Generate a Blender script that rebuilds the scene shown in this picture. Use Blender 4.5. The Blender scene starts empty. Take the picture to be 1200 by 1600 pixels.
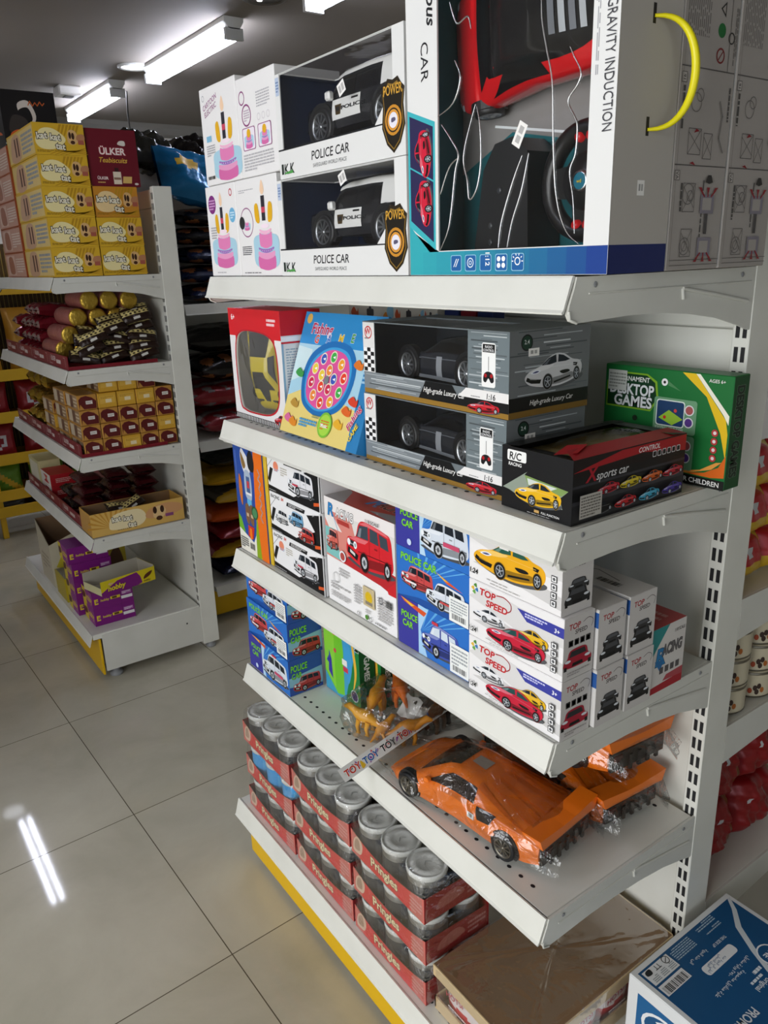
import bpy, math, random
from mathutils import Vector, Matrix
import numpy as np
R_ = random.Random(7)
SC = bpy.context.scene
COL = SC.collection

# ------------------------------------------------------------------ camera, light, exposure
cam_d = bpy.data.cameras.new('camera')
cam_d.sensor_fit = 'HORIZONTAL'; cam_d.sensor_width = 36.0
cam_d.lens = 36.0 * 1215.8 / 1200.0
cam_d.clip_start = 0.02; cam_d.clip_end = 60
CAM = bpy.data.objects.new('camera', cam_d); COL.objects.link(CAM)
CAM.location = (-0.6909, -0.5978, 1.4696)
CAM.rotation_euler = (1.2561, 0.0312, -0.6242)
SC.camera = CAM
SC.view_settings.view_transform = 'Standard'
SC.view_settings.look = 'None'
SC.view_settings.gamma = 1.0
SC.view_settings.use_curve_mapping = False
SC.view_settings.exposure = 0.15
SC.cycles.use_denoising = True
SC.cycles.transparent_max_bounces = 24
SC.cycles.max_bounces = 8
SC.cycles.caustics_reflective = False
SC.cycles.caustics_refractive = False
SC.cycles.sample_clamp_indirect = 4.0
wd = bpy.data.worlds.new('world'); SC.world = wd; wd.use_nodes = True
_bg = wd.node_tree.nodes['Background']
_bg.inputs[0].default_value = (0.75, 0.86, 1.0, 1); _bg.inputs[1].default_value = 1.0

def area(name, loc, target, sx, sy, power, col=(1, 1, 1)):
    d = bpy.data.lights.new(name, 'AREA'); d.shape = 'RECTANGLE'; d.size = sx; d.size_y = sy
    d.energy = power; d.color = col
    o = bpy.data.objects.new(name, d); COL.objects.link(o); o.location = loc
    o.rotation_euler = (Vector(target) - Vector(loc)).to_track_quat('-Z', 'Y').to_euler()
    return o
area('daylight_left', (-3.05, -0.3, 1.35), (0.0, -0.3, .8), 2.3, 2.3, 72, (1.0, 0.995, 0.98))
area('daylight_front', (-1.6, -3.25, 1.35), (-0.6, 0.0, 0.9), 2.6, 2.3, 4, (0.95, 0.97, 1.0))

# ------------------------------------------------------------------ materials
_M = {}
def lin(h):
    h = h.lstrip('#')
    o = []
    for i in (0, 2, 4):
        c = int(h[i:i + 2], 16) / 255.0
        o.append(c / 12.92 if c <= 0.04045 else ((c + 0.055) / 1.055) ** 2.4)
    return o
def _new(n):
    m = bpy.data.materials.new(n); m.use_nodes = True
    nt = m.node_tree
    return m, nt, nt.nodes['Principled BSDF']
def paper(h, rough=0.42, spec=0.35):
    k = ('p', h, rough, spec)
    if k not in _M:
        m, nt, b = _new('print_' + h.strip('#'))
        b.inputs['Base Color'].default_value = (*lin(h), 1)
        b.inputs['Roughness'].default_value = rough
        b.inputs['Specular IOR Level'].default_value = spec
        _M[k] = m
    return _M[k]
def plastic(h, rough=0.25, spec=0.5, coat=0.0):
    k = ('pl', h, rough, spec, coat)
    if k not in _M:
        m, nt, b = _new('plastic_' + h.strip('#'))
        b.inputs['Base Color'].default_value = (*lin(h), 1)
        b.inputs['Roughness'].default_value = rough
        b.inputs['Specular IOR Level'].default_value = spec
        b.inputs['Coat Weight'].default_value = coat
        b.inputs['Coat Roughness'].default_value = 0.08
        _M[k] = m
    return _M[k]
def metal(h, rough=0.3):
    k = ('m', h, rough)
    if k not in _M:
        m, nt, b = _new('metal_' + h.strip('#'))
        b.inputs['Base Color'].default_value = (*lin(h), 1)
        b.inputs['Metallic'].default_value = 1.0
        b.inputs['Roughness'].default_value = rough
        _M[k] = m
    return _M[k]
def foil(h, rough=0.3, met=0.55, scale=60.0, bump=0.35):
    """shiny wrapper with small wrinkles"""
    k = ('f', h, rough, met, scale, bump)
    if k not in _M:
        m, nt, b = _new('wrapper_' + h.strip('#'))
        b.inputs['Base Color'].default_value = (*lin(h), 1)
        b.inputs['Metallic'].default_value = met
        b.inputs['Roughness'].default_value = rough
        tc = nt.nodes.new('ShaderNodeTexCoord'); nz = nt.nodes.new('ShaderNodeTexNoise')
        nz.inputs['Scale'].default_value = scale; nz.inputs['Detail'].default_value = 3
        bp = nt.nodes.new('ShaderNodeBump'); bp.inputs['Strength'].default_value = bump; bp.inputs['Distance'].default_value = 0.01
        nt.links.new(tc.outputs['Object'], nz.inputs['Vector'])
        nt.links.new(nz.outputs['Fac'], bp.inputs['Height'])
        nt.links.new(bp.outputs['Normal'], b.inputs['Normal'])
        _M[k] = m
    return _M[k]
def film(name, glossy=0.10, rough=0.06, scale=0.0, bump=0.0, tint=(1, 1, 1), edge=0.45):
    """thin clear plastic: see-through with a mirror-like sheen"""
    k = ('film', name)
    if k not in _M:
        m = bpy.data.materials.new(name); m.use_nodes = True; nt = m.node_tree
        nt.nodes.remove(nt.nodes['Principled BSDF'])
        out = nt.nodes['Material Output']
        tr = nt.nodes.new('ShaderNodeBsdfTransparent'); tr.inputs[0].default_value = (*tint, 1)
        gl = nt.nodes.new('ShaderNodeBsdfGlossy'); gl.inputs['Roughness'].default_value = rough
        lw = nt.nodes.new('ShaderNodeLayerWeight'); lw.inputs['Blend'].default_value = 0.35
        ma = nt.nodes.new('ShaderNodeMath'); ma.operation = 'MULTIPLY_ADD'
        ma.inputs[1].default_value = edge; ma.inputs[2].default_value = glossy
        cl = nt.nodes.new('ShaderNodeClamp')
        mx = nt.nodes.new('ShaderNodeMixShader')
        nt.links.new(lw.outputs['Fresnel'], ma.inputs[0]); nt.links.new(ma.outputs[0], cl.inputs[0])
        nt.links.new(cl.outputs[0], mx.inputs[0]); nt.links.new(tr.outputs[0], mx.inputs[1]); nt.links.new(gl.outputs[0], mx.inputs[2])
        nt.links.new(mx.outputs[0], out.inputs['Surface'])
        if bump:
            tc = nt.nodes.new('ShaderNodeTexCoord'); nz = nt.nodes.new('ShaderNodeTexNoise')
            nz.inputs['Scale'].default_value = scale; nz.inputs['Detail'].default_value = 4
            nz.inputs['Distortion'].default_value = 0.6
            bp = nt.nodes.new('ShaderNodeBump'); bp.inputs['Strength'].default_value = bump; bp.inputs['Distance'].default_value = 0.02
            nt.links.new(tc.outputs['Object'], nz.inputs['Vector']); nt.links.new(nz.outputs['Fac'], bp.inputs['Height'])
            for nd in (gl, lw): nt.links.new(bp.outputs['Normal'], nd.inputs['Normal'])
        _M[k] = m
    return _M[k]
def emit(h, s):
    k = ('e', h, s)
    if k not in _M:
        m, nt, b = _new('lamp_glow')
        b.inputs['Base Color'].default_value = (*lin(h), 1)
        b.inputs['Emission Color'].default_value = (*lin(h), 1); b.inputs['Emission Strength'].default_value = s
        _M[k] = m
    return _M[k]
def card_mat():
    """brown corrugated board with fine fibre variation"""
    k = ('card',)
    if k not in _M:
        m, nt, b = _new('brown_cardboard')
        tc = nt.nodes.new('ShaderNodeTexCoord'); nz = nt.nodes.new('ShaderNodeTexNoise'); nz.inputs['Scale'].default_value = 14; nz.inputs['Detail'].default_value = 5
        rp = nt.nodes.new('ShaderNodeValToRGB'); rp.color_ramp.elements[0].color = (*lin('#7d6042'), 1); rp.color_ramp.elements[1].color = (*lin('#8a6b4b'), 1)
        nt.links.new(tc.outputs['Object'], nz.inputs['Vector']); nt.links.new(nz.outputs['Fac'], rp.inputs['Fac']); nt.links.new(rp.outputs['Color'], b.inputs['Base Color'])
        b.inputs['Roughness'].default_value = 0.7
        _M[k] = m
    return _M[k]
def painted(h='#e2e2da'):
    """powder-coated sheet steel"""
    k = ('painted', h)
    if k not in _M:
        m, nt, b = _new('white_powder_coat')
        tc = nt.nodes.new('ShaderNodeTexCoord'); nz = nt.nodes.new('ShaderNodeTexNoise'); nz.inputs['Scale'].default_value = 9; nz.inputs['Detail'].default_value = 4
        rp = nt.nodes.new('ShaderNodeValToRGB'); c = lin(h)
        rp.color_ramp.elements[0].color = (c[0] * .93, c[1] * .93, c[2] * .92, 1); rp.color_ramp.elements[1].color = (*c, 1)
        rp.color_ramp.elements[0].position = .3; rp.color_ramp.elements[1].position = .6
        nt.links.new(tc.outputs['Object'], nz.inputs['Vector']); nt.links.new(nz.outputs['Fac'], rp.inputs['Fac']); nt.links.new(rp.outputs['Color'], b.inputs['Base Color'])
        b.inputs['Roughness'].default_value = 0.38
        _M[k] = m
    return _M[k]
WINDOW = film('clear_box_window', 0.05, 0.05, 5.0, 0.22)
SHRINK = film('clear_shrink_wrap', 0.03, 0.09, 22.0, 0.7, edge=0.26)
BOARDFILM = film('clear_board_wrap', 0.0, 0.09, 9.0, 0.4, edge=0.3)
BAGFILM = film('clear_bag_film', 0.08, 0.09, 18.0, 0.9)

# ------------------------------------------------------------------ mesh builder
ORG = {}
class MB:
    def __init__(s): s.v = []; s.f = []; s.m = []; s.mats = []; s.sm = []
    def mi(s, mat):
        if mat not in s.mats: s.mats.append(mat)
        return s.mats.index(mat)
    def poly(s, pts, mat, smooth=False):
        n = len(s.v); s.v.extend(Vector(p) for p in pts); s.f.append(tuple(range(n, n + len(pts)))); s.m.append(s.mi(mat)); s.sm.append(smooth)
    def grid(s, P, mat, smooth=True, closeu=False, closev=False, zone=None):
        """P[i][j] points; zone(i,j)->material"""
        n = len(s.v); a = len(P); b = len(P[0])
        for r in P: s.v.extend(Vector(p) for p in r)
        for i in range(a if closeu else a - 1):
            for j in range(b if closev else b - 1):
                i2 = (i + 1) % a; j2 = (j + 1) % b
                s.f.append((n + i * b + j, n + i2 * b + j, n + i2 * b + j2, n + i * b + j2))
                s.m.append(s.mi(zone(i, j) if zone else mat)); s.sm.append(smooth)
    def box(s, x0, x1, y0, y1, z0, z1, mat, skip=(), sides=None, bev=0.0):
        sides = sides or {}
        g = lambda k: sides.get(k, mat)
        b = bev
        Q = {'-x': [(x0, y1 - b, z0 + b), (x0, y0 + b, z0 + b), (x0, y0 + b, z1 - b), (x0, y1 - b, z1 - b)],
             '+x': [(x1, y0 + b, z0 + b), (x1, y1 - b, z0 + b), (x1, y1 - b, z1 - b), (x1, y0 + b, z1 - b)],
             '-y': [(x0 + b, y0, z0 + b), (x1 - b, y0, z0 + b), (x1 - b, y0, z1 - b), (x0 + b, y0, z1 - b)],
             '+y': [(x1 - b, y1, z0 + b), (x0 + b, y1, z0 + b), (x0 + b, y1, z1 - b), (x1 - b, y1, z1 - b)],
             '+z': [(x0 + b, y0 + b, z1), (x1 - b, y0 + b, z1), (x1 - b, y1 - b, z1), (x0 + b, y1 - b, z1)],
             '-z': [(x0 + b, y1 - b, z0), (x1 - b, y1 - b, z0), (x1 - b, y0 + b, z0), (x0 + b, y0 + b, z0)]}
        for k, q in Q.items():
            if k not in skip: s.poly(q, g(k))
        if b and not skip:
            xs = ((x0, x0 + b), (x1, x1 - b)); ys = ((y0, y0 + b), (y1, y1 - b)); zs = ((z0, z0 + b), (z1, z1 - b))
            for (X, Xi) in xs:
                for (Y, Yi) in ys:
                    s.poly([(X, Yi, z0 + b), (Xi, Y, z0 + b), (Xi, Y, z1 - b), (X, Yi, z1 - b)], mat)
                for (Z, Zi) in zs:
                    s.poly([(X, y0 + b, Zi), (Xi, y0 + b, Z), (Xi, y1 - b, Z), (X, y1 - b, Zi)], mat)
            for (Y, Yi) in ys:
                for (Z, Zi) in zs:
                    s.poly([(x0 + b, Y, Zi), (x0 + b, Yi, Z), (x1 - b, Yi, Z), (x1 - b, Y, Zi)], mat)
            for (X, Xi) in xs:
                for (Y, Yi) in ys:
                    for (Z, Zi) in zs: s.poly([(X, Yi, Zi), (Xi, Y, Zi), (Xi, Yi, Z)], mat)
    def prism(s, pts, axis, a, b, mat, cap=None):
        """extrude 2-D outline along axis ('x','y','z') from a to b"""
        def P(p, t):
            return {'x': (t, p[0], p[1]), 'y': (p[0], t, p[1]), 'z': (p[0], p[1], t)}[axis]
        n = len(pts)
        for i in range(n):
            j = (i + 1) % n
            s.poly([P(pts[i], a), P(pts[j], a), P(pts[j], b), P(pts[i], b)], mat)
        s.poly([P(p, a) for p in pts][::-1], cap or mat); s.poly([P(p, b) for p in pts], cap or mat)
    def lathe(s, prof, mat, n=24, axis='z', c=(0, 0, 0), zone=None, smooth=True):
        """prof: [(r, h)]"""
        P = []
        for (r, h) in prof:
            row = []
            for k in range(n):
                t = 2 * math.pi * k / n; a, b = r * math.cos(t), r * math.sin(t)
                q = {'z': (a, b, h), 'y': (a, h, b), 'x': (h, a, b)}[axis]
                row.append((q[0] + c[0], q[1] + c[1], q[2] + c[2]))
            P.append(row)
        s.grid(P, mat, smooth, closev=True, zone=zone)
    def tube(s, pts, r, mat, n=8):
        pts = [Vector(p) for p in pts]; P = []
        for i, p in enumerate(pts):
            d = (pts[min(i + 1, len(pts) - 1)] - pts[max(i - 1, 0)]).normalized()
            a = d.orthogonal().normalized() if i == 0 else (P_a - d * P_a.dot(d)).normalized()
            P_a = a; b = d.cross(a); rr = r[i] if isinstance(r, (list, tuple)) else r
            P.append([p + (a * math.cos(t) + b * math.sin(t)) * rr for t in [2 * math.pi * k / n for k in range(n)]])
        s.grid(P, mat, True, closev=True)
        s.poly(P[0][::-1], mat); s.poly(P[-1], mat)
    def xf(s, M): s.v = [M @ p for p in s.v]; return s
    def build(s, name, parent=None, origin=None, local=False):
        o0 = Vector(origin) if origin is not None else (ORG.get(parent, Vector()) if parent and not local else Vector())
        me = bpy.data.meshes.new(name)
        me.from_pydata([tuple(p - o0) for p in s.v], [], s.f)
        for m in s.mats: me.materials.append(m)
        me.polygons.foreach_set('material_index', s.m); me.polygons.foreach_set('use_smooth', s.sm)
        me.update()
        ob = bpy.data.objects.new(name, me); COL.objects.link(ob)
        if parent: ob.parent = parent; ORG[ob] = ORG.get(parent, Vector())
        else: ob.location = o0; ORG[ob] = o0
        return ob
def tag(o, label=None, cat=None, group=None, kind=None):
    if label: o['label'] = label
    if cat: o['category'] = cat
    if group: o['group'] = group
    if kind: o['kind'] = kind
    return o
def thing(name, label, cat, loc, group=None, rot=None, scale=None):
    o = bpy.data.objects.new(name, None); COL.objects.link(o); o.location = loc; o.empty_display_size = .05
    if rot: o.rotation_euler = rot
    if scale: o.scale = (scale,) * 3
    ORG[o] = Vector(loc)
    return tag(o, label, cat, group)
def dup(root, loc, rot=None, label=None, group=None):
    r = root.copy(); COL.objects.link(r); r.location = loc
    if rot is not None: r.rotation_euler = rot
    if label: r['label'] = label
    if group: r['group'] = group
    for ch in list(root.children):
        c = ch.copy(); COL.objects.link(c); c.parent = r
        for g in list(ch.children):
            d = g.copy(); COL.objects.link(d); d.parent = c
    return r

# ------------------------------------------------------------------ printing on flat faces
_T = {}
def glyphs(body, bold, shear):
    k = (body, bold, shear)
    if k not in _T:
        c = bpy.data.curves.new('lettering', 'FONT'); c.body = body; c.offset = bold; c.shear = shear; c.resolution_u = 3
        o = bpy.data.objects.new('lettering', c); me = bpy.data.meshes.new_from_object(o)
        v = [(p.co.x, p.co.y) for p in me.vertices]; f = [tuple(q.vertices) for q in me.polygons]
        bpy.data.objects.remove(o); bpy.data.curves.remove(c); bpy.data.meshes.remove(me)
        w0 = min([p[0] for p in v], default=0); w1 = max([p[0] for p in v], default=0)
        _T[k] = (v, f, w0, w1)
    return _T[k]
def cr(pts, n=6, closed=True):
    """Catmull-Rom smoothing of a 2-D outline"""
    o = []; N = len(pts)
    for i in range(N if closed else N - 1):
        p = [pts[(i + k) % N] if closed else pts[min(max(i + k, 0), N - 1)] for k in (-1, 0, 1, 2)]
        for t in [k / n for k in range(n)]:
            o.append(tuple(0.5 * (2 * p[1][d] + (p[2][d] - p[0][d]) * t + (2 * p[0][d] - 5 * p[1][d] + 4 * p[2][d] - p[3][d]) * t * t + (3 * p[1][d] - p[0][d] - 3 * p[2][d] + p[3][d]) * t ** 3) for d in (0, 1)))
    if not closed: o.append(pts[-1])
    return o
class Face:
    EPS = 0.00003
    def __init__(s, mb, O, U, V, w, h, box=None):
        s.mb = mb; s.O = Vector(O); s.U = Vector(U).normalized(); s.V = Vector(V).normalized(); s.N = s.U.cross(s.V); s.w = w; s.h = h; s.l = 0
        s.bx = box or (0, 0, 1, 1)
    def sub(s, x0, y0, x1, y1):
        f = Face(s.mb, s.O, s.U, s.V, s.w, s.h); f.O = s.O + s.U * s.w * x0 + s.V * s.h * y0; f.w = s.w * (x1 - x0); f.h = s.h * (y1 - y0); f.par = s
        f.l = s.l; return f
    def P(s, x, y): return s.O + s.U * (x * s.w) + s.V * (y * s.h) + s.N * (s.l * s.EPS + .00008)
    def lay(s, n=1):
        s.l += n
        if hasattr(s, 'par'): s.par.l = max(s.par.l, s.l)
    def poly(s, pts, col, up=True):
        if up: s.lay()
        m = col if not isinstance(col, str) else paper(col)
        s.mb.poly([s.P(*p) for p in pts], m)
    def rect(s, x0, y0, x1, y1, col, up=True): s.poly([(x0, y0), (x1, y0), (x1, y1), (x0, y1)], col, up)
    def rrect(s, x0, y0, x1, y1, r, col, up=True):
        rx = r; ry = r * s.w / s.h; p = []
        for cx, cy, a in ((x1 - rx, y1 - ry, 0), (x0 + rx, y1 - ry, 90), (x0 + rx, y0 + ry, 180), (x1 - rx, y0 + ry, 270)):
            for k in range(5):
                t = math.radians(a + 22.5 * k); p.append((cx + rx * math.cos(t), cy + ry * math.sin(t)))
        s.poly(p, col, up)
    def blob(s, pts, col, n=5, up=True): s.poly(cr(pts, n), col, up)
    def ell(s, cx, cy, rx, ry=None, col='#000000', n=20, up=True):
        if ry is None: ry = rx * s.w / s.h
        s.poly([(cx + rx * math.cos(2 * math.pi * k / n), cy + ry * math.sin(2 * math.pi * k / n)) for k in range(n)], col, up)
    def line(s, pts, wd, col):
        """poly-line of metric width wd"""
        s.lay(); m = paper(col)
        for a, b in zip(pts[:-1], pts[1:]):
            A, B = Vector((a[0] * s.w, a[1] * s.h)), Vector((b[0] * s.w, b[1] * s.h)); d = B - A
            if d.length < 1e-6: continue
            n = Vector((-d.y, d.x)).normalized() * wd / 2; e = d.normalized() * wd * .2
            s.mb.poly([s.P(q.x / s.w, q.y / s.h) for q in (A - e - n, B + e - n, B + e + n, A - e + n)], m)
    def text(s, body, x, y, h, col, al='l', bold=0.0, shear=0.0, rot=0.0, maxw=None, outline=None, ow=0.05, sx=1.0, up=True):
        bold *= .5; ow *= .7
        for (c, bo) in ([(outline, bold + ow)] if outline else []) + [(col, bold)]:
            if up: s.lay()
            v, f, w0, w1 = glyphs(body, bo, shear)
            k = h * s.h / 0.72; kx = k * sx
            vv, ff, a0, a1 = glyphs(body, bold, shear)
            if maxw and (a1 - a0) * kx > maxw * s.w: kx = maxw * s.w / (a1 - a0)
            ox = {'l': a0, 'c': (a0 + a1) / 2, 'r': a1}[al]; cs, sn = math.cos(math.radians(rot)), math.sin(math.radians(rot))
            n = len(s.mb.v); m = s.mb.mi(c if not isinstance(c, str) else paper(c)); off = s.N * (s.l * s.EPS + .00008)
            for (px, py) in v:
                px = (px - ox) * kx; py = py * k
                qx = px * cs - py * sn + x * s.w; qy = px * sn + py * cs + y * s.h
                s.mb.v.append(s.O + s.U * qx + s.V * qy + off)
            for q in f: s.mb.f.append(tuple(n + i for i in q)); s.mb.m.append(m); s.mb.sm.append(False)
    def prose(s, x0, y0, x1, y1, n, col, fill=0.5, rnd=None):
        """small print: n lines of words"""
        s.lay(); rnd = rnd or R_; m = paper(col); dy = (y1 - y0) / n
        for i in range(n):
            x = x0; y = y1 - dy * (i + 1); end = x1 if i < n - 1 else x0 + (x1 - x0) * rnd.uniform(.4, .9)
            while x < end:
                w = min((x1 - x0) * rnd.uniform(.05, .16), end - x)
                s.mb.poly([s.P(x, y + dy * .2), s.P(x + w, y + dy * .2), s.P(x + w, y + dy * (.2 + fill)), s.P(x, y + dy * (.2 + fill))], m)
                x += w + (x1 - x0) * .022
    def bars(s, x0, y0, x1, y1, col='#151515', bg='#f2f2f0'):
        if bg: s.rect(x0, y0, x1, y1, bg)
        s.lay(); rnd = random.Random(3); x = x0 + (x1 - x0) * .06; e = x1 - (x1 - x0) * .06; m = paper(col)
        while x < e:
            w = (x1 - x0) * rnd.choice((.012, .02, .035)); w = min(w, e - x)
            s.mb.poly([s.P(x, y0 + (y1 - y0) * .22), s.P(x + w, y0 + (y1 - y0) * .22), s.P(x + w, y1 - (y1 - y0) * .08), s.P(x, y1 - (y1 - y0) * .08)], m)
            x += w + (x1 - x0) * rnd.choice((.012, .02, .03))
    def ring(s, cx, cy, r, t, col, n=24):
        s.lay(); m = paper(col); k = s.w / s.h
        for i in range(n):
            a, b = 2 * math.pi * i / n, 2 * math.pi * (i + 1) / n
            s.mb.poly([s.P(cx + q * math.cos(w), cy + q * k * math.sin(w)) for q, w in ((r, a), (r, b), (r - t, b), (r - t, a))], m)
class FlipFace(Face):
    """same face with the layout measured from its other edge"""
    def P(s, x, y): return Face.P(s, x, 1 - y)
    def text(s, body, x, y, h, *a, **k): k['rot'] = 0; Face.text(s, body, x, 1 - y - h, h, *a, **k)
def front(mb, x0, y0, y1, z0, z1): return Face(mb, (x0, y1, z0), (0, -1, 0), (0, 0, 1), y1 - y0, z1 - z0)
def endf(mb, x0, x1, y0, z0, z1): return Face(mb, (x0, y0, z0), (1, 0, 0), (0, 0, 1), x1 - x0, z1 - z0)
def topf(mb, x0, x1, y0, y1, z1): return Face(mb, (x0, y1, z1), (0, -1, 0), (1, 0, 0), y1 - y0, x1 - x0)   # reads from the front (-x) side

# ------------------------------------------------------------------ printed pictures of cars
def shade(h, f):
    v = [int(h.lstrip('#')[i:i + 2], 16) for i in (0, 2, 4)]
    return '#%02x%02x%02x' % tuple(int(c + (255 - c) * f) if f > 0 else int(c * (1 + f)) for c in v)
def art_car(F, x, y, w, h, col, kind='sport', flip=False, hi=None, glass='#18202a', up=None):
    def T(p): return (x + (1 - p[0] if flip else p[0]) * w, y + p[1] * h)
    def B(pts, c, n=5): F.blob([T(p) for p in pts], c, n)
    def Pq(pts, c): F.poly([T(p) for p in pts], c)
    def E(cx, cy, rx, ry, c): F.poly([T((cx + rx * math.cos(2 * math.pi * k / 18), cy + ry * math.sin(2 * math.pi * k / 18))) for k in range(18)], c)
    dark = '#0f1012'; hi = hi or '#ffffff'
    lt, dk2 = shade(col, .35), shade(col, -.35)
    if kind == 'sport':
        B([(.03, .2), (.3, .04), (.6, -.01), (.9, .1), (1.02, .22), (.95, .3), (.5, .2), (.1, .3)], '#55575a')
        B([(.01, .28), (.015, .40), (.1, .52), (.27, .62), (.40, .80), (.54, .89), (.68, .85), (.82, .70), (.95, .64), (1.0, .50), (.98, .30), (.88, .18), (.62, .06), (.34, .06), (.1, .15)], col)
        B([(.06, .46), (.16, .54), (.28, .60), (.50, .62), (.40, .52), (.22, .47)], lt)
        B([(.44, .12), (.62, .11), (.84, .22), (.82, .36), (.62, .30), (.47, .26)], dk2)
        Pq([(.28, .625), (.40, .79), (.53, .86), (.54, .66), (.42, .62)], glass); Pq([(.31, .635), (.40, .76), (.44, .78), (.37, .63)], shade(glass, .3))
        Pq([(.565, .66), (.57, .855), (.66, .82), (.78, .69), (.70, .66)], glass); Pq([(.84, .60), (.92, .58), (.90, .50), (.84, .52)], dark)
        B([(.10, .45), (.18, .52), (.27, .50), (.20, .43)], '#e9eef5'); B([(.13, .46), (.19, .50), (.24, .485), (.19, .45)], '#4a4f78')
        Pq([(.02, .28), (.11, .20), (.26, .17), (.28, .27), (.12, .30), (.04, .37)], dark); Pq([(.08, .30), (.2, .27), (.2, .29), (.09, .325)], dk2)
        Pq([(.50, .13), (.80, .24), (.79, .28), (.50, .18)], dark); B([(.60, .42), (.74, .44), (.78, .38), (.66, .34)], dark, 3)
        F.line([T((.30, .56)), T((.55, .56)), T((.88, .55))], .0006, lt)
        for cx, cy, rx, ry in ((.39, .19, .082, .2), (.90, .30, .055, .18)):
            E(cx, cy, rx * 1.1, ry * 1.08, dk2); E(cx, cy, rx, ry, dark); E(cx, cy, rx * .72, ry * .72, '#8f959c'); E(cx, cy, rx * .6, ry * .6, '#2a2c30')
            for k in range(5):
                t = 2 * math.pi * k / 5 + .3
                F.line([T((cx, cy)), T((cx + rx * .66 * math.cos(t), cy + ry * .66 * math.sin(t)))], .0011, '#b9bec4')
    elif kind == 'suv':
        B([(.02, .12), (.4, .0), (.9, .06), (1.0, .16), (.5, .2)], '#4a4d52')
        B([(.02, .22), (.02, .46), (.06, .56), (.22, .62), (.3, .9), (.45, .98), (.85, .92), (.95, .84), (.98, .55), (.98, .24), (.8, .12), (.45, .05), (.2, .1)], col, 4)
        Pq([(.30, .90), (.45, .975), (.85, .915), (.92, .86), (.6, .90)], lt); Pq([(.06, .54), (.24, .61), (.50, .63), (.42, .54), (.26, .52)], lt)
        Pq([(.46, .10), (.80, .16), (.96, .27), (.96, .36), (.5, .28)], dk2)
        Pq([(.24, .63), (.315, .87), (.495, .91), (.495, .645)], glass); Pq([(.27, .64), (.32, .82), (.36, .83), (.33, .64)], shade(glass, .35))
        Pq([(.53, .645), (.535, .90), (.69, .875), (.71, .63)], glass); Pq([(.745, .63), (.725, .865), (.88, .835), (.91, .61)], glass)
        F.line([T((.515, .3)), T((.515, .9))], .0007, dk2); F.line([T((.725, .3)), T((.72, .87))], .0007, dk2); F.rect(*(min(T((.62, 0))[0], T((.68, 0))[0]), T((0, .52))[1], max(T((.62, 0))[0], T((.68, 0))[0]), T((0, .55))[1]), dk2)
        Pq([(.03, .24), (.24, .14), (.27, .26), (.05, .36)], dark); Pq([(.05, .4), (.22, .38), (.22, .5), (.06, .52)], '#26292e'); Pq([(.08, .43), (.2, .42), (.2, .45), (.08, .46)], '#8a8f95'); Pq([(.09, .26), (.2, .21), (.2, .27), (.09, .32)], '#d8d8d4')
        E(.07, .46, .035, .07, '#eef2f5'); E(.21, .44, .038, .075, '#eef2f5'); E(.21, .44, .02, .04, '#9aa4ac')
        F.line([T((.27, .34)), T((.96, .38))], .0012, dark)
        for cx, cy, rx, ry in ((.4, .17, .09, .19), (.88, .22, .065, .17)):
            E(cx, cy, rx * 1.12, ry * 1.12, dk2); E(cx, cy, rx, ry, dark); E(cx, cy, rx * .62, ry * .62, '#c5c9ce'); E(cx, cy, rx * .3, ry * .3, '#55585d')
            for k in range(6):
                t = math.pi * k / 3; F.line([T((cx + rx * .25 * math.cos(t), cy + ry * .25 * math.sin(t))), T((cx + rx * .58 * math.cos(t), cy + ry * .58 * math.sin(t)))], .0008, '#6a6d72')
    elif kind == 'front':
        B([(.03, .15), (.03, .4), (.14, .55), (.22, .88), (.5, .95), (.78, .88), (.86, .55), (.97, .4), (.97, .15), (.8, .08), (.5, .06), (.2, .08)], col, 4)
        Pq([(.2, .58), (.27, .85), (.73, .85), (.8, .58)], glass)
        Pq([(.3, .12), (.7, .12), (.66, .28), (.34, .28)], dark)
        for q in (.16, .84): E(q, .42, .1, .07, '#dfe4ea')
        for q in (.08, .92): Pq([(q - .05, .0), (q + .05, .0), (q + .05, .2), (q - .05, .2)], dark)
def shield(F, cx, y0, w, h):
    """police badge, taller than wide"""
    def T(p): return (cx + p[0] * w, y0 + p[1] * h)
    o = [(0, 0), (.3, .12), (.5, .34), (.44, .6), (.5, .8), (.36, .86), (.22, .95), (0, .92), (-.22, .95), (-.36, .86), (-.5, .8), (-.44, .6), (-.5, .34), (-.3, .12)]
    F.poly([T(p) for p in o], '#2c2314'); F.poly([T((p[0] * .88, p[1] * .9 + .04)) for p in o], '#8a6a2a')
    F.poly([T((p[0] * .82, p[1] * .85 + .06)) for p in o], '#1f1a12')
    c = T((0, .42)); rx = .36 * w
    F.ell(c[0], c[1], rx, None, '#c98a2c'); F.ell(c[0], c[1], rx * .8, None, '#1c1a1c'); F.ell(c[0], c[1], rx * .7, None, '#d9973a'); F.ell(c[0], c[1], rx * .52, None, '#e9e6f0')
    F.blob([(c[0] - rx * .2, c[1] - rx * .3), (c[0] + rx * .25, c[1] - rx * .1), (c[0] + rx * .2, c[1] + rx * .35), (c[0] - rx * .2, c[1] + rx * .3)], '#5a5570')
    F.text('POWER', cx, y0 + h * .74, h * .13, '#d8a33c', 'c', .02, maxw=w * .8)
def price(F, x, y, w, h, rot=0):
    F.rect(x, y, x + w, y + h, '#eceae6'); F.rect(x + w * .2, y + h * .3, x + w * .45, y + h * .75, '#9a9a98'); F.rect(x + w * .55, y + h * .3, x + w * .8, y + h * .75, '#a5a5a3', False)

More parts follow.
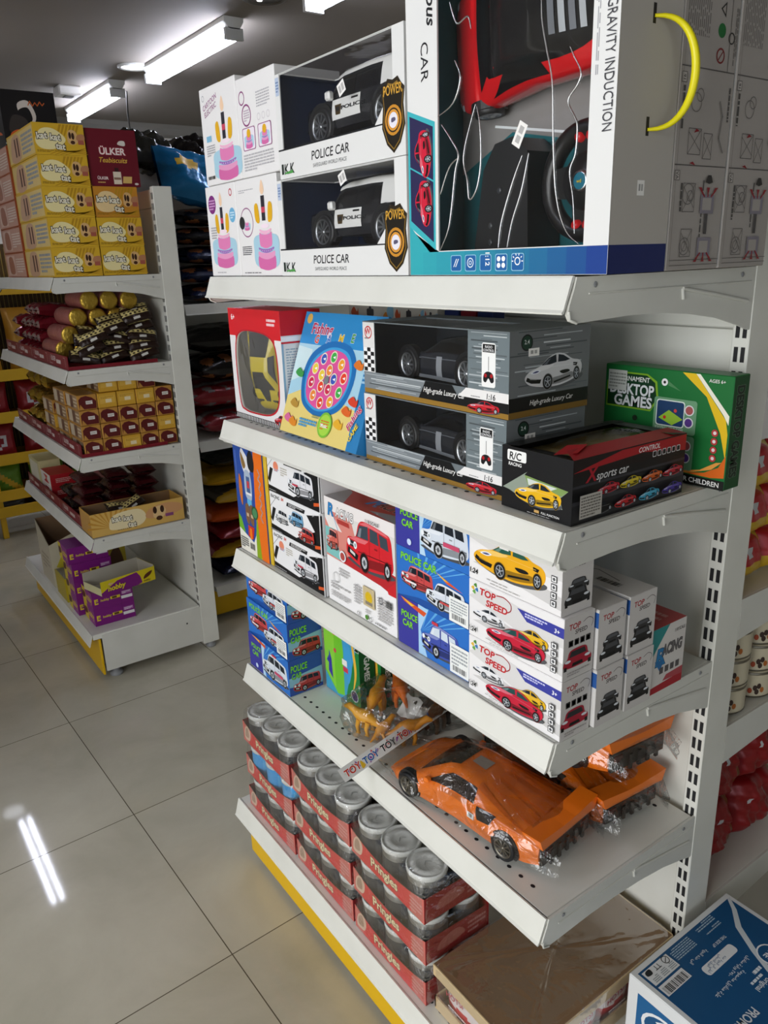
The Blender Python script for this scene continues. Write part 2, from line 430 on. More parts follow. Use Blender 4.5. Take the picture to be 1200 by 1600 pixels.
# ------------------------------------------------------------------ toy cars in the round
def car_specs():
    suv = dict(L=.30, W=.125, H=.125, top=[(0, .5), (.015, .88), (.05, .97), (.35, 1), (.6, .98), (.655, .95), (.745, .63), (.8, .62), (.95, .58), (.985, .5), (1, .3)],
               belt=[(0, .45), (.03, .58), (.7, .58), (.75, .58), (.95, .54), (1, .28)], sill=[(0, .26), (.1, .2), (.9, .2), (1, .24)],
               half=[(0, .86), (.03, .96), (.5, 1), (.95, .95), (1, .82)], roof=[(0, .72), (.05, .78), (.6, .78), (.66, .76), (.75, .88), (1, .72)], wx=(.19, .8), wr=.27)
    wedge = dict(L=.42, W=.19, H=.105, top=[(0, .66), (.03, .74), (.2, .82), (.42, .98), (.55, 1), (.62, .95), (.8, .6), (.92, .42), (.985, .28), (1, .2)],
                 belt=[(0, .58), (.04, .66), (.25, .66), (.6, .58), (.8, .5), (.95, .34), (1, .18)], sill=[(0, .2), (.1, .12), (.9, .1), (1, .12)],
                 half=[(0, .88), (.06, .97), (.25, 1), (.5, .93), (.75, .98), (.92, .9), (1, .72)], roof=[(0, .8), (.2, .66), (.42, .56), (.6, .56), (.8, .8), (1, .6)], wx=(.17, .8), wr=.27)
    coupe = dict(L=.31, W=.125, H=.088, top=[(0, .6), (.03, .72), (.12, .78), (.3, .96), (.45, 1), (.55, .96), (.7, .68), (.85, .6), (.96, .46), (1, .3)],
                 belt=[(0, .55), (.04, .64), (.3, .66), (.65, .62), (.9, .5), (1, .28)], sill=[(0, .22), (.1, .12), (.9, .12), (1, .16)],
                 half=[(0, .86), (.08, .97), (.3, 1), (.6, .95), (.85, .97), (1, .74)], roof=[(0, .8), (.12, .74), (.3, .62), (.55, .62), (.7, .8), (1, .6)], wx=(.19, .8), wr=.36)
    return dict(suv=suv, wedge=wedge, coupe=coupe)
SPEC = car_specs()
class CarSurf:
    def __init__(s, sp): s.sp = sp
    def at(s, u, sv, out=0.0):
        sp = s.sp; I = lambda k: float(np.interp(u, [a for a, _ in sp[k]], [b for _, b in sp[k]]))
        H, hw = sp['H'], sp['W'] / 2
        zt, zb, zs, hf, rf = I('top'), I('belt'), I('sill'), I('half'), I('roof')
        zb = min(zb, zt - .02)
        C = [(hf * .95, zs), (hf, (zs + zb) * .5), (hf * .96, zb), (min(rf, hf * .94), zt - (.05 if zt - zb > .1 else .012)), (0, zt)]
        v = (1 - abs(sv)) * 4; i = min(int(v), 3); t = v - i
        p = [C[max(i - 1, 0)], C[i], C[i + 1], C[min(i + 2, 4)]] if i < 3 else [C[2], C[3], C[4], (-C[3][0], C[3][1])]
        q = [0.5 * (2 * p[1][d] + (p[2][d] - p[0][d]) * t + (2 * p[0][d] - 5 * p[1][d] + 4 * p[2][d] - p[3][d]) * t * t + (3 * p[1][d] - p[0][d] - 3 * p[2][d] + p[3][d]) * t ** 3) for d in (0, 1)]
        if i in (1, 2):   # keep creases at the belt line
            l = [p[1][d] + (p[2][d] - p[1][d]) * t for d in (0, 1)]; q = [.5 * (a + b) for a, b in zip(q, l)]
        sg = -1 if sv < 0 else 1
        P = Vector(((u - .5) * sp['L'], sg * q[0] * hw, q[1] * H))
        if out:
            c = Vector((P.x, 0, .45 * H)); d = P - c; d.x = 0
            P += d.normalized() * out
        return P
    def mesh(s, mat, nu=44, nv=34):
        mb = MB(); us = sorted(set([i / nu for i in range(nu + 1)] + [a for a, _ in s.sp['top']]))
        G = [[s.at(u, -1 + 2 * j / nv) for j in range(nv + 1)] for u in us]
        mb.grid(G, mat, True); mb.poly(G[0][::-1], mat); mb.poly(G[-1], mat)
        mb.poly([g[0] for g in G] + [g[-1] for g in G[::-1]], plastic('#141414', .6))
        return mb
    def patch(s, mb, q, mat, out=.0009, n=(8, 8)):
        """q: four (u,sv) corners"""
        G = []
        for i in range(n[0] + 1):
            a = i / n[0]; row = []
            for j in range(n[1] + 1):
                b = j / n[1]
                u = (q[0][0] * (1 - a) + q[1][0] * a) * (1 - b) + (q[3][0] * (1 - a) + q[2][0] * a) * b
                v = (q[0][1] * (1 - a) + q[1][1] * a) * (1 - b) + (q[3][1] * (1 - a) + q[2][1] * a) * b
                row.append(s.at(u, v, out))
            G.append(row)
        mb.grid(G, mat, True)
    def disc(s, mb, uc, ru, rs, mat, out, n=28, rings=8):
        """rounded panel centred on the ridge line"""
        G = [[s.at(uc + ru * (q / rings) * math.copysign(abs(math.cos(t)) ** .7, math.cos(t)), rs * (q / rings) * math.copysign(abs(math.sin(t)) ** .7, math.sin(t)), out) for t in [2 * math.pi * k / n for k in range(n)]] for q in range(rings + 1)]
        mb.grid(G, mat, True, closev=True)
    def text(s, mb, body, u, sv, hgt, mat, bold=.02, out=.0016, flip=False):
        v, f, w0, w1 = glyphs(body, bold, 0); k = hgt / .72; n = len(mb.v); m = mb.mi(mat); sp = s.sp
        for (px, py) in v:
            dx = (px - (w0 + w1) / 2) * k * 1.12 / sp['L']; dv = py * k / (sp['H'] * 1.5)
            mb.v.append(s.at(u - dx if sv > 0 else u + dx, sv - dv if sv > 0 else sv + dv, out))
        for q in f: mb.f.append(tuple(n + i for i in q)); mb.m.append(m); mb.sm.append(False)
def wheel_mb(r, w, rim, dark, n=28, spokes=10):
    mb = MB()
    mb.lathe([(r * .72, -w / 2), (r * .95, -w / 2), (r, -w * .3), (r, w * .3), (r * .95, w / 2), (r * .74, w / 2), (r * .7, w * .42)], dark, n, 'y')
    mb.lathe([(r * .7, w * .42), (r * .66, w * .46), (r * .6, w * .3), (.0005, w * .22)], rim if spokes == 0 else dark, n, 'y')
    mb.lathe([(r * .72, w * .49), (r * .63, w * .49), (r * .62, w * .3)], rim, n, 'y')
    for k in range(spokes):
        t = 2 * math.pi * k / spokes; d = Vector((math.cos(t), 0, math.sin(t))); e = Vector((-d.z, 0, d.x)) * r * .055
        a, b = d * r * .1, d * r * .66; y = Vector((0, w * .46, 0)); y2 = Vector((0, w * .3, 0))
        mb.poly([a - e + y, b - e + y, b + e + y, a + e + y], rim); mb.poly([a - e + y2, b - e + y2, b - e + y, a - e + y], rim); mb.poly([a + e + y, b + e + y, b + e + y2, a + e + y2], rim)
    mb.lathe([(.0005, w * .5), (r * .14, w * .48), (r * .15, w * .3)], rim, 12, 'y')
    mb.lathe([(r * .72, -w / 2), (.0005, -w * .3)], dark, n, 'y')
    return mb
def toy_car(kind, label, loc, rot, body, scale=1.0, rim='#b8bcc2', glass='#0c0d10', name='toy_car', group=None, extra=None, steer=True):
    sp = SPEC[kind]; S = CarSurf(sp)
    root = thing(name, label, 'toy car', loc, group, rot, scale)
    bm = body if not isinstance(body, str) else plastic(body, .22, .5, .6)
    gl = plastic(glass, .1, .6, .3); dk = plastic('#131416', .45)
    mb = S.mesh(bm)
    L, W, H = sp['L'], sp['W'], sp['H']; r = sp['wr'] * H
    for u in sp['wx']:
        for sg in (-1, 1):   # wheel arches
            y = S.at(u, sg * .8).y; x = (u - .5) * L
            pr = [(x + r * 1.2 * math.cos(t), r * 1.02 + r * 1.2 * math.sin(t)) for t in [2 * math.pi * k / 24 for k in range(24)]]
            pr = [(a, max(b, sp['H'] * .12)) for a, b in pr]
            mb.prism(pr, 'y', y - sg * .012, y + sg * .0012, dk)
    if extra: extra(S, mb, L, W, H)
    mb.build('body', root, local=True)
    if kind == 'suv':
        gw = [('windshield', [(.668, -.2), (.668, .2), (.742, .27), (.742, -.27)])]
        for sg in (-1, 1): gw += [('side_window', [(.47, sg * .325), (.645, sg * .325), (.7, sg * .48), (.47, sg * .48)]), ('side_window', [(.26, sg * .325), (.45, sg * .325), (.45, sg * .48), (.26, sg * .48)])]
    elif kind == 'wedge':
        gw = [('windshield', [(.56, -.16), (.56, .16), (.76, .24), (.76, -.24)])]
        for sg in (-1, 1): gw += [('side_window', [(.40, sg * .29), (.56, sg * .29), (.70, sg * .44), (.38, sg * .45)])]
    else:
        gw = [('windshield', [(.53, -.17), (.53, .17), (.68, .24), (.68, -.24)]), ('rear_window', [(.16, -.2), (.16, .2), (.29, .17), (.29, -.17)])]
        for sg in (-1, 1): gw += [('side_window', [(.3, sg * .29), (.53, sg * .29), (.64, sg * .45), (.22, sg * .45)])]
    for nm, q in gw:
        w = MB(); S.patch(w, q, gl); w.build(nm, root, local=True)
    for u in sp['wx']:
        for sg in (-1, 1):
            y = S.at(u, sg * .8).y; w = wheel_mb(r, .02 * L / .3, metal(rim, .35), dk)
            M = Matrix.Translation(((u - .5) * L, y - sg * .006, r * 1.02))
            if sg < 0: M = M @ Matrix.Rotation(math.pi, 4, 'Z')
            w.xf(M).build('wheel', root, local=True)
    return root

# ------------------------------------------------------------------ soft packets
def pillow_mb(w, h, t, mat, n=(14, 14), wr=0.0, seed=1, zone=None, crimp=0.06, flat=0.0):
    """sealed packet lying in the x-y plane, crimped at the two x ends; zone(u,v)->material"""
    rnd = random.Random(seed); mb = MB(); a, b = n
    ph = [rnd.uniform(0, 6.28) for _ in range(6)]
    def th(u, v):
        e = max(0.0, 1 - abs(u) ** 3) if abs(u) < 1 - crimp else 0.02
        f = max(0.0, 1 - abs(v) ** 4) ** .5
        k = 1 + wr * (math.sin(7 * u + ph[0] + 3 * v) + .7 * math.sin(13 * v + ph[1] + 5 * u) + .5 * math.sin(19 * u + ph[2]))
        return t / 2 * (e ** .5) * f * k
    for sg in (1, -1):
        P = []
        for i in range(a + 1):
            u = -1 + 2 * i / a; row = []
            for j in range(b + 1):
                v = -1 + 2 * j / b
                nr = 1 - .06 * (1 - u * u) if abs(u) < 1 - crimp else 1.0
                row.append((u * w / 2, v * h / 2 * nr, sg * th(u, v) * (1 if sg > 0 else 1 - flat)))
            P.append(row if sg > 0 else row[::-1])
        mb.grid(P, mat, True, zone=(lambda i, j: zone(-1 + (2 * i + 1) / a, (-1 + (2 * j + 1) / b) * (1 if sg > 0 else -1))) if zone else None)
    return mb
# ------------------------------------------------------------------ the room
def floor_mat():
    m, nt, b = _new('polished_marble_tiles')
    tc = nt.nodes.new('ShaderNodeTexCoord'); mp = nt.nodes.new('ShaderNodeMapping')
    a = 0.0336
    ca, sa = math.cos(a), math.sin(a); tx, ty = -0.2148, 0.723
    mp.inputs['Rotation'].default_value = (0, 0, -a)
    mp.inputs['Location'].default_value = (-(tx * ca + ty * sa) + 6.0, -(-tx * sa + ty * ca) + 6.0, 0)
    nt.links.new(tc.outputs['Object'], mp.inputs['Vector'])
    br = nt.nodes.new('ShaderNodeTexBrick'); br.offset = 0.0; br.squash = 1.0
    br.inputs['Scale'].default_value = 1.0; br.inputs['Brick Width'].default_value = 0.6; br.inputs['Row Height'].default_value = 0.6
    br.inputs['Mortar Size'].default_value = 0.0013; br.inputs['Mortar Smooth'].default_value = 0.1
    br.inputs['Color1'].default_value = (1, 1, 1, 1); br.inputs['Color2'].default_value = (.93, .93, .92, 1); br.inputs['Mortar'].default_value = (.2, .18, .15, 1)
    nt.links.new(mp.outputs['Vector'], br.inputs['Vector'])
    n1 = nt.nodes.new('ShaderNodeTexNoise'); n1.inputs['Scale'].default_value = 3.2; n1.inputs['Detail'].default_value = 9; n1.inputs['Distortion'].default_value = .35; n1.inputs['Roughness'].default_value = .62
    nt.links.new(mp.outputs['Vector'], n1.inputs['Vector'])
    rp = nt.nodes.new('ShaderNodeValToRGB')
    e = rp.color_ramp.elements; e[0].position = .2; e[0].color = (*lin('#aeaa98'), 1); e[1].position = .8; e[1].color = (*lin('#ccc8b6'), 1)
    x = e.new(.5); x.color = (*lin('#bfbaa8'), 1)
    nt.links.new(n1.outputs['Fac'], rp.inputs['Fac'])
    mu = nt.nodes.new('ShaderNodeMix'); mu.data_type = 'RGBA'; mu.blend_type = 'MULTIPLY'; mu.inputs[0].default_value = 1
    nt.links.new(rp.outputs['Color'], mu.inputs[6]); nt.links.new(br.outputs['Color'], mu.inputs[7])
    nt.links.new(mu.outputs[2], b.inputs['Base Color'])
    b.inputs['Roughness'].default_value = 0.05
    b.inputs['Specular IOR Level'].default_value = 0.3
    return m
def wall_mat(h, nm, rough=.8):
    m, nt, b = _new(nm)
    tc = nt.nodes.new('ShaderNodeTexCoord'); nz = nt.nodes.new('ShaderNodeTexNoise'); nz.inputs['Scale'].default_value = 2.5; nz.inputs['Detail'].default_value = 6
    rp = nt.nodes.new('ShaderNodeValToRGB'); c = lin(h)
    rp.color_ramp.elements[0].color = (c[0] * .92, c[1] * .92, c[2] * .92, 1); rp.color_ramp.elements[1].color = (*c, 1)
    nt.links.new(tc.outputs['Object'], nz.inputs['Vector']); nt.links.new(nz.outputs['Fac'], rp.inputs['Fac']); nt.links.new(rp.outputs['Color'], b.inputs['Base Color'])
    b.inputs['Roughness'].default_value = rough
    return m
def struct(name, mb): return tag(mb.build(name), kind='structure')
X0, X1, Y0, Y1, ZC = -3.2, 3.4, -3.4, 6.9, 2.68
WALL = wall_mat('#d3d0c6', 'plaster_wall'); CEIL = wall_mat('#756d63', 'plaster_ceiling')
mb = MB(); mb.box(X0 - .1, X1 + .1, Y0 - .1, Y1 + .1, -.1, 0, floor_mat()); struct('floor', mb)
mb = MB(); mb.box(X0 - .1, X1 + .1, Y0 - .1, Y1 + .1, ZC, ZC + .1, CEIL); struct('ceiling', mb)
mb = MB(); mb.box(X0 - .1, X1 + .1, Y1, Y1 + .1, 0, ZC, WALL); struct('wall_back', mb)
mb = MB(); mb.box(X1, X1 + .1, Y0, Y1, 0, ZC, WALL); struct('wall_right', mb)
# the shop-window side walls: daylight comes in through these openings
mb = MB()
for q in ((Y0, -1.45, 0, ZC), (-1.45, .95, 0, .08), (-1.45, .95, 2.5, ZC), (.95, Y1, 0, ZC)): mb.box(X0 - .1, X0, q[0], q[1], q[2], q[3], WALL)
struct('wall_left', mb)
mb = MB()
for q in ((X0, -2.95, 0, ZC), (-2.95, -.25, 0, .2), (-2.95, -.25, 2.5, ZC), (-.25, X1, 0, ZC)): mb.box(q[0], q[1], Y0 - .1, Y0, q[2], q[3], WALL)
struct('wall_front', mb)
FR = plastic('#3a3c3e', .4)
mb = MB()
for q in ((-1.45, -1.41, .08, 2.5), (.91, .95, .08, 2.5), (-.27, -.23, .08, 2.5), (-1.41, .91, .08, .12), (-1.41, .91, 2.46, 2.5)): mb.box(X0 - .07, X0 - .03, q[0], q[1], q[2], q[3], FR)
mb.box(X0 - .052, X0 - .048, -1.41, .91, .12, 2.46, film('window_pane', .04, .02)); struct('window_1', mb)
mb = MB()
for q in ((-2.95, -2.91, .2, 2.5), (-.29, -.25, .2, 2.5), (-1.62, -1.58, .2, 2.5), (-2.91, -.29, .2, .24), (-2.91, -.29, 2.46, 2.5)): mb.box(q[0], q[1], Y0 - .07, Y0 - .03, q[2], q[3], FR)
mb.box(-2.91, -.29, Y0 - .052, Y0 - .048, .24, 2.46, film('window_pane', .04, .02)); struct('window_2', mb)
# unseen wall stub, added to keep daylight off the far aisle
mb = MB(); mb.box(-1.72, -1.62, 1.1, 4.6, 0, ZC, WALL); struct('wall_light_blocker', mb)
# cornice where the far wall meets the ceiling
mb = MB(); mb.prism([(Y1, ZC - .10), (Y1 - .05, ZC - .08), (Y1 - .07, ZC - .03), (Y1 - .10, ZC), (Y1, ZC)], 'x', X0, X1, wall_mat('#8d8a84', 'plaster_cornice')); struct('trim_1', mb)

# ------------------------------------------------------------------ ceiling lamps
def tube_lamp(x, y0, y1, label):
    o = thing('ceiling_tube_light', label, 'ceiling light', (x, (y0 + y1) / 2, 2.66), 'twin tube lights on the ceiling')
    w = painted('#cfcfca')
    m = MB(); m.prism([(x - .055, ZC), (x - .055, ZC - .02), (x - .03, ZC - .055), (x + .03, ZC - .055), (x + .055, ZC - .02), (x + .055, ZC)], 'y', y0, y1, w)
    m.build('housing', o)
    for e in (y0 + .012, y1 - .012):
        m = MB(); m.box(x - .05, x + .05, e - .012, e + .012, ZC - .105, ZC - .05, plastic('#b9bab8', .4)); m.build('lamp_holder', o)
    for s in (-.03, .03):
        m = MB(); m.tube([(x + s, y0 + .026, ZC - .083), (x + s, y1 - .026, ZC - .083)], .014, emit('#e6ebff', 42.0), 12)
        m.build('fluorescent_tube', o)
    return o
tube_lamp(1.40, 3.57, 4.78, 'twin tube ceiling light above the pink cake toy boxes, middle of the row')
tube_lamp(1.33, 5.25, 6.37, 'farthest twin tube ceiling light, above the yellow wafer boxes')
tube_lamp(1.52, 1.79, 2.99, 'twin tube ceiling light cut off by the top of the picture')
def downlight(x, y, label, glow):
    o = thing('recessed_downlight', label, 'ceiling light', (x, y, ZC))
    m = MB(); m.lathe([(.105, ZC + .0), (.105, ZC - .008), (.085, ZC - .012), (.08, ZC - .004)], painted('#c9c9c4') if glow else metal('#6a665f', .5), 28, 'z', (x, y, 0)); m.build('trim_ring', o)
    m = MB(); m.lathe([(.08, ZC - .004), (.0005, ZC - .005)], emit('#eef2ff', 5.0) if glow else plastic('#4a453f', .3), 28, 'z', (x, y, 0)); m.build('diffuser', o)
    if not glow:
        m = MB(); m.lathe([(.016, ZC - .006), (.012, ZC - .018), (.0005, ZC - .02)], emit('#ffffff', 6.0), 12, 'z', (x - .03, y, 0)); m.build('lamp', o)
tube_lamp(-.13, 4.12, 5.20, 'twin tube ceiling light over the aisle, mirrored in the floor tiles')
tube_lamp(-1.65, .55, 1.75, 'added twin tube light out of view, brightening floor and shelf tops')  # unseen lamp, added to lift the floor and shelf tops
downlight(-.17, 5.45, 'lit round recessed ceiling light mirrored in the floor tiles', True)
downlight(1.31, 4.83, 'lit round recessed ceiling light beside the end of a tube light', True)
downlight(1.40, 3.22, 'unlit dark round recessed ceiling light', False)
o = thing('ceiling_speaker', 'small white box on the ceiling beside the farthest tube light', 'ceiling fixture', (1.1, 5.62, ZC))
m = MB(); m.box(1.02, 1.18, 5.54, 5.70, ZC - .06, ZC, painted('#cfccc4'), bev=.01); m.build('housing', o)
m = MB(); m.box(1.07, 1.13, 5.59, 5.65, ZC - .066, ZC - .06, plastic('#55534f', .5)); m.build('grille', o)
mb = MB(); mb.tube([(1.40, 5.28, ZC - .06), (1.42, 5.36, 2.50), (1.47, 5.5, 2.44), (1.52, 5.62, 2.40), (1.62, 5.8, 2.36)], .006, plastic('#2b2926', .5), 6)
tag(mb.build('hanging_cable', origin=(1.40, 5.28, ZC - .06)), 'dark loose cable dangling from the farthest tube light', 'cable')

# ------------------------------------------------------------------ shelving
WH = painted('#e4e4dc'); WHD = painted('#d9d9d2'); SLOT = plastic('#17171a', .7); YEL = plastic('#e2b408', .4, .4); GREYP = plastic('#8b8d90', .45)
D = .358
SHZ = (1.444, 1.146, .847, .551); BASEZ = .190
def bracket_mb(x0, y, z, t=.004, sgn=1):
    """pressed-steel shelf bracket, rounded nose at the front and a hooked heel at the post"""
    pr = [(0, 0), (-.003, -.012), (-.010, -.030), (-.0125, -.040), (-.008, -.047), (.0, -.050), (.03, -.049), (.09, -.047), (.15, -.048), (.21, -.053), (.27, -.062), (.32, -.075), (.345, -.083), (.349, -.083), (.349, 0)]
    pr = [(x0 + sgn * a * D / .349, z + b) for a, b in pr]
    if sgn < 0: pr = pr[::-1]
    m = MB(); m.prism(pr[::-1], 'y', y, y + t, WHD)
    X = lambda a: x0 + sgn * a * D / .349
    m.tube([(X(.19), y - .0005, z - .021), (X(.25), y - .001, z - .030), (X(.335), y - .0005, z - .044)], .0028, WHD, 6)     # pressed ridge
    m.tube([(X(.19), y - .0005, z - .021), (X(.193), y - .0005, z - .034)], .0022, WHD, 6)
    m.tube([(X(.02), y - .0003, z - .0185), (X(.34), y - .0003, z - .0185)], .0012, WHD, 5)
    m.tube([(X(-.011), y - .0003, z - .036), (X(-.0095), y - .0003, z - .045), (X(.002), y - .0003, z - .0495)], .0018, WHD, 6)
    for a in (.03, .318): m.lathe([(.0035, y - .0006), (.0028, y - .0012), (.0005, y - .0012)], GREYP, 10, 'y', (X(a), 0, z - .009))
    return m
def gondola(label, x0, ya, yb, ztop, holes, group, bays=1, right_side=(), near_post=True):
    """double-sided slotted-post shelving; the main side faces -x. right_side: shelf heights of the far face"""
    xp = x0 + D
    o = thing('gondola_shelving', label, 'shelf unit', (xp + .03, (ya + yb) / 2, 0), group)
    PW, PD = .026, .066
    step = (yb - ya) / bays
    for k in range(bays + 1):
        y = ya + k * step - (.0 if k == 0 else PW)
        m = MB(); m.box(xp, xp + PD, y, y + PW, .02, ztop, WH, bev=.0015)
        n = int((ztop - .06) / .03353)
        zz = [1.4264 - .03353 * i for i in range(-8, 45) if .06 < 1.4264 - .03353 * i < ztop - .03]
        for z in zz:
            for q in (.004, .0145):
                m.poly([(xp - .0004, y + q + .0062, z - .0105), (xp - .0004, y + q, z - .0105), (xp - .0004, y + q, z + .0105), (xp - .0004, y + q + .0062, z + .0105)], SLOT)
        p = m.build('upright_post', o)
        m = MB(); m.lathe([(.018, 0), (.022, .008), (.012, .014), (.008, .03)], GREYP, 16, 'z', (xp + PD / 2, y + PW / 2, 0)); m.build('levelling_foot', p)
    m = MB()
    zs = [.16 + i * .30 for i in range(7)]
    for a, b in zip(zs[:-1], zs[1:]):
        b = min(b, ztop - .005)
        if b > a: m.box(xp + .012, xp + .02, ya + PW * .8, yb - PW * .8, a + .0012, b - .0012, WH, bev=.001)
    m.box(xp + .02, xp + .05, ya + PW, yb - PW, .16, ztop - .01, WHD); m.build('back_panel', o)
    for si, z in enumerate(SHZ):
        for k in range(bays):
            a, b = ya + k * step, ya + (k + 1) * step
            m = MB(); m.box(x0 + .002, xp - .004, a + .006, b - .006, z - .022, z, WH, bev=.001)
            m.box(x0 - .0015, x0 + .001, a + .004, b - .004, z - .004, z - .0002, SLOT)
            if holes:
                n = int((b - a - .1) / .0255)
                for hx in (x0 + .028, xp - .03):
                    for i in range(n):
                        hy = a + .06 + i * .0255
                        m.poly([(hx + .0032 * math.cos(t), hy + .0042 * math.sin(t), z + .0004) for t in [2 * math.pi * q / 10 for q in range(10)]], SLOT)
            s = m.build('shelf', o)
            m = MB()   # slanted price rail
            pr = [(x0 - .001, z + .001), (x0 - .004, z + .0015), (x0 - .0055, z - .001), (x0 - .0175, z - .0345), (x0 - .0205, z - .0375), (x0 - .0195, z - .0395), (x0 - .0165, z - .0385), (x0 - .0015, z - .002)]
            m.prism(pr[::-1], 'y', a + .003, b - .003, WH); m.build('price_rail', s)
            for y in ((a + .001,) if k == 0 else ()) + (b - .006,):
                bracket_mb(x0, y, z).build('bracket', s)
    # deeper base deck with rail and yellow kick plate
    xb = x0 - .062
    m = MB(); m.box(xb + .004, xp - .002, ya + .004, yb - .004, BASEZ - .02, BASEZ, WH, bev=.001)
    if holes:
        for i in range(int((yb - ya - .1) / .0255)):
            hy = ya + .06 + i * .0255
            for hx in (xb + .03, xp - .03):
                m.poly([(hx + .0032 * math.cos(t), hy + .0042 * math.sin(t), BASEZ + .0004) for t in [2 * math.pi * q / 10 for q in range(10)]], SLOT)
    m.box(xb + .035, xp, ya + .001, ya + .005, .035, BASEZ - .006, WHD)
    m.lathe([(.0035, ya + .0005), (.0028, ya - .0002), (.0005, ya - .0002)], SLOT, 10, 'y', (xp - .06, 0, BASEZ - .06))
    d = m.build('base_deck', o)
    m = MB()
    pr = [(xb + .003, BASEZ + .001), (xb, BASEZ + .0015), (xb - .0015, BASEZ - .001), (xb - .0115, BASEZ - .038), (xb - .0145, BASEZ - .041), (xb - .0135, BASEZ - .043), (xb - .0105, BASEZ - .042), (xb + .0025, BASEZ - .002)]
    m.prism(pr[::-1], 'y', ya + .002, yb - .002, WH); m.build('price_rail', d)
    m = MB(); m.box(xb + .022, xb + .030, ya + .003, yb - .003, .022, BASEZ - .022, YEL, bev=.001); m.build('kick_plate', o)
    for y in (ya + .03, yb - .03):
        m = MB(); m.lathe([(.024, .0), (.026, .010), (.014, .016), (.010, .036)], GREYP, 16, 'z', (xb + .075, y, 0)); m.box(xb + .04, xb + .11, y - .022, y + .022, .03, .042, GREYP); m.build('foot', d)
    # far face of the unit
    for z in right_side:
        m = MB(); m.box(xp + PD + .004, xp + PD + .40, ya + .004, yb - .004, z - .022, z, WH, bev=.001); 
        for i in range(int((yb - ya - .1) / .0255)):
            hy = ya + .06 + i * .0255
            m.poly([(xp + PD + .06 + .0032 * math.cos(t), hy + .0042 * math.sin(t), z + .0004) for t in [2 * math.pi * q / 10 for q in range(10)]], SLOT)
        s = m.build('shelf', o)
        m = MB(); x = xp + PD; pr = [(x, z), (x, z - .072), (x + .03, z - .070), (x + .4, z - .045), (x + .4, z)]; m.prism(pr[::-1], 'y', ya + .0, ya + .004, WHD); m.build('bracket', s)
    return o
MAIN_L = .972
gondola('white slotted-post shelf unit with yellow kick plate, full of toy boxes', 0, 0, MAIN_L, 1.86, True, 'white double-sided shelf units', 1, (.935, .70, .33))
gondola('white shelf unit with yellow kick plate beyond the aisle, full of biscuits', -.030, 2.13, 2.13 + 1.05, 1.725, False, 'white double-sided shelf units', 1, ())
# ------------------------------------------------------------------ helpers for cartons
def carton(name, label, cat, x0, x1, y0, y1, z0, z1, col, draw=None, group=None, bev=.0012, sides=None):
    mb = MB(); m = paper(col) if isinstance(col, str) else col
    mb.box(x0, x1, y0, y1, z0, z1, m, sides={k: (paper(v) if isinstance(v, str) else v) for k, v in (sides or {}).items()}, bev=bev)
    if draw: draw(mb, front(mb, x0, y0, y1, z0, z1), endf(mb, x0, x1, y0, z0, z1), topf(mb, x0, x1, y0, y1, z1))
    return tag(mb.build(name, origin=((x0 + x1) / 2, (y0 + y1) / 2, z0)), label, cat, group)
def shell_box(o, x0, x1, y0, y1, z0, z1, t, inner, outer, open_front, open_top=None, open_end=None):
    """carton walls around a window; open_front=(a0,b0,a1,b1) fraction of the front face (y from far edge)"""
    mb = MB()
    w = y1 - y0; h = z1 - z0
    fo, fi = paper(outer), paper(inner)
    def wall(axis, p0, p1, ra, rb, hole, matn, minn):
        a0, a1 = ra; b0, b1 = rb
        rects = [(a0, a1, b0, b1)] if not hole else [(a0, hole[0], b0, b1), (hole[2], a1, b0, b1), (hole[0], hole[2], b0, hole[1]), (hole[0], hole[2], hole[3], b1)]
        for (s0, s1, q0, q1) in rects:
            if s1 - s0 < 1e-5 or q1 - q0 < 1e-5: continue
            if axis == 'x': mb.box(p0, p1, s0, s1, q0, q1, matn, sides={('+x' if p0 == x0 else '-x'): minn})
            elif axis == 'y': mb.box(s0, s1, p0, p1, q0, q1, matn, sides={('+y' if p0 == y0 else '-y'): minn})
            else: mb.box(s0, s1, q0, q1, p0, p1, matn, sides={('+z' if p0 == z0 else '-z'): minn})
    f = open_front
    wall('x', x0, x0 + t, (y0, y1), (z0, z1), (y1 - f[2] * w, z0 + f[1] * h, y1 - f[0] * w, z0 + f[3] * h) if f else None, fo, fi)
    wall('x', x1 - t, x1, (y0, y1), (z0, z1), None, fo, fi)
    wall('y', y0, y0 + t, (x0 + t, x1 - t), (z0, z1), open_end, fo, fi)
    wall('y', y1 - t, y1, (x0 + t, x1 - t), (z0, z1), None, fo, fi)
    wall('z', z0, z0 + t, (x0 + t, x1 - t), (y0 + t, y1 - t), None, fo, fi)
    wall('z', z1 - t, z1, (x0 + t, x1 - t), (y0 + t, y1 - t), open_top, fo, fi)
    return mb

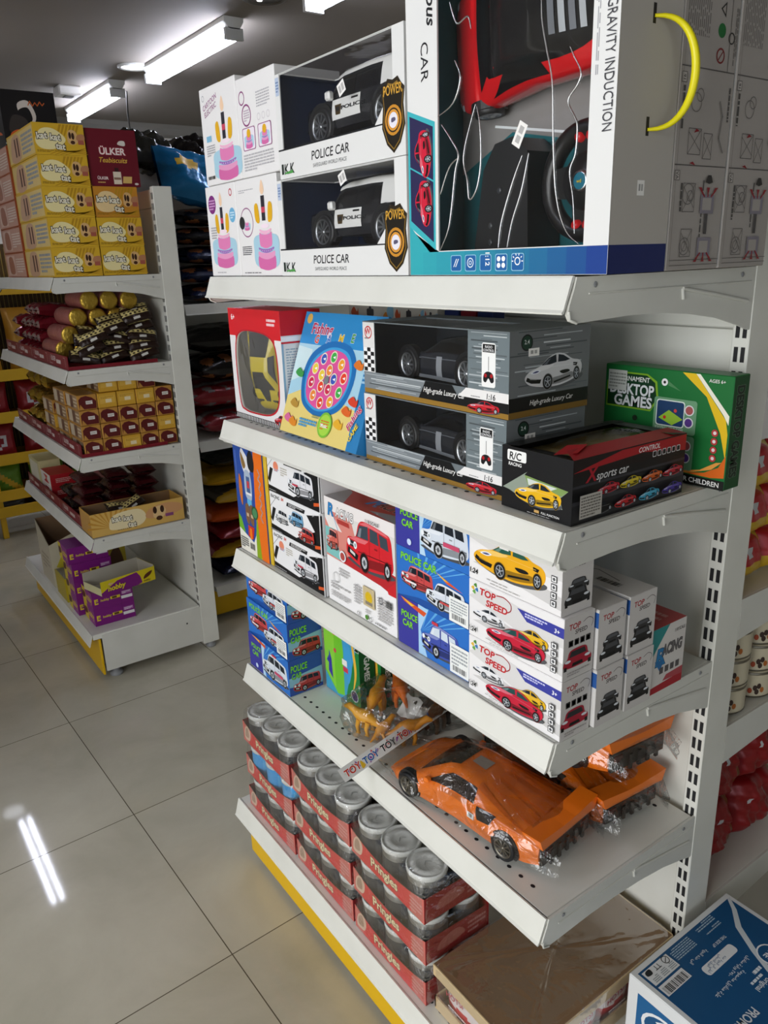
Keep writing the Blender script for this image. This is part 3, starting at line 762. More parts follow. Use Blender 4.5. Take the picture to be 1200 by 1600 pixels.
# ------------------------------------------------------------------ top shelf: the big remote-control car boxes
Z = 1.4465
bx0, bx1, by0, by1, bz1 = 0.0, .098, -.039, .299, Z + .372
BW, BH = by1 - by0, bz1 - Z
o = thing('remote_control_car_box', 'tall white window box with red remote-control car and yellow handle', 'toy box', (.05, .13, Z), 'big car boxes on the top shelf')
mb = shell_box(o, bx0, bx1, by0, by1, Z, bz1, .0025, '#1d6f78', '#e6e6e4', ((by1 - .2375) / BW, .0305 / BH, (by1 + .0055) / BW, .96))
F = front(mb, bx0, by0, by1, Z, bz1)
u = lambda y: (by1 - y) / BW; v = lambda z: (z - Z) / BH
def grad(F, x0, y0, x1, y1, c0, c1, n=12):
    a, b = lin(c0), lin(c1); F.lay()
    def hx(c): return '#%02x%02x%02x' % tuple(int(round(255 * (12.92 * q if q <= .0031308 else 1.055 * q ** (1 / 2.4) - .055))) for q in c)
    for i in range(n):
        t = i / (n - 1); c = hx([p + (q - p) * t for p, q in zip(a, b)])
        F.rect(x0 + (x1 - x0) * i / n, y0, x0 + (x1 - x0) * (i + 1) / n, y1, c, False)
grad(F, .001, .001, .999, .079, '#35aab4', '#1b3f8c')
F.poly([(.001, .079), (.185, .079), (.185, v(1.475)), (.13, v(1.475)), (.04, v(1.50)), (.001, v(1.512))], '#35aab4')
F.poly([(.0, v(1.51)), (u(.243), v(1.478)), (u(.243), v(1.632)), (.0, v(1.652))], '#3fb3bd')
F.poly([(.012, v(1.517)), (u(.247), v(1.488)), (u(.247), v(1.627)), (.012, v(1.645))], '#2c2850')
F.line([(.012, v(1.583)), (u(.247), v(1.563))], .002, '#3fb3bd')
for zz, c in ((1.572, '#d0203a'), (1.512, '#d0203a')):
    G = Face(mb, F.P(.155, v(zz - .005)), (0, 0, 1), (0, 1, 0), .06, .045); G.l = 3
    art_car(G, .02, .05, .95, .9, c, 'sport')
F.text('uzious', .125, v(1.80), .046, '#1a1a1c', 'l', .04, .3, rot=-90, maxw=.078 / BW * 1.0); 
F.text('CAR', .088, v(1.724), .040, '#1a1a1c', 'l', 0, rot=-90, sx=1.1)
for i, s in enumerate(('//', '~', '1:12', '88', 'o')):
    x = .255 + i * .082; F.rrect(x, .012, x + .062, .066, .008, '#8fc4dc'); F.rrect(x + .003, .0145, x + .059, .0635, .007, '#2360a0')
    if s == '~': F.ring(x + .03, .04, .018, .004, '#dfe9f2'); F.ring(x + .03, .04, .008, .003, '#dfe9f2')
    elif s == 'o':
        F.ring(x + .03, .042, .014, .004, '#ffffff')
        for k in range(6):
            t = math.pi * k / 5; F.line([(x + .03 + .02 * math.cos(t), .042 + .02 * BW / BH * math.sin(t)), (x + .03 + .026 * math.cos(t), .042 + .026 * BW / BH * math.sin(t))], .0012, '#ffffff')
    elif s == '88':
        for a in (.018, .042):
            for b in (.03, .05): F.ell(x + a, b, .009, None, '#ffffff')
    else: F.text(s, x + .031, .028 if s != '1:12' else .05, .026 if s != '1:12' else .02, '#ffffff', 'c', .03, .3 if s == '//' else 0, rot=-90 if s == '1:12' else 0, maxw=.05)
G = F.sub(u(-.005), .09, 1, 1)
F.text('GRAVITY INDUCTION', u(-.0235), v(1.702), .034, '#3a3a40', 'l', -.012, rot=-90, maxw=.117 / BW)
H_ = Face(mb, (0, -.0085, bz1 - .02), (0, 0, -1), (0, -1, 0), .16, .012); H_.l = 1; H_.prose(0, 0, 1, .55, 3, '#9a9aa0')
E = endf(mb, bx0, bx1, by0, Z, bz1)
E.rect(.0, .0, 1, .079, '#16245e'); E.rect(.0, .079, 1, 1, '#b4afa8')
price(E, .42, .21, .12, .04)
for zz in (1.690, 1.588): E.rect(.50, (zz - .006 - Z) / BH, .55, (zz + .012 - Z) / BH, '#22201e')
mb.build('box', o)
m = MB(); m.poly([(bx0 + .0012, by1 - .06, Z + .03), (bx0 + .0012, -.006, Z + .03), (bx0 + .0012, -.006, bz1 - .012), (bx0 + .0012, by1 - .06, bz1 - .012)], WINDOW); wf = m.build('window_film', o)
for path in [[(0.066, 1.722), (0.064, 1.702), (0.056, 1.674), (0.047, 1.643), (0.044, 1.6), (0.041, 1.564), (0.037, 1.534), (0.029, 1.508), (0.017, 1.489), (0.001, 1.478)], [(0.07, 1.80), (0.068, 1.76), (0.066, 1.722)], [(0.024, 1.671), (0.018, 1.661), (0.008, 1.645), (0.012, 1.634), (0.024, 1.621), (0.014, 1.604), (0.01, 1.595), (0.011, 1.569), (0.018, 1.552), (0.012, 1.525), (0.008, 1.489)], [(0.205, 1.693), (0.195, 1.673), (0.208, 1.648), (0.237, 1.637)], [(0.168, 1.64), (0.189, 1.588), (0.182, 1.558), (0.178, 1.536), (0.165, 1.547), (0.158, 1.576), (0.16, 1.616), (0.166, 1.638)], [(0.231, 1.627), (0.212, 1.607), (0.199, 1.589), (0.205, 1.569), (0.213, 1.523), (0.22, 1.5), (0.235, 1.478)], [(0.197, 1.586), (0.216, 1.576), (0.234, 1.546)], [(0.089, 1.576), (0.104, 1.548), (0.121, 1.507), (0.126, 1.478)], [(0.079, 1.577), (0.089, 1.539), (0.103, 1.507), (0.111, 1.478)], [(0.214, 1.756), (0.201, 1.731), (0.182, 1.734), (0.176, 1.72)]]:   # creases and ties in the film, their bright glints built as glossy tubes
    sm = cr(path, 5, False); n_ = len(sm); m = MB(); m.tube([(bx0 + .0006, y, z) for y, z in sm], [.0003 + .0009 * math.sin(math.pi * (i + .5) / n_) ** .6 for i in range(n_)], film('film_crease_glint', .62, .25), 6); m.build('film_crease_glint', wf)
m = MB(); hp = [(a, 1.6395 + .0515 * math.cos(math.pi * i / 24)) for i in range(25) for a in (math.sin(math.pi * i / 24) ** .75,)]; m.tube([(.052 + .034 * a, by0 - .028 * a, z) for a, z in hp], [.0016 + .0026 * a for a, z in hp], plastic('#e8dc10', .35), 10)
m.xf(Matrix.Translation((.0, 0, 0))); m.build('handle', o)
m = MB()   # backing tray with printed asphalt and teal panel
m.box(.088, .0945, by0 + .01, by1 - .01, Z + .01, bz1 - .01, paper('#146a72'))
B_ = front(m, .088, by0 + .01, by1 - .01, Z + .01, bz1 - .01)
B_.poly([(.0, .34), (.30, .46), (1, .33), (1, .62), (0, .7)], '#8f8d8b'); B_.line([(.2, .49), (1, .36)], .003, '#e8eef0')
for k in range(5): B_.line([(.25 + .06 * k, .3), (.45 + .05 * k, .40), (.7 + .03 * k, .42)], .001, '#0f4d58')
m.build('backing_card', o)
def extra_red(S, mb, L, W, H):
    gl = plastic('#101114', .12, .6, .5)
    S.disc(mb, .42, .30, .34, gl, .0012)
    for k in range(4):
        a = .18 + .042 * k; S.patch(mb, [(a, -.17), (a, .17), (a + .026, .17), (a + .026, -.17)], plastic('#b4b9bd' if k % 2 == 0 else '#70747a', .25), .003)
    for sg in (-1, 1): S.patch(mb, [(.93, sg * .3), (.93, sg * .5), (.985, sg * .48), (.985, sg * .3)], plastic('#d8dde2', .1), .001)
toy_car('wedge', 'big red toy sports car with black cabin inside the tall window box', (.0852, .128, 1.724), (Matrix.Rotation(math.radians(-5), 4, 'X') @ Matrix(((0, 0, -1), (1, 0, 0), (0, -1, 0))).to_4x4()).to_euler(), '#d8121c', .71, extra=extra_red, group=None).scale = (.725, .80, .66)
# steering-wheel controller and battery block behind the film
o = thing('steering_wheel_controller', 'black toy steering wheel controller with red buttons inside the tall window box', 'toy controller', (.05, .035, 1.545))
bk = plastic('#141517', .3); RED = plastic('#d51b22', .3)
def at_w(a, r, x=.045): return (x, .031 - r * math.cos(a), 1.545 + r * math.sin(a))
m = MB(); P = []
for i in range(40):
    a = 2 * math.pi * i / 40; row = []
    for k in range(10):
        t = 2 * math.pi * k / 10; row.append(at_w(a, .0545 + .0105 * math.cos(t), .045 + .0105 * math.sin(t)))
    P.append(row)
m.grid(P, bk, True, True, True); m.build('rim', o)
m = MB(); m.lathe([(.034, .078), (.036, .05), (.028, .036), (.0005, .033)], bk, 24, 'x', (0, .031, 1.545))
for a in (math.pi / 2, -math.pi / 2, math.pi):
    d = Vector((0, -math.cos(a), math.sin(a))); e = Vector((0, -d.z, d.y)) * .014; c = Vector((.045, .031, 1.545))
    m.poly([c + d * .02 - e, c + d * .056 - e, c + d * .056 + e, c + d * .02 + e], bk); m.poly([c + d * .02 - e * 1.3 - Vector((.004, 0, 0)), c + d * .06 - e - Vector((.004, 0, 0)), c + d * .06 + e - Vector((.004, 0, 0)), c + d * .02 + e * 1.3 - Vector((.004, 0, 0))], bk)
m.build('hub', o)
for a in (math.pi / 2, -math.pi / 2):
    for q in (-.008, .008):
        m = MB(); c = at_w(a, .046, 0); m.lathe([(.0065, .043), (.0055, .036), (.0005, .034)], RED, 14, 'x', (0, c[1] + q, c[2])); m.build('button', o)
m = MB(); m.lathe([(.0115, .034), (.011, .0315), (.009, .031)], metal('#c9ccd0', .25), 20, 'x', (0, .031, 1.545)); m.lathe([(.009, .0318), (.0005, .0312)], plastic('#1c6f86', .3), 20, 'x', (0, .031, 1.545))
Face(m, (.0305, .037, 1.5425), (0, -1, 0), (0, 0, 1), .012, .005).text('wd', .5, .1, .8, '#d8c02a', 'c', .02); m.build('badge', o)
m = MB(); m.prism([(.205, 1.452), (.105, 1.452), (.110, 1.585), (.135, 1.603), (.165, 1.598), (.185, 1.57)], 'x', .03, .084, plastic('#17191b', .4)); 
for q in ((.17, 1.485), (.17, 1.505), (.155, 1.545)): m.lathe([(.004, .0295), (.0035, .028), (.0005, .028)], plastic('#3a3d40', .3), 10, 'x', (0, q[0], q[1]))
tag(m.build('battery_block', origin=(.057, .14, 1.452)), 'black plastic block beside the toy steering wheel in the window box', 'toy part')
m = MB(); G = Face(m, (.0004, .094, 1.583), (0, -.5, .86), (0, .86, .5), .026, .014); G.rect(0, 0, 1, 1, '#f0eeea'); G.rect(.15, .25, .45, .75, '#b4b2b0'); G.rect(.55, .25, .85, .75, '#b4b2b0', False)
m.build('price_sticker', bpy.data.objects['remote_control_car_box'])
# boxes two and three behind it, printed instruction side outwards
def instruct(label, x0, x1):
    mb = MB(); mb.box(x0, x1, by0, by1, Z, bz1 - .004, paper('#a39d98'), sides={'-x': paper('#e4e4e2'), '+z': paper('#e4e4e2')}, bev=.001)
    w = bz1 - Z - .004
    G = FlipFace(mb, (x0, by0, Z + w), (0, 0, -1), (1, 0, 0), w, x1 - x0)   # reads with the box lying on its side
    ink = '#4c4a49'
    G.prose(.05, .50, .36, .95, 13, '#6f6b68', .45); G.prose(.05, .40, .2, .48, 2, '#4c4a49', .55)
    G.text('CE', .20, .28, .13, '#2c2b2b', 'c', .0, rot=180); G.text('X', .12, .30, .10, '#2c2b2b', 'c', .02); G.line([(.1, .285), (.14, .285)], .001, '#2c2b2b')
    G.poly([(.26, .27), (.30, .27), (.28, .37)], '#2c2b2b'); G.poly([(.268, .285), (.292, .285), (.28, .345)], '#a39d98')
    G.ell(.335, .32, .019, None, '#1d6a35'); G.ring(.40, .31, .021, .005, '#7d2a2c'); G.line([(.388, .27), (.412, .35)], .0012, '#7d2a2c')
    G.ring(.35, .13, .016, .004, '#2c2b2b'); G.prose(.27, .02, .42, .08, 2, '#6f6b68')
    G.line([(.44, .02), (.44, .98)], .0012, '#5a5655'); G.line([(.70, .02), (.70, .98)], .0012, '#5a5655'); G.line([(.24, .16), (.44, .16)], .0008, '#5a5655')
    for x, s in ((.455, '91'), (.715, 'VA')):
        G.rect(x, .88, x + .028, .97, '#5a5655'); G.rect(x + .002, .888, x + .026, .962, '#b5afaa'); G.text(s, x + .014, .9, .045, '#2f2d2d', 'c', .02)
    G.prose(.49, .88, .69, .95, 1, ink); G.prose(.48, .05, .6, .10, 1, ink); G.prose(.75, .80, .90, .86, 1, ink); G.prose(.74, .40, .93, .44, 1, ink)
    for cx, cy, r in ((.53, .68, .026), (.51, .62, .018), (.78, .70, .03), (.785, .66, .016), (.93, .70, .026), (.93, .70, .015)): G.ring(cx, cy, r, .0022, '#6a6665')
    for (a, b, c, d) in ((.60, .55, .67, .78), (.61, .34, .68, .5), (.88, .58, .96, .78), (.75, .58, .83, .8)):
        G.line([(a, b), (c, b), (c, d), (a, d), (a, b)], .0008, '#6a6665'); G.line([(a, b), (c, d)], .0007, '#6a6665'); G.line([(a + .01, d), (c - .01, b)], .0007, '#6a6665')
    G.line([(.52, .25), (.56, .18), (.62, .22), (.66, .12)], .002, '#7b7776')
    for x0_ in (.80, .925): G.rect(x0_ - .02, .20, x0_ + .035, .46, '#807b86'); G.rect(x0_ - .01, .25, x0_ + .025, .42, '#a39d98')
    G.rect(.835, .30, .895, .36, '#4a4748')
    for cx, s in ((.772, 1), (.965, -1)):
        for dy in (-.16, 0, .16): G.poly([(cx + s * .012, .33 + dy * .5), (cx - s * .012, .33 + dy - .03), (cx - s * .012, .33 + dy + .03)], '#8a1c28'); G.line([(cx + s * .014, .33 + dy * .4), (cx - s * .004, .33 + dy * .9)], .002, '#8a1c28')
    G.poly([(.725, .30), (.745, .26), (.75, .33), (.745, .40), (.725, .36)], '#2f2d2d'); G.poly([(.60, .66), (.612, .70), (.606, .60)], '#8a1c28'); G.poly([(.69, .68), (.70, .63), (.695, .74)], '#8a1c28')
    G.line([(.97, .03), (.97, .97)], .0006, ink); G.line([(.985, .03), (.985, .97)], .0006, ink); G.line([(.02, .965), (.98, .965)], .0006, '#77716e')
    return tag(mb.build('remote_control_car_box', origin=((x0 + x1) / 2, (by0 + by1) / 2, Z)), label, 'toy box', 'big car boxes on the top shelf')
instruct('grey instruction-printed box side directly right of the yellow-handled box', .1005, .200)
instruct('grey instruction-printed box at the right edge, behind its twin', .2035, .303)

# ------------------------------------------------------------------ police car window boxes
def police_extra(S, mb, L, W, H):
    wht = plastic('#e9e9e6', .25, .5, .5); blk = plastic('#0e0f12', .3)
    S.patch(mb, [(.02, -.30), (.02, .30), (.655, .30), (.655, -.30)], wht, .0012, (20, 10))
    for sg in (-1, 1):
        S.patch(mb, [(.41, sg * .50), (.68, sg * .50), (.68, sg * .84), (.41, sg * .84)], wht, .0010)
        S.patch(mb, [(.10, sg * .27), (.24, sg * .27), (.24, sg * .49), (.10, sg * .49)], wht, .0013)
        S.text(mb, 'POLICE', .480, sg * .70, .0125, plastic('#16181c', .4), .03, .0016)
        S.patch(mb, [(.585, sg * .59), (.65, sg * .59), (.64, sg * .77), (.595, sg * .77)], plastic('#4a3a1c', .4), .0014); S.patch(mb, [(.60, sg * .63), (.637, sg * .63), (.632, sg * .71), (.605, sg * .71)], plastic('#17151a', .4), .0018)
        S.patch(mb, [(.43, sg * .53), (.49, sg * .53), (.49, sg * .56), (.43, sg * .56)], blk, .0014)
        p = S.at(.69, sg * .5); mb.box(p.x - .008, p.x + .006, min(p.y, p.y + sg * .012), max(p.y, p.y + sg * .012), p.z, p.z + .016, wht, bev=.003)
        S.patch(mb, [(.96, sg * .25), (.96, sg * .42), (.99, sg * .42), (.99, sg * .25)], plastic('#dfe6ea', .1), .001)
        p = S.at(.05, sg * .55); mb.lathe([(.011, 0), (.009, .003), (.0005, .004)], plastic('#aab0b6', .2), 14, 'y', (p.x + .012, p.y if sg > 0 else p.y - .004, p.z - .006))
    mb.box(-.155, -.146, -.022, .022, .05, .094, blk, bev=.004); mb.box(-.09, .06, -.03, .03, H * .99, H * 1.03, blk, bev=.002)
def police_box(z0, z1, y0, y1, label, clabel, dx=.0):
    x0, x1 = dx, dx + .165; w = y1 - y0; h = z1 - z0; t = .002
    o = thing('police_car_box', label, 'toy box', ((x0 + x1) / 2, (y0 + y1) / 2, z0), 'police car window boxes')
    band = .285
    mb = shell_box(o, x0, x1, y0, y1, z0, z1, t, '#10264a', '#e4e4e2', (.045, band, .925, .995), (x0 + .003, y0 + .012, x1 - .06, y1 - .02))
    F = front(mb, x0, y0, y1, z0, z1)
    F.rect(0, band - .012, .95, band + .004, '#17181b')
    F.poly([(.925, band), (.925, band + .28), (.80, band)], '#e4e4e2')
    F.text('POLICE CAR', .30, .125, .085, '#17181a', 'l', .02, .12, sx=1.06, maxw=.40)
    F.text('SAFEGUARD WORLD PEACE', .31, .055, .035, '#3b3d40', 'l', .0, .12, maxw=.38)
    F.text('K.K', .045, .045, .10, '#1c2420', 'l', .04, .1); F.rect(.02, .045, .04, .145, '#26302a'); F.poly([(.045, .045), (.13, .045), (.12, .075), (.05, .06)], '#4e9a4a')
    F.rect(.008, .80, .04, .97, '#b9c6dc'); F.prose(.012, .83, .037, .94, 4, '#5a78a8')
    shield(F, .925, .03, .15, .62)
    mb.build('box', o)
    m = MB(); m.poly([(x0 + .001, y1 - .04 * w, z0 + band * h), (x0 + .001, y0 + .07 * w, z0 + band * h), (x0 + .001, y0 + .07 * w, z1 - .001), (x0 + .001, y1 - .04 * w, z1 - .001)], WINDOW)
    m.poly([(x0 + .001, y1 - .04 * w, z1 - .0008), (x0 + .001, y0 + .03 * w, z1 - .0008), (x1 - .055, y0 + .03 * w, z1 - .0008), (x1 - .055, y1 - .04 * w, z1 - .0008)], WINDOW); m.build('window_film', o)
    m = MB(); m.box(x0 + .02, x1 - .01, y0 + .006, y1 - .006, z0 + t, z0 + .25 * h, paper('#15233e'), bev=.001); m.build('inner_tray', o)
    yc = (y0 + y1) / 2 - .012
    toy_car('suv', clabel, (x0 + .080, yc, z0 + .25 * h + .0012), (0, 0, math.radians(90)), '#1a1c21', 1.0, rim='#a4a8ac', glass='#0b0d12', name='toy_police_car', group='black and white toy police cars', extra=police_extra).scale = (.95, .93, .82)
    m = MB(); G = Face(m, (x0 + .0008, yc - .005, z0 + h * (.60 if z0 > 1.5 else .84)), (0, -.9, .4), (0, .4, .9), .019, .017); G.rect(0, 0, 1, 1, '#f1efec'); G.rect(.15, .2, .45, .8, '#b4b2b0'); G.rect(.55, .2, .85, .8, '#b4b2b0', False); m.build('price_sticker', o)
    return o
police_box(1.4465, 1.600, .304, .668, 'white police car window box on the shelf, under its twin', 'black and white toy police car inside the lower window box')
police_box(1.6010, 1.757, .304, .652, 'white police car window box on top of its twin', 'black and white toy police car inside the upper window box')

# ------------------------------------------------------------------ pink cake toy boxes
def cake(F, cx, y0, w, h):
    def T(p): return (cx + p[0] * w, y0 + p[1] * h)
    F.blob([T(p) for p in ((-.5, .05), (-.62, .3), (-.5, .52), (.5, .52), (.62, .28), (.48, .04))], '#a9cfe0')
    for b, t, r, c in ((0, .22, .42, '#d56aa6'), (.17, .3, .40, '#e59cc4'), (.27, .36, .37, '#9a6cb8'), (.34, .58, .30, '#e07fb4'), (.55, .64, .28, '#f0b6d2')):
        F.blob([T(p) for p in ((-r, b + .04), (-r * .6, b), (0, b - .02), (r * .6, b), (r, b + .04), (r, t - .02), (r * .6, t - .04), (0, t - .05), (-r * .6, t - .04), (-r, t - .02))], c, 3)
    for k in range(7): F.ell(*T((-.3 + .1 * k, .30 - .02 * (1 - (k - 3) ** 2 / 9))), .012 * w / .5 * .5, None, '#f4e7f2', 8, up=(k == 0))
    F.ell(*T((0, .66)), .2 * w, .035 * h, '#f6e3ee')
def candle(F, cx, y0, w, h):
    """plain striped candle and yellow bunting on top of the cake"""
    F.rect(cx - .09 * w, y0, cx + .09 * w, y0 + .62 * h, '#2c2a33'); F.rect(cx - .09 * w, y0 + .2 * h, cx + .09 * w, y0 + .34 * h, '#c8455c'); F.blob([(cx, y0 + .64 * h), (cx + .1 * w, y0 + .76 * h), (cx, y0 + h), (cx - .1 * w, y0 + .76 * h)], '#f2cfae')
    for s in (-1, 1): F.blob([(cx + s * .22 * w, y0 - .02 * h), (cx + s * .42 * w, y0 + .02 * h), (cx + s * .45 * w, y0 + .38 * h), (cx + s * .28 * w, y0 + .42 * h)], '#e2ad1e')
def cake_front(F, kind):
    if kind == 'title':
        F.ring(.1, .9, .035, .008, '#9a9aa2'); F.text('CARTOON', .09, .77, .055, '#8c3f78', 'l', .02, .1, rot=14, maxw=.42); F.text('ELECTRIC', .12, .70, .055, '#8c3f78', 'l', .02, .1, rot=14, maxw=.40)
        candle(F, .62, .44, .5, .42); cake(F, .66, .03, .62, .58); F.rect(.12, .45, .26, .51, '#7fb7d4'); F.prose(.1, .3, .34, .42, 5, '#a9a7ad'); F.bars(.05, .05, .3, .1, bg=None)
    elif kind == 'round':
        F.ell(.2, .8, .13, None, '#7d2a7a'); F.prose(.1, .74, .3, .86, 4, '#d7a9d6'); F.ell(.86, .66, .10, None, '#6fb2d8'); F.prose(.79, .62, .93, .7, 3, '#d6ebf6')
        F.ring(.85, .9, .05, .016, '#c02a48'); candle(F, .5, .50, .5, .42); cake(F, .52, .1, .66, .60); F.prose(.1, .42, .3, .56, 5, '#a9a7ad'); F.prose(.2, .03, .8, .055, 1, '#b9b7bb')
    elif kind == 'back':
        F.ring(.24, .62, .125, .02, '#8c3f78'); F.ring(.14, .80, .08, .016, '#8c3f78'); F.prose(.17, .56, .32, .68, 5, '#b9a3b6')
        F.prose(.52, .66, .86, .82, 6, '#b3b1b6')
        for k in range(3): F.ring(.56 + .12 * k, .57, .04, .008, '#cfc9cf')
        for x0 in (.1, .52):
            F.rrect(x0, .27, x0 + .34, .50, .03, '#8c3f78'); F.rrect(x0 + .015, .278, x0 + .325, .492, .025, '#efe6ef'); cake(F, x0 + .17, .29, .2, .24); F.ell(x0 + .17, .44, .05, None, '#e2ad1e', 12)
        F.prose(.1, .06, .88, .24, 6, '#b9b7bb')
    else:
        F.prose(.08, .86, .45, .9, 2, '#b3b1b6'); F.ring(.24, .56, .16, .012, '#8c3f78'); cake(F, .24, .48, .14, .14); F.ell(.12, .56, .07, None, '#2a2a2c'); F.prose(.08, .22, .32, .32, 5, '#55535a')
        candle(F, .66, .56, .46, .40); cake(F, .68, .07, .48, .66); F.prose(.1, .025, .86, .045, 1, '#77757a')
for (y0, y1, z0, z1, kind, lab) in ((.835, .968, 1.4465, 1.615, 'round', 'white pink-cake toy box at the bottom left of the top shelf'),
                                    (.672, .833, 1.4465, 1.615, 'detail', 'white pink-cake toy box beside the lower police car box'),
                                    (.800, .955, 1.6162, 1.786, 'title', 'white pink-cake toy box with slanted purple title, upper far end'),
                                    (.655, .798, 1.6162, 1.776, 'back', 'white toy box with purple rings and two small pictures, upper row')):
    carton('cake_toy_box', lab, 'toy box', .002, .13, y0, y1, z0, z1, '#ebe9e8', lambda mb, F, E, T, kind=kind: cake_front(F, kind), 'pink cake toy boxes')
# ------------------------------------------------------------------ second shelf
Z = 1.1475
x0, x1, y0, y1, z1 = .035, .125, .757, .985, 1.381
o = thing('yellow_car_box', 'red and white window box with a yellow sports car standing on end', 'toy box', (.08, .87, Z))
w, h = y1 - y0, z1 - Z
mb = MB()
oval = cr([(.13, .16), (.10, .5), (.14, .72), (.26, .80), (.5, .81), (.76, .78), (.88, .68), (.90, .4), (.86, .2), (.7, .11), (.4, .09), (.22, .1)], 4)
N = len(oval)
def fr(p, x=x0): return (x, y1 - p[0] * w, Z + p[1] * h)
def rim(i):   # matching point on the box outline
    p = oval[i]; d = (p[0] - .5, p[1] - .46); k = min((.5 / abs(d[0])) if d[0] else 9, ((.54 if d[1] > 0 else .46) / abs(d[1])) if d[1] else 9); return (.5 + d[0] * k, .46 + d[1] * k)
WHT, REDP = paper('#e8e6e6'), paper('#d3222b')
for i in range(N):
    j = (i + 1) % N; a, b = rim(i), rim(j)
    pts = [fr(oval[i]), fr(oval[j]), fr(b)]
    for c in ((0, 0), (1, 0), (1, 1), (0, 1)):
        if (abs(a[0] - c[0]) < 1e-6 or abs(a[1] - c[1]) < 1e-6) and (abs(b[0] - c[0]) < 1e-6 or abs(b[1] - c[1]) < 1e-6) and not (abs(a[0] - b[0]) < 1e-6 or abs(a[1] - b[1]) < 1e-6): pts.append(fr(c))
    pts.append(fr(a)); mb.poly(pts, WHT)
    mb.poly([fr(oval[i]), fr(oval[j]), fr(oval[j], x0 + .004), fr(oval[i], x0 + .004)], WHT)
mb.poly([(x0, y0, Z), (x1, y0, Z), (x1, y0, z1), (x0, y0, z1)], WHT); mb.poly([(x0, y1, Z), (x1, y1, Z), (x1, y1, z1), (x0, y1, z1)], WHT)
mb.poly([(x1, y0, Z), (x1, y1, Z), (x1, y1, z1), (x1, y0, z1)], WHT); mb.poly([(x0, y0, Z), (x1, y0, Z), (x1, y1, Z), (x0, y1, Z)], WHT); mb.poly([(x0, y0, z1), (x1, y0, z1), (x1, y1, z1), (x0, y1, z1)], REDP)
F = front(mb, x0, y0, y1, Z, z1)
F.poly([(0, 1), (0, .80)] + [p for p in oval if p[1] > .70 and p[0] < .5][::1] + [p for p in oval if p[1] > .70 and p[0] >= .5] + [(1, .80), (1, 1)], '#d3222b') if False else None
up = sorted([p for p in oval if p[1] > .66], key=lambda p: p[0])
F.poly([(0, .76)] + [(up[0][0] - .002, .76)] + up + [(up[-1][0] + .002, .76), (1, .76), (1, 1), (0, 1)], '#d3222b')
for i in range(N):
    a, b = oval[i], oval[(i + 1) % N]
    if i % 1 == 0: F.poly([a, b, (.5 + (b[0] - .5) * 1.05, .46 + (b[1] - .46) * 1.04), (.5 + (a[0] - .5) * 1.05, .46 + (a[1] - .46) * 1.04)], '#b81f2c', i == 0)
F.text('6+', .06, .90, .05, '#ffffff', 'l', .03); F.prose(.76, .865, .92, .935, 2, '#f5d9dc', .6)
F.rect(0, .0, .98, .05, '#151515')
for k in range(30): F.poly([(.01 + .032 * k, .004), (.022 + .032 * k, .004), (.030 + .032 * k, .044), (.018 + .032 * k, .044)], '#f2f2f2', k == 0)
F.sub(.82, .02, .99, .12); art_car(F, .78, .03, .24, .11, '#c81f2a', 'sport')
E = endf(mb, x0, x1, y0, Z, z1); E.rect(0, .80, 1, 1, '#d3222b'); E.rect(0, .755, 1, .79, '#ffffff'); E.rect(0, .735, 1, .75, '#d3222b'); E.prose(.1, .3, .9, .7, 18, '#9fb0c0'); E.rect(0, 0, .05, .735, '#8fb4d0')
mb.build('box', o)
m = MB(); m.poly([fr(p, x0 + .002) for p in oval], WINDOW); m.build('window_film', o)
m = MB(); m.box(x1 - .012, x1 - .004, y0 + .004, y1 - .004, Z + .004, z1 - .004, paper('#8d9187')); G = front(m, x1 - .012, y0 + .004, y1 - .004, Z, z1)
for i in range(7):
    for k in range(8):
        if (i + k) % 2: G.rect(i / 7, k / 8, (i + 1) / 7, (k + 1) / 8, '#74786f', (i, k) == (0, 1))
m.build('backing_card', o)
def yel_extra(S, mb, L, W, H):
    bk = plastic('#101114', .15, .6, .4)
    S.patch(mb, [(.06, -.3), (.06, .3), (.40, .24), (.40, -.24)], bk, .0008); S.patch(mb, [(.88, -.45), (.88, -.1), (.96, -.1), (.96, -.45)], bk, .001); S.patch(mb, [(.88, .45), (.88, .1), (.96, .1), (.96, .45)], bk, .001)
    S.patch(mb, [(.76, -.1), (.76, .1), (.90, .05), (.90, -.05)], bk, .0008)
Rv = Matrix(((0, .25, -.97), (0, -.97, -.25), (-1, 0, 0))).to_4x4()
toy_car('wedge', 'yellow and black toy sports car standing on end in the red window box', (.094, .905, Z + .116), Rv.to_euler(), '#f0d800', .46, glass='#0c0d10', extra=yel_extra)
o = thing('toy_remote_control', 'black toy remote control beside the yellow car in the red box', 'toy controller', (.10, .805, Z + .03))
m = MB(); m.prism(cr([(.795, Z + .03), (.785, Z + .09), (.79, Z + .15), (.81, Z + .165), (.83, Z + .15), (.84, Z + .09), (.83, Z + .035)], 4), 'x', .075, .108, plastic('#1b1b1d', .35)); m.build('grip', o)
m = MB(); m.lathe([(.012, .076), (.010, .068), (.0005, .066)], plastic('#2f3033', .3), 16, 'x', (0, .812, Z + .145)); m.build('dial', o)
m = MB(); m.box(.068, .076, .806, .820, Z + .085, Z + .10, plastic('#e8c81a', .3), bev=.002); m.build('trigger', o)

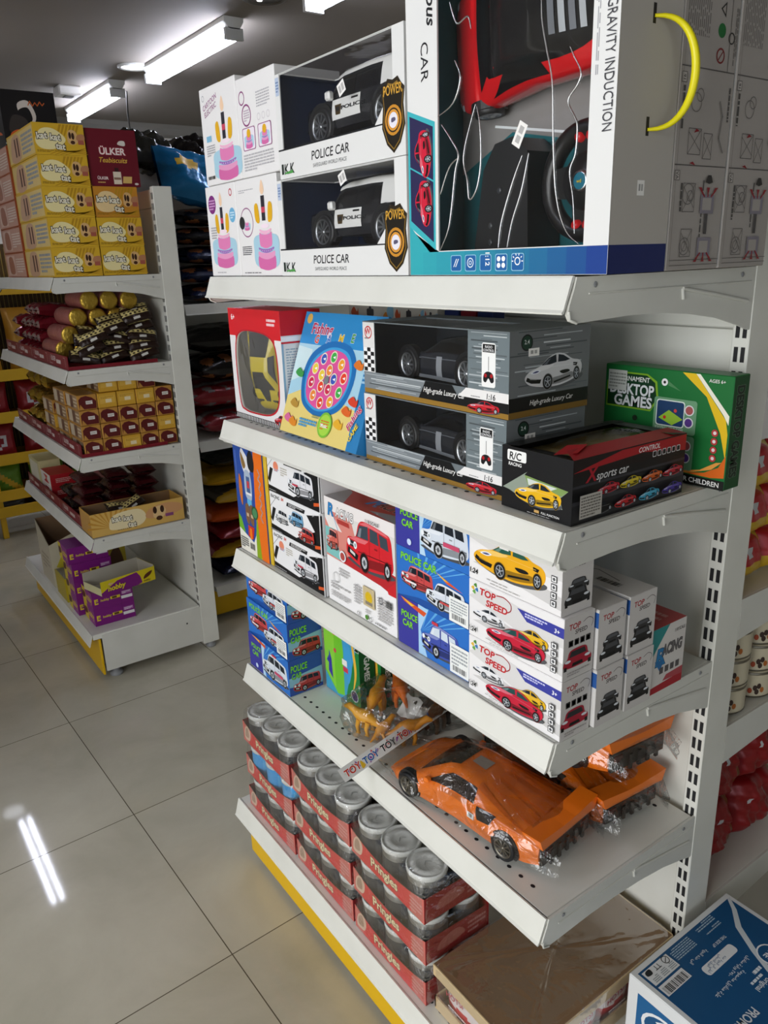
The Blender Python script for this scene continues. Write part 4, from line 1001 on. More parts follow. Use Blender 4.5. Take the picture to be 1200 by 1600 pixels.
# fishing game: flat box leaning back against the red box
A, B_, C_, D_ = Vector((.016, .752, Z)), Vector((.012, .476, Z)), Vector((.060, .470, 1.373)), Vector((.122, .742, 1.373))
U = (B_ - A).normalized(); nrm = U.cross(((D_ - A) + (C_ - B_)).normalized()).normalized()
wd_ = (B_ - A).length; t = .022; A.z += .0085
V = (((D_ - A) + (C_ - B_)) / 2); V = (V - U * V.dot(U)); hh = V.length; V.normalize(); nrm = U.cross(V)
mb = MB(); P = lambda a, b, c: A + U * (a * wd_) + V * (b * hh) - nrm * c
def hexa(mb, P, c, m):
    q = [P(0, 0, 0), P(1, 0, 0), P(1, 1, 0), P(0, 1, 0), P(0, 0, c), P(1, 0, c), P(1, 1, c), P(0, 1, c)]
    for f in ((0, 1, 2, 3), (5, 4, 7, 6), (1, 5, 6, 2), (4, 0, 3, 7), (3, 2, 6, 7), (4, 5, 1, 0)): mb.poly([q[i] for i in f], m)
hexa(mb, P, t, paper('#2a86c8'))
F = Face(mb, A, U, V, wd_, hh)
F.rect(0, 0, .875, 1, '#e8d27c'); F.rect(0, .72, .875, 1, '#2f8fcf'); F.poly([(0, .30), (.3, .42), (.875, .30), (.875, .74), (0, .74)], '#a9d3e6'); F.poly([(0, .42), (.2, .5), (.2, .7), (0, .72)], '#cfe6ea'); F.rect(.875, 0, 1, 1, '#2f7fb8')
F.ell(.07, .945, .035, None, '#dcb25c'); F.text('Fishing', .13, .83, .085, '#c02050', 'l', .045, .15, maxw=.66, outline='#efe2f0', ow=.05)
for k, (ch, c) in enumerate(zip('GAME', ('#d8452a', '#2c6fc0', '#e8c030', '#3d9a4a'))): F.text(ch, .20 + .15 * k, .755 + .012 * k, .065, c, 'l', .06, .1, outline='#ffffff', ow=.04)
F.blob([(.18, .34), (.15, .52), (.22, .68), (.42, .78), (.66, .76), (.78, .62), (.78, .42), (.68, .26), (.45, .19), (.26, .24)], '#1e6fb4', 6)
F.blob([(.22, .36), (.2, .52), (.27, .65), (.44, .735), (.64, .715), (.735, .6), (.735, .43), (.64, .29), (.45, .23), (.29, .27)], '#3f9fd8', 6)
F.blob([(.235, .37), (.222, .5), (.285, .63), (.445, .715), (.63, .69), (.715, .58), (.718, .435), (.63, .305), (.455, .247), (.305, .285)], '#e0569c', 6)
rn = random.Random(4); cols = ['#e8432a', '#f2a32a', '#3fae4a', '#3c58b8', '#f0d040', '#d02c50', '#f08a3a']
for k in range(15):
    a = 2 * math.pi * (k if k < 10 else k * 2) / (10 if k < 10 else 5) + .2; r = 1.18 if k < 10 else .5
    cx, cy = .475 + .165 * r * math.cos(a), .48 + .155 * r * math.sin(a)
    F.ell(cx, cy, .041, None, '#f3e9d0'); F.ell(cx, cy, .033, None, cols[k % 7]); F.poly([(cx - .012, cy), (cx + .02, cy + .012), (cx + .02, cy - .012)], '#ffffff')
F.ell(.475, .48, .03, None, '#7a7f86')
for (x, y, c) in ((.08, .12, '#d86a9a'), (.15, .10, '#e08a2a'), (.12, .25, '#b98f3a'), (.78, .28, '#e0672a'), (.83, .36, '#d8432a'), (.82, .85, '#d8562a'), (.80, .63, '#e0782a'), (.72, .17, '#e8b030'), (.10, .5, '#3f9a4a')):
    F.blob([(x - .045, y), (x, y + .04), (x + .045, y + .01), (x + .06, y + .03), (x + .06, y - .03), (x, y - .03)], c)
F.ell(.58, .14, .085, None, '#7cbf3a'); F.ell(.58, .14, .07, None, '#a8d848'); F.prose(.53, .1, .63, .18, 4, '#d8562a'); F.text('Music', .535, .12, .03, '#ffffff', 'l', .03)
F.prose(.25, .08, .48, .15, 3, '#4f9fcf', .7); F.prose(.40, .17, .5, .2, 2, '#7a8f6a')
F.text('Fishing', .955, .33, .055, '#c02050', 'r', .05, .1, rot=62, maxw=.24, outline='#efe2f0', ow=.05); F.text('GAME', .965, .2, .04, '#f0d040', 'r', .05, .1, rot=62)
F.prose(.89, .5, .98, .9, 12, '#a9d3ec')
tag(mb.build('fishing_game_box', origin=A), 'blue and yellow fishing game box with pink pond leaning back', 'toy box')

# fish game boxes standing against the back panel
for i, (ya, yb, xa) in enumerate(((.70, .86, .262), (.59, .69, .256), (.545, .585, .25))):
    def dr(mb, F, E, T):
        F.rect(.0, .85, 1, 1, '#d9d5c8'); F.rect(.0, .0, 1, .85, '#cfe0e6')
        F.rrect(.42, .88, .58, .94, .02, '#3a3a3c'); F.ell(.5, .94, .03, None, '#3a3a3c')
        for (x, y, c) in ((.12, .9, '#c8552a'), (.2, .84, '#d8662e'), (.85, .87, '#d88a2a'), (.3, .8, '#3a88c0')): F.blob([(x - .07, y), (x, y + .05), (x + .07, y + .01), (x + .1, y + .04), (x + .1, y - .04), (x, y - .05)], c)
        F.ell(.95, .92, .08, None, '#8fc4de'); F.prose(.3, .74, .6, .8, 1, '#c0203a')
    carton('fish_game_pack', ('white hang-tab fish game pack at the back of the shelf, farthest', 'white hang-tab fish game pack at the back, middle of three', 'white hang-tab fish game pack at the back, nearest the black car boxes')[i], 'toy box', xa, xa + .03, ya, yb, Z, 1.386, '#d9d5c8', dr, 'fish game packs at the back')
for i in range(3):
    carton('card_pack', ('dark blue pack at the back, left of the red one', 'dark red pack at the back between two blue ones', 'dark blue pack at the back, right of the red one')[i], 'toy box', .262, .29, .50 - .045 * i, .54 - .045 * i, Z, 1.376, ('#1f2f66', '#7a1420', '#1c2a5a')[i], lambda mb, F, E, T: F.prose(.1, .3, .9, .9, 9, '#a04a3a'), 'dark packs at the back')

# black luxury car boxes
def lux_extra(S, mb, L, W, H):
    S.patch(mb, [(.44, .52), (.50, .52), (.50, .9), (.44, .9)], plastic('#8f9398', .25), .001); S.patch(mb, [(.44, -.52), (.50, -.52), (.50, -.9), (.44, -.9)], plastic('#8f9398', .25), .001)
    for sg in (-1, 1):
        S.patch(mb, [(.93, sg * .28), (.93, sg * .46), (.985, sg * .46), (.985, sg * .28)], plastic('#cfd6dc', .1), .001)
        S.patch(mb, [(.28, sg * .90), (.70, sg * .90), (.70, sg * .985), (.28, sg * .985)], plastic('#7d8288', .2), .0012)  # pale sill strip paints in a reflection along the lower body
        S.patch(mb, [(.20, sg * .555), (.92, sg * .555), (.92, sg * .575), (.20, sg * .575)], plastic('#565a60', .2), .0008)
        S.patch(mb, [(.46, sg * .50), (.463, sg * .50), (.463, sg * .88), (.46, sg * .88)], plastic('#08090a', .4), .0008)
def streak(F, x0, y0, x1, y1, n=20, base='#7d8488'):
    F.rect(x0, y0, x1, y1, base); rn = random.Random(int(x0 * 99) + n); F.lay()
    for k in range(n):
        y = y0 + (y1 - y0) * (k + rn.random() * .6) / n; a = x0 + (x1 - x0) * rn.uniform(0, .5); b = a + (x1 - a) * rn.uniform(.4, 1)
        F.rect(a, y, b, y + (y1 - y0) / n * rn.uniform(.2, .6), rn.choice(('#aab1b4', '#5c6366', '#c4cacc', '#4a5053')), False)
def lux_box(z0, z1, label, clabel, yo=0.0):
    x0, x1, y0, y1 = .031, .186, .137 + yo, .472 + yo; w, h = y1 - y0, z1 - z0; t = .002
    o = thing('luxury_car_box', label, 'toy box', ((x0 + x1) / 2, (y0 + y1) / 2, z0), 'silver and black car window boxes')
    mb = shell_box(o, x0, x1, y0, y1, z0, z1, t, '#33383d', '#6f777b', (.095, .30, .76, .985), (x0 + .003, y0 + .25 * w, x1 - .05, y1 - .10 * w))
    F = front(mb, x0, y0, y1, z0, z1)
    F.rect(0, .30, .095, .985, '#e2e1df'); streak(F, 0, .065, .5, .30, 9); F.rect(0, 0, 1, .065, '#94702c')
    F.ring(.045, .85, .03, .006, '#c02a30'); F.text('W', .022, .815, .09, '#c02a30', 'l', .05, .1, rot=8); F.prose(.015, .75, .08, .79, 1, '#8a8a8c')
    F.lay()
    for i in range(3):
        for k in range(6):
            if (i + k) % 2 == 0: F.rect(.005 + .028 * i, .31 + .055 * k, .033 + .028 * i, .365 + .055 * k, '#1c1c1e', False)
            else: F.rect(.005 + .028 * i, .31 + .055 * k, .033 + .028 * i, .365 + .055 * k, '#f2f2f2', False)
    streak(F, .76, .30, 1, .985, 22, '#6f7a7e')
    F.poly([(.70, .185), (1, .185), (1, .30), (.75, .30)], '#eceae8')
    F.poly([(.43, .065), (.755, .065), (1.0, .065), (1.0, .185), (.695, .185), (.66, .30), (.48, .30)], '#131415')
    F.poly([(.43, .065), (1.0, .065), (1.0, .16), (.46, .18)], '#131415')
    F.text('High-grade Luxury Car', .465, .155, .07, '#f0efec', 'l', .01, .28, maxw=.28)
    F.text('1:16', .875, .20, .07, '#1a1a1a', 'l', .03, .1, maxw=.09); F.prose(.78, .2, .86, .225, 1, '#9a9a9a')
    F.rrect(.845, .345, .925, .86, .01, '#f2f2f0'); F.rect(.85, .75, .92, .845, '#151515'); F.text('RADIO', .885, .80, .03, '#f4f4f4', 'c', .02, maxw=.06); F.text('CONTROL', .885, .76, .03, '#f4f4f4', 'c', .02, maxw=.062)
    F.line([(.885, .54), (.885, .70)], .001, '#6a6a6a'); F.blob([(.855, .42), (.86, .5), (.885, .53), (.91, .5), (.916, .42), (.9, .40), (.885, .45), (.87, .40)], '#1b1b1d', 4); F.ell(.868, .48, .008, None, '#b01c22'); F.ell(.902, .48, .008, None, '#b01c22', up=False)
    art_car(F, .76, .02, .19, .17, '#c4202c', 'sport')
    E = endf(mb, x0, x1, y0, z0, z1); streak(E, 0, .24, 1, 1, 26, '#6c7072'); E.rect(0, .075, 1, .24, '#111213'); E.rect(0, 0, 1, .075, '#7a5c26')
    E.text('High-grade Luxury Car', .25, .13, .06, '#e4e2de', 'l', .01, .28, maxw=.55); E.ell(.2, .86, .07, None, '#101112'); E.ell(.2, .86, .058, None, '#1c3a2c'); E.text('2.4', .2, .845, .05, '#cfd6d2', 'c', .02)
    price(E, .22, .70, .13, .09); art_car(E, .18, .29, .72, .46, '#cfd0d2', 'sport', hi='#3a3a3c')
    mb.build('box', o)
    m = MB(); m.poly([(x0 + .001, y1 - .09 * w, z0 + .3 * h), (x0 + .001, y0 + .24 * w, z0 + .3 * h), (x0 + .001, y0 + .24 * w, z1 - .001), (x0 + .001, y1 - .09 * w, z1 - .001)], WINDOW)
    m.poly([(x0 + .001, y1 - .09 * w, z1 - .0008), (x0 + .001, y0 + .24 * w, z1 - .0008), (x1 - .045, y0 + .24 * w, z1 - .0008), (x1 - .045, y1 - .09 * w, z1 - .0008)], WINDOW); m.build('window_film', o)
    m = MB(); m.box(x0 + .01, x1 - .01, y0 + .006, y1 - .006, z0 + t, z0 + .2 * h, paper('#4a5054'), bev=.001); m.build('inner_tray', o)
    toy_car('coupe', clabel, (x0 + .074, y1 - .158, z0 + .2 * h + .0006), (0, 0, math.radians(86)), '#24272d', .80, rim='#c9ced3', name='toy_car', group='black toy cars in the silver boxes', extra=lux_extra)
lux_box(Z, 1.2605, 'silver black car window box on the shelf, under its twin', 'black toy car with grey stripe inside the lower silver box')
lux_box(1.2615, 1.3755, 'silver black car window box stacked on top of its twin', 'black toy car with grey stripe inside the upper silver box', -.003)

# R/C sports car box with torn-open top
x0, x1, y0, y1, z1 = .019, .246, .010, .132, 1.2315
o = thing('sports_car_box', 'black open-top box with a yellow racing car picture at the front corner', 'toy box', (.13, .07, Z))
mb = MB(); mb.box(x0, x1, y0, y1, Z, z1, paper('#151517'), skip=('+z',))
mb.poly([(x0, y0, z1), (x1, y0, z1), (x1, y0 + .03, z1 + .003), (x0 + .02, y0 + .03, z1 + .004)], paper('#a81c24'))
mb.poly([(x0, y1, z1), (x0, y1 - .03, z1 + .003), (x1, y1 - .02, z1 + .002), (x1, y1, z1)], paper('#1c1c1e')); mb.poly([(x1, y0, z1), (x1, y1, z1), (x1 - .03, y1, z1 + .002), (x1 - .03, y0, z1 + .002)], paper('#1c1c1e'))
mb.poly([(x0, y1, z1), (x0, y0 + .012, z1 + .001), (x0 + .04, y0 + .03, z1 - .008), (x0 + .045, y1 - .03, z1 - .01)], paper('#1a1a1c'))
mb.poly([(x0 + .01, y0 + .042, z1 - .002), (x0 + .02, y0 + .012, z1 + .004), (x0 + .06, y0 + .03, z1 + .006), (x0 + .05, y0 + .055, z1 + .002)], paper('#b01a22'))
mb.box(x0 + .004, x1 - .004, y0 + .004, y1 - .004, Z + .070, Z + .0715, paper('#94865f'))
F = front(mb, x0, y0, y1, Z, z1)
F.rrect(.08, .78, .36, .95, .02, '#f2f2f0'); F.text('R/C', .11, .80, .12, '#151515', 'l', .04, .1, maxw=.22); F.text('RACING', .10, .70, .055, '#f2f2f0', 'l', .03, .1)
F.poly([(.02, .32), (.38, .66), (.34, .60), (.95, .52), (.84, .38), (.88, .22), (.34, .2), (.12, .3)], '#8f9a8c'); F.poly([(.34, .60), (.95, .52), (.86, .42), (.4, .44)], '#7f9a58'); F.poly([(.38, .56), (.8, .52), (.7, .45), (.4, .46)], '#cfd8d4')
art_car(F, .2, .14, .66, .44, '#e8b41a', 'sport', hi='#fff0a0'); F.rect(.5, .055, .57, .10, '#c8a060'); F.text('FULL FUNCTION', .6, .06, .035, '#f2f2f0', 'l', .02, maxw=.28); F.prose(.4, .02, .9, .04, 1, '#b8b8b8')
E = endf(mb, x0, x1, y0, Z, z1); E.rect(0, .72, 1, 1, '#1b1213'); E.poly([(.0, .80), (.4, .98), (1, .98), (1, .72), (.6, .86)], '#a81c24'); E.rect(0, .30, 1, .36, '#3c3c40'); E.rect(0, .56, 1, .60, '#35353a'); E.rect(0, .04, 1, .30, '#2a2a2d')
E.text('X', .1, .62, .22, '#a8182a', 'l', .05, .2); E.text('sports car', .19, .62, .13, '#d8d8d8', 'l', .02, .25, maxw=.34); E.text('CONTROL', .55, .87, .08, '#f0e8e8', 'l', .03, .15, maxw=.3)
for k in range(6): E.rrect(.68 + .045 * k, .74, .715 + .045 * k, .84, .006, '#d8d8da'); E.rrect(.684 + .045 * k, .752, .711 + .045 * k, .828, .005, '#1b1213')
for k, c in enumerate(('#c42030', '#d8c020', '#d86020', '#c02838')): art_car(E, .2 + .19 * k, .36, .19, .20, c, 'sport')
for k, c in enumerate(('#1a1a1c', '#c02028', '#3fa6c8', '#4a3a9a')): art_car(E, .12 + .21 * k, .09, .19, .21, c, 'sport')
E.rect(.02, .12, .2, .48, '#b8b4ac'); E.prose(.03, .14, .19, .46, 7, '#6a6660')
T = topf(mb, x0, x1, y0, y1, z1); T.text('CONTROL', .0, .0, .01, '#f0e8e8')
mb.build('box', o)
m = MB(); P = []
for i in range(9):
    a = i / 8; row = []
    for k in range(9):
        b = k / 8; row.append((x0 + .05 + .17 * a, y0 + .032 + .068 * b, z1 - .006 + .010 * math.sin(math.pi * min(a, .98)) ** .3 * math.sin(math.pi * b) ** .3))
    P.append(row)
m.grid(P, film('blister_plastic', .08, .1, 9, .3, (.95, .88, .7))); m.build('blister', o)

# green desktop game boxes
def desk_face(F):
    F.poly([(.63, .99), (.73, .99), (.97, .62), (.99, .5), (.99, .28), (.94, .50), (.82, .80)], '#e8c020'); F.poly([(.73, .99), (.76, .99), (.99, .66), (.99, .58), (.95, .66)], '#f2f0e0')
    F.poly([(.70, .095), (.90, .095), (.995, .115), (.995, .32), (.95, .2), (.85, .13)], '#e06a1e'); F.poly([(.62, .095), (.72, .095), (.9, .17), (.97, .25), (.93, .24), (.82, .15)], '#f0a24a')
    F.rect(0, 0, 1, .085, '#141614'); F.text('FOR CHILDREN', .965, .022, .045, '#f0f0ee', 'r', .03, maxw=.34)
    F.poly([(.02, .60), (.40, .60), (.46, .72), (.44, .88), (.36, .94), (.16, .94), (.02, .84)], '#7fb02a'); F.poly([(.03, .615), (.39, .615), (.445, .72), (.425, .865), (.355, .925), (.16, .925), (.03, .83)], '#0e3a1e')
    F.text('TOURNAMENT', .08, .86, .045, '#eceeea', 'l', .03, maxw=.30); F.text('DESKTOP', .05, .735, .10, '#e4e8ea', 'l', .06, maxw=.37, outline='#0a2412'); F.text('GAMES', .09, .625, .10, '#e4e8ea', 'l', .06, maxw=.32, outline='#0a2412')
    F.rect(.03, .76, .19, .95, '#cfd2cc'); F.prose(.04, .78, .18, .93, 5, '#8f948c')
    F.ell(.5, .885, .025, None, '#f0f0f0'); F.ell(.5, .885, .01, None, '#1a1a1a'); F.poly([(.53, .9), (.63, .82), (.53, .86)], '#4f8a58')
    for (a, b) in ((.43, .44), (.43, .12)):
        F.rrect(a, b, a + .33, b + .31, .02, '#6fa07a'); F.rrect(a + .02, b + .05, a + .24, b + .29, .02, '#e8f0ea'); F.rrect(a + .026, b + .06, a + .234, b + .28, .018, '#20406a')
        if b > .3: F.poly([(a + .04, b + .12), (a + .12, b + .2), (a + .23, b + .13), (a + .15, b + .065)], '#9cc83a'); F.ell(a + .09, b + .13, .012, None, '#c8302a'); F.ell(a + .17, b + .2, .012, None, '#d84a4a')
        else: F.rect(a + .03, b + .07, a + .23, b + .17, '#c8ccd0'); F.rect(a + .03, b + .18, a + .23, b + .27, '#101214')
        for q in (.22, .11): F.ell(a + .275, b + q, .036, None, '#e8e8ea'); F.ell(a + .275, b + q, .028, None, '#5a3a8a' if q < .2 else '#b05a5a')
        F.text('FOOTBALL FIELD GAME', a + .02, b + .015, .03, '#d8e8d8', 'l', .02, maxw=.22) if b > .3 else F.prose(a + .02, b + .015, a + .22, b + .045, 1, '#d8e8d8')
    F.text('NO.', .52, .395, .03, '#e8f0e8', 'l', .02); F.prose(.56, .395, .64, .425, 1, '#e8f0e8', .8); F.text('AGES 6+', .83, .93, .03, '#f0f0ea', 'l', .02)
    for k in range(4): F.ell(.905, .50 - .075 * k, .024, None, '#b83a3a'); F.ell(.905, .50 - .075 * k, .012, None, '#f0e0e0')
    F.ell(.28, .52, .02, None, '#1a2a1a')
def desk_end(E):
    G = Face(E.mb, E.O + E.V * E.h * .97 + E.U * E.w * .22, (0, 0, -1), E.U, E.h * .94, E.w * .56); G.text('DESKTOP GAMES', .06, .1, .8, '#0c1e10', 'l', .09, maxw=.86, outline='#5f7a64', ow=.05)
carton('desktop_game_box', 'green desktop football game box standing upright beside the post', 'toy box', .289, .327, -.026, .186, Z, 1.3065, '#1a6e34', lambda mb, F, E, T: (desk_face(F), desk_end(E)), 'green desktop game boxes', sides={'-y': '#0f4a22'})
# ------------------------------------------------------------------ third shelf
Z = .8485
def robot_face(F):
    F.rect(0, 0, 1, 1, '#2a4c9c'); F.poly([(.62, 0), (1, 0), (1, 1), (.72, 1), (.66, .5)], '#e8701a'); F.poly([(0, 0), (.75, 0), (.6, .2), (.5, .12), (.0, .2)], '#e9e6da'); F.poly([(.0, .2), (.22, .17), (.1, .3), (0, .33)], '#6cae2c'); F.poly([(.58, .0), (.75, 0), (.68, .4), (.6, .2)], '#8aa81c')
    F.blob([(.3, .93), (.25, .84), (.36, .72), (.52, .72), (.58, .82), (.42, .9)], '#dcdce0'); F.blob([(.28, .9), (.27, .82), (.34, .76), (.42, .8)], '#8a6a3a'); F.blob([(.5, .88), (.62, .94), (.72, .86), (.68, .76), (.52, .78)], '#1c1c20')
    F.blob([(.36, .74), (.33, .56), (.4, .5), (.54, .5), (.58, .62), (.54, .74)], '#a8b8cc'); F.rect(.40, .56, .52, .70, '#46608c'); F.rect(.42, .60, .50, .66, '#c84048'); F.rect(.38, .44, .54, .50, '#5fb0d8'); F.rect(.36, .54, .56, .56, '#e8e8ec')
    for (a, b) in ((.30, .30), (.45, .30)): F.blob([(a, b + .14), (a, b), (a + .11, b - .02), (a + .12, b + .14)], '#7c5a3c'); F.rect(a + .02, b + .04, a + .10, b + .07, '#c8b090')
    F.poly([(.32, .16), (.50, .15), (.56, .26), (.34, .26)], '#c83428'); F.rect(.38, .14, .46, .24, '#f07a1a'); F.blob([(.16, .7), (.12, .55), (.2, .42), (.24, .6)], '#c8702c'); F.ell(.62, .40, .11, None, '#2c5a3a'); F.ell(.62, .40, .08, None, '#4f8a5a')
    F.line([(.84, .80), (.90, .76), (.83, .72), (.91, .69), (.84, .64), (.90, .60), (.83, .56), (.91, .52), (.84, .47), (.90, .44), (.83, .39), (.90, .35)], .0032, '#f2e6c0'); F.line([(.84, .80), (.90, .76), (.83, .72), (.91, .69), (.84, .64), (.90, .60), (.83, .56), (.91, .52), (.84, .47), (.90, .44), (.83, .39), (.90, .35)], .0018, '#3a3a8a'); F.prose(.06, .6, .1, .9, 22, '#6a8ad0'); F.prose(.03, .03, .3, .13, 5, '#6a6a6a', .6); F.bars(.34, .03, .54, .11, bg=None)
carton('police_robot_box', 'blue and orange toy robot box at the far end of the shelf', 'toy box', .008, .075, .828, .965, Z, 1.108, '#2a4c9c', lambda mb, F, E, T: robot_face(F))
carton('slim_toy_box', 'thin yellow upright box edge beside the blue robot box', 'toy box', .010, .075, .815, .827, Z, 1.10, '#d8b428', None)
def race_face(F, kind):
    F.poly([(.0, .0), (1, 0), (1, .95), (.72, .80), (.86, .48), (.5, .10), (.0, .16)], '#161618')
    F.poly([(.0, .30), (.06, .62), (.12, .60), (.04, .22)], '#1a1a1c'); F.line([(.0, .60), (.12, .85)], .0009, '#2a2a2c')
    F.text('RACING', .03, .86, .085, '#1a1a1c', 'l', .04, .15, maxw=.2); F.text('84', .24, .87, .085, '#c8442a', 'l', .05, .15); F.poly([(.34, .80), (.68, .80), (.70, .90), (.36, .90)], '#1a1a1c'); F.prose(.38, .815, .66, .89, 2, '#c8c8c8', .6)
    if kind:
        art_car(F, .1, .28, .26, .36, '#e4e4e4', 'suv'); art_car(F, .38, .40, .28, .36, '#6fa8d0', 'suv'); art_car(F, .56, .12, .30, .36, '#c83a32', 'suv')
    else:
        F.ell(.18, .68, .05, None, '#e88a6a'); F.prose(.14, .55, .24, .63, 2, '#9ab0d0'); F.prose(.27, .5, .40, .72, 4, '#bdb7a8'); art_car(F, .40, .18, .48, .62, '#e2e2e6', 'suv')
        F.rect(.5, .40, .6, .44, '#c83a50')
    F.poly([(.88, .10), (1.0, .16), (1.0, .24), (.88, .18)], '#d85a28'); F.text('3+', .86, .86, .06, '#d0d0d0', 'l', .03); F.prose(.02, .03, .3, .09, 1, '#8a8a8a')
    F.rect(.98, 0, 1, 1, '#cfcfcf')
for k in range(3):
    carton('racing_car_box', ('lowest white racing car box in the stack of three', 'middle white racing car box, showing three small cars', 'topmost white racing car box in the stack of three')[k], 'toy box', .012, .10, .602, .812, Z + .0855 * k, Z + .0855 * k + .0848, '#ededee', lambda mb, F, E, T, k=k: race_face(F, k == 1), 'stacked racing car boxes')
def suv_face(mb, F, E, T):
    F.rect(0, 0, 1, .44, '#efeeee'); F.poly([(0, .44), (1, .40), (1, 1), (0, 1)], '#d9877c'); F.rect(0, .88, 1, 1, '#ece6e4'); F.poly([(0, .46), (.24, .44), (.14, .72), (0, .72)], '#7fc0bc'); F.poly([(0, .96), (.26, .72), (.06, .72), (0, .8)], '#e8e4e0'); F.poly([(.2, .44), (.8, .40), (1, .36), (1, .55), (.5, .6)], '#b8262c'); F.poly([(.88, .40), (1, .5), (1, .36), (.9, .36)], '#c8222a')
    F.poly([(.5, .62), (1, .55), (1, .88), (.4, .88)], '#dcdad6')
    F.text('R', .05, .84, .115, '#2a7fc0', 'l', .06, .15, outline='#1a2a3a', ow=.03); F.text('ACING', .17, .85, .085, '#eceaea', 'l', .05, .15, maxw=.27, outline='#2a2c30', ow=.06); F.poly([(.2, .79), (.38, .79), (.37, .83), (.19, .83)], '#b03a34'); F.line([(.14, .84), (.2, .72)], .0012, '#2a7fc0')
    art_car(F, .32, .46, .66, .46, '#d2222c', 'suv', glass='#3a4650'); art_car(F, .02, .52, .18, .2, '#d8695c', 'suv'); F.ell(.27, .50, .05, None, '#e8ecf0'); F.ell(.27, .50, .035, None, '#b04a44')
    F.text('1:18 SCALE', .63, .92, .03, '#3a3a3c', 'l', .02, maxw=.18)
    for (a, b, c, d, n) in ((.2, .30, .36, .38, 3), (.06, .06, .36, .12, 3), (.06, .14, .36, .2, 2), (.42, .12, .54, .3, 7), (.58, .08, .66, .12, 2), (.76, .08, .96, .3, 9)): F.prose(a, b, c, d, n, '#b3b1b1')
    F.ring(.15, .26, .05, .006, '#b9b9b9'); F.line([(.06, .2), (.2, .23)], .001, '#9a9a9a'); F.rect(.56, .15, .72, .33, '#c8b890'); F.ell(.64, .24, .05, None, '#d8b41c'); F.rect(.59, .17, .69, .2, '#8a8070'); F.ring(.48, .27, .035, .006, '#a0a0a0'); F.ring(.81, .27, .03, .008, '#55565a'); F.bars(.87, .22, .97, .31, bg=None)
    F.text('CE', .46, .02, .035, '#5a5a5a', 'l', 0); F.ell(.6, .04, .022, None, '#4f8a2c'); F.ring(.66, .04, .02, .005, '#4a4a4a'); F.prose(.72, .025, .95, .05, 1, '#8a8a8a')
    T.rect(0, 0, 1, 1, '#b4483f'); T.poly([(0, .0), (.3, .0), (.1, .5), (0, .6)], '#9a9a9a'); T.text('R', .42, .3, .4, '#2a7fc0', 'l', .06, .2); T.text('ACING', .53, .35, .28, '#3a2a2a', 'l', .06, .2, maxw=.35, outline='#c9a49c', ow=.04); T.poly([(.6, .1), (1, .0), (1, .3), (.8, .25)], '#8a8f90')
carton('racing_car_box', 'white box with large red off-road car picture, red top showing', 'toy box', .016, .115, .377, .597, Z, 1.056, '#e6e4e4', suv_face)
def d3(mb, F, E, T):
    F.ell(.35, .88, .13, None, '#d8623a'); F.text('3D', .25, .855, .06, '#ece8e6', 'l', .06, maxw=.2); F.text('LIGHT', .24, .77, .05, '#3a2a26', 'l', .05, maxw=.25); F.rect(.6, .8, 1, .95, '#2a2a2c')
carton('light_toy_box', 'pale box with orange 3D mark behind the red off-road car box', 'toy box', .125, .20, .385, .655, Z, 1.115, '#cfcac8', d3)
def police_face(F, kind, E=None):
    F.rect(0, 0, 1, 1, '#2b6fc4'); rn = random.Random(5)
    for k in range(6):
        a = rn.random(); F.poly([(.35, .5), (.3 + .12 * k, 1), (.33 + .12 * k, 1)], '#5fa8e0', k == 0)
    if kind == 'one':
        F.rect(0, 0, .34, 1, '#3a3a98'); F.poly([(.34, 0), (.42, 0), (.36, .4), (.44, .98), (.38, 1), (.34, .9)], '#b8d8f0')
        F.poly([(.1, .99), (.45, .86), (.45, .96), (.2, 1)], '#d8542a'); F.poly([(.1, .99), (.3, .91), (.3, .97)], '#e8c03a')
        F.text('POLICE', .07, .62, .13, '#7ad03a', 'l', .06, .1, maxw=.25, outline='#16301c', ow=.04); F.text('CAR', .09, .42, .13, '#7ad03a', 'l', .06, .1, maxw=.16, outline='#16301c', ow=.04)
        art_car(F, .34, .10, .63, .74, '#d4dce6', 'suv'); F.rect(.62, .82, .72, .88, '#c83a4a'); F.rect(.66, .34, .86, .42, '#c84a6a'); F.ell(.2, .15, .03, None, '#c8d8f8')
    elif kind == 'two':
        F.text('POLICE CAR', .06, .76, .14, '#7ad03a', 'l', .06, .12, maxw=.50, outline='#0f3a2a', ow=.04); F.poly([(.55, .80), (.9, .62), (.7, .66)], '#d8542a'); F.poly([(.55, .80), (.72, .70), (.66, .7)], '#e8c03a')
        F.poly([(.0, .0), (1, 0), (1, .2), (.3, .12)], '#1f4f9c'); art_car(F, .06, .26, .46, .46, '#c84848', 'suv'); art_car(F, .42, .12, .52, .52, '#d8dee8', 'suv'); F.rect(.14, .36, .3, .40, '#f0e8ea'); F.rect(.62, .26, .74, .3, '#c84a4a')
    else:
        F.rect(0, 0, .30, 1, '#3a3a98'); F.poly([(.30, 0), (.42, 0), (.33, .5), (.44, .98), (.30, 1)], '#a8d0f0'); F.poly([(.05, .99), (.42, .90), (.38, .80), (.1, .92)], '#d8542a'); F.poly([(.05, .99), (.25, .92), (.2, .88)], '#e8c03a')
        F.text('POLICE', .05, .60, .13, '#7ad03a', 'l', .06, .1, maxw=.24, outline='#16301c', ow=.04); F.text('CAR', .07, .42, .13, '#7ad03a', 'l', .06, .1, maxw=.15, outline='#16301c', ow=.04)
        art_car(F, .34, .12, .52, .66, '#4050a8', 'suv', glass='#d0dce8'); F.rect(.5, .76, .58, .82, '#c83a4a')
    if kind != 'one':
        F.rect(.74, .03, .98, .50 if kind == 'two' else .60, '#eef0ee'); F.prose(.76, .2, .96, .56 if kind != 'two' else .46, 5, '#9aa0a4'); F.bars(.76, .05, .96, .2, bg=None)
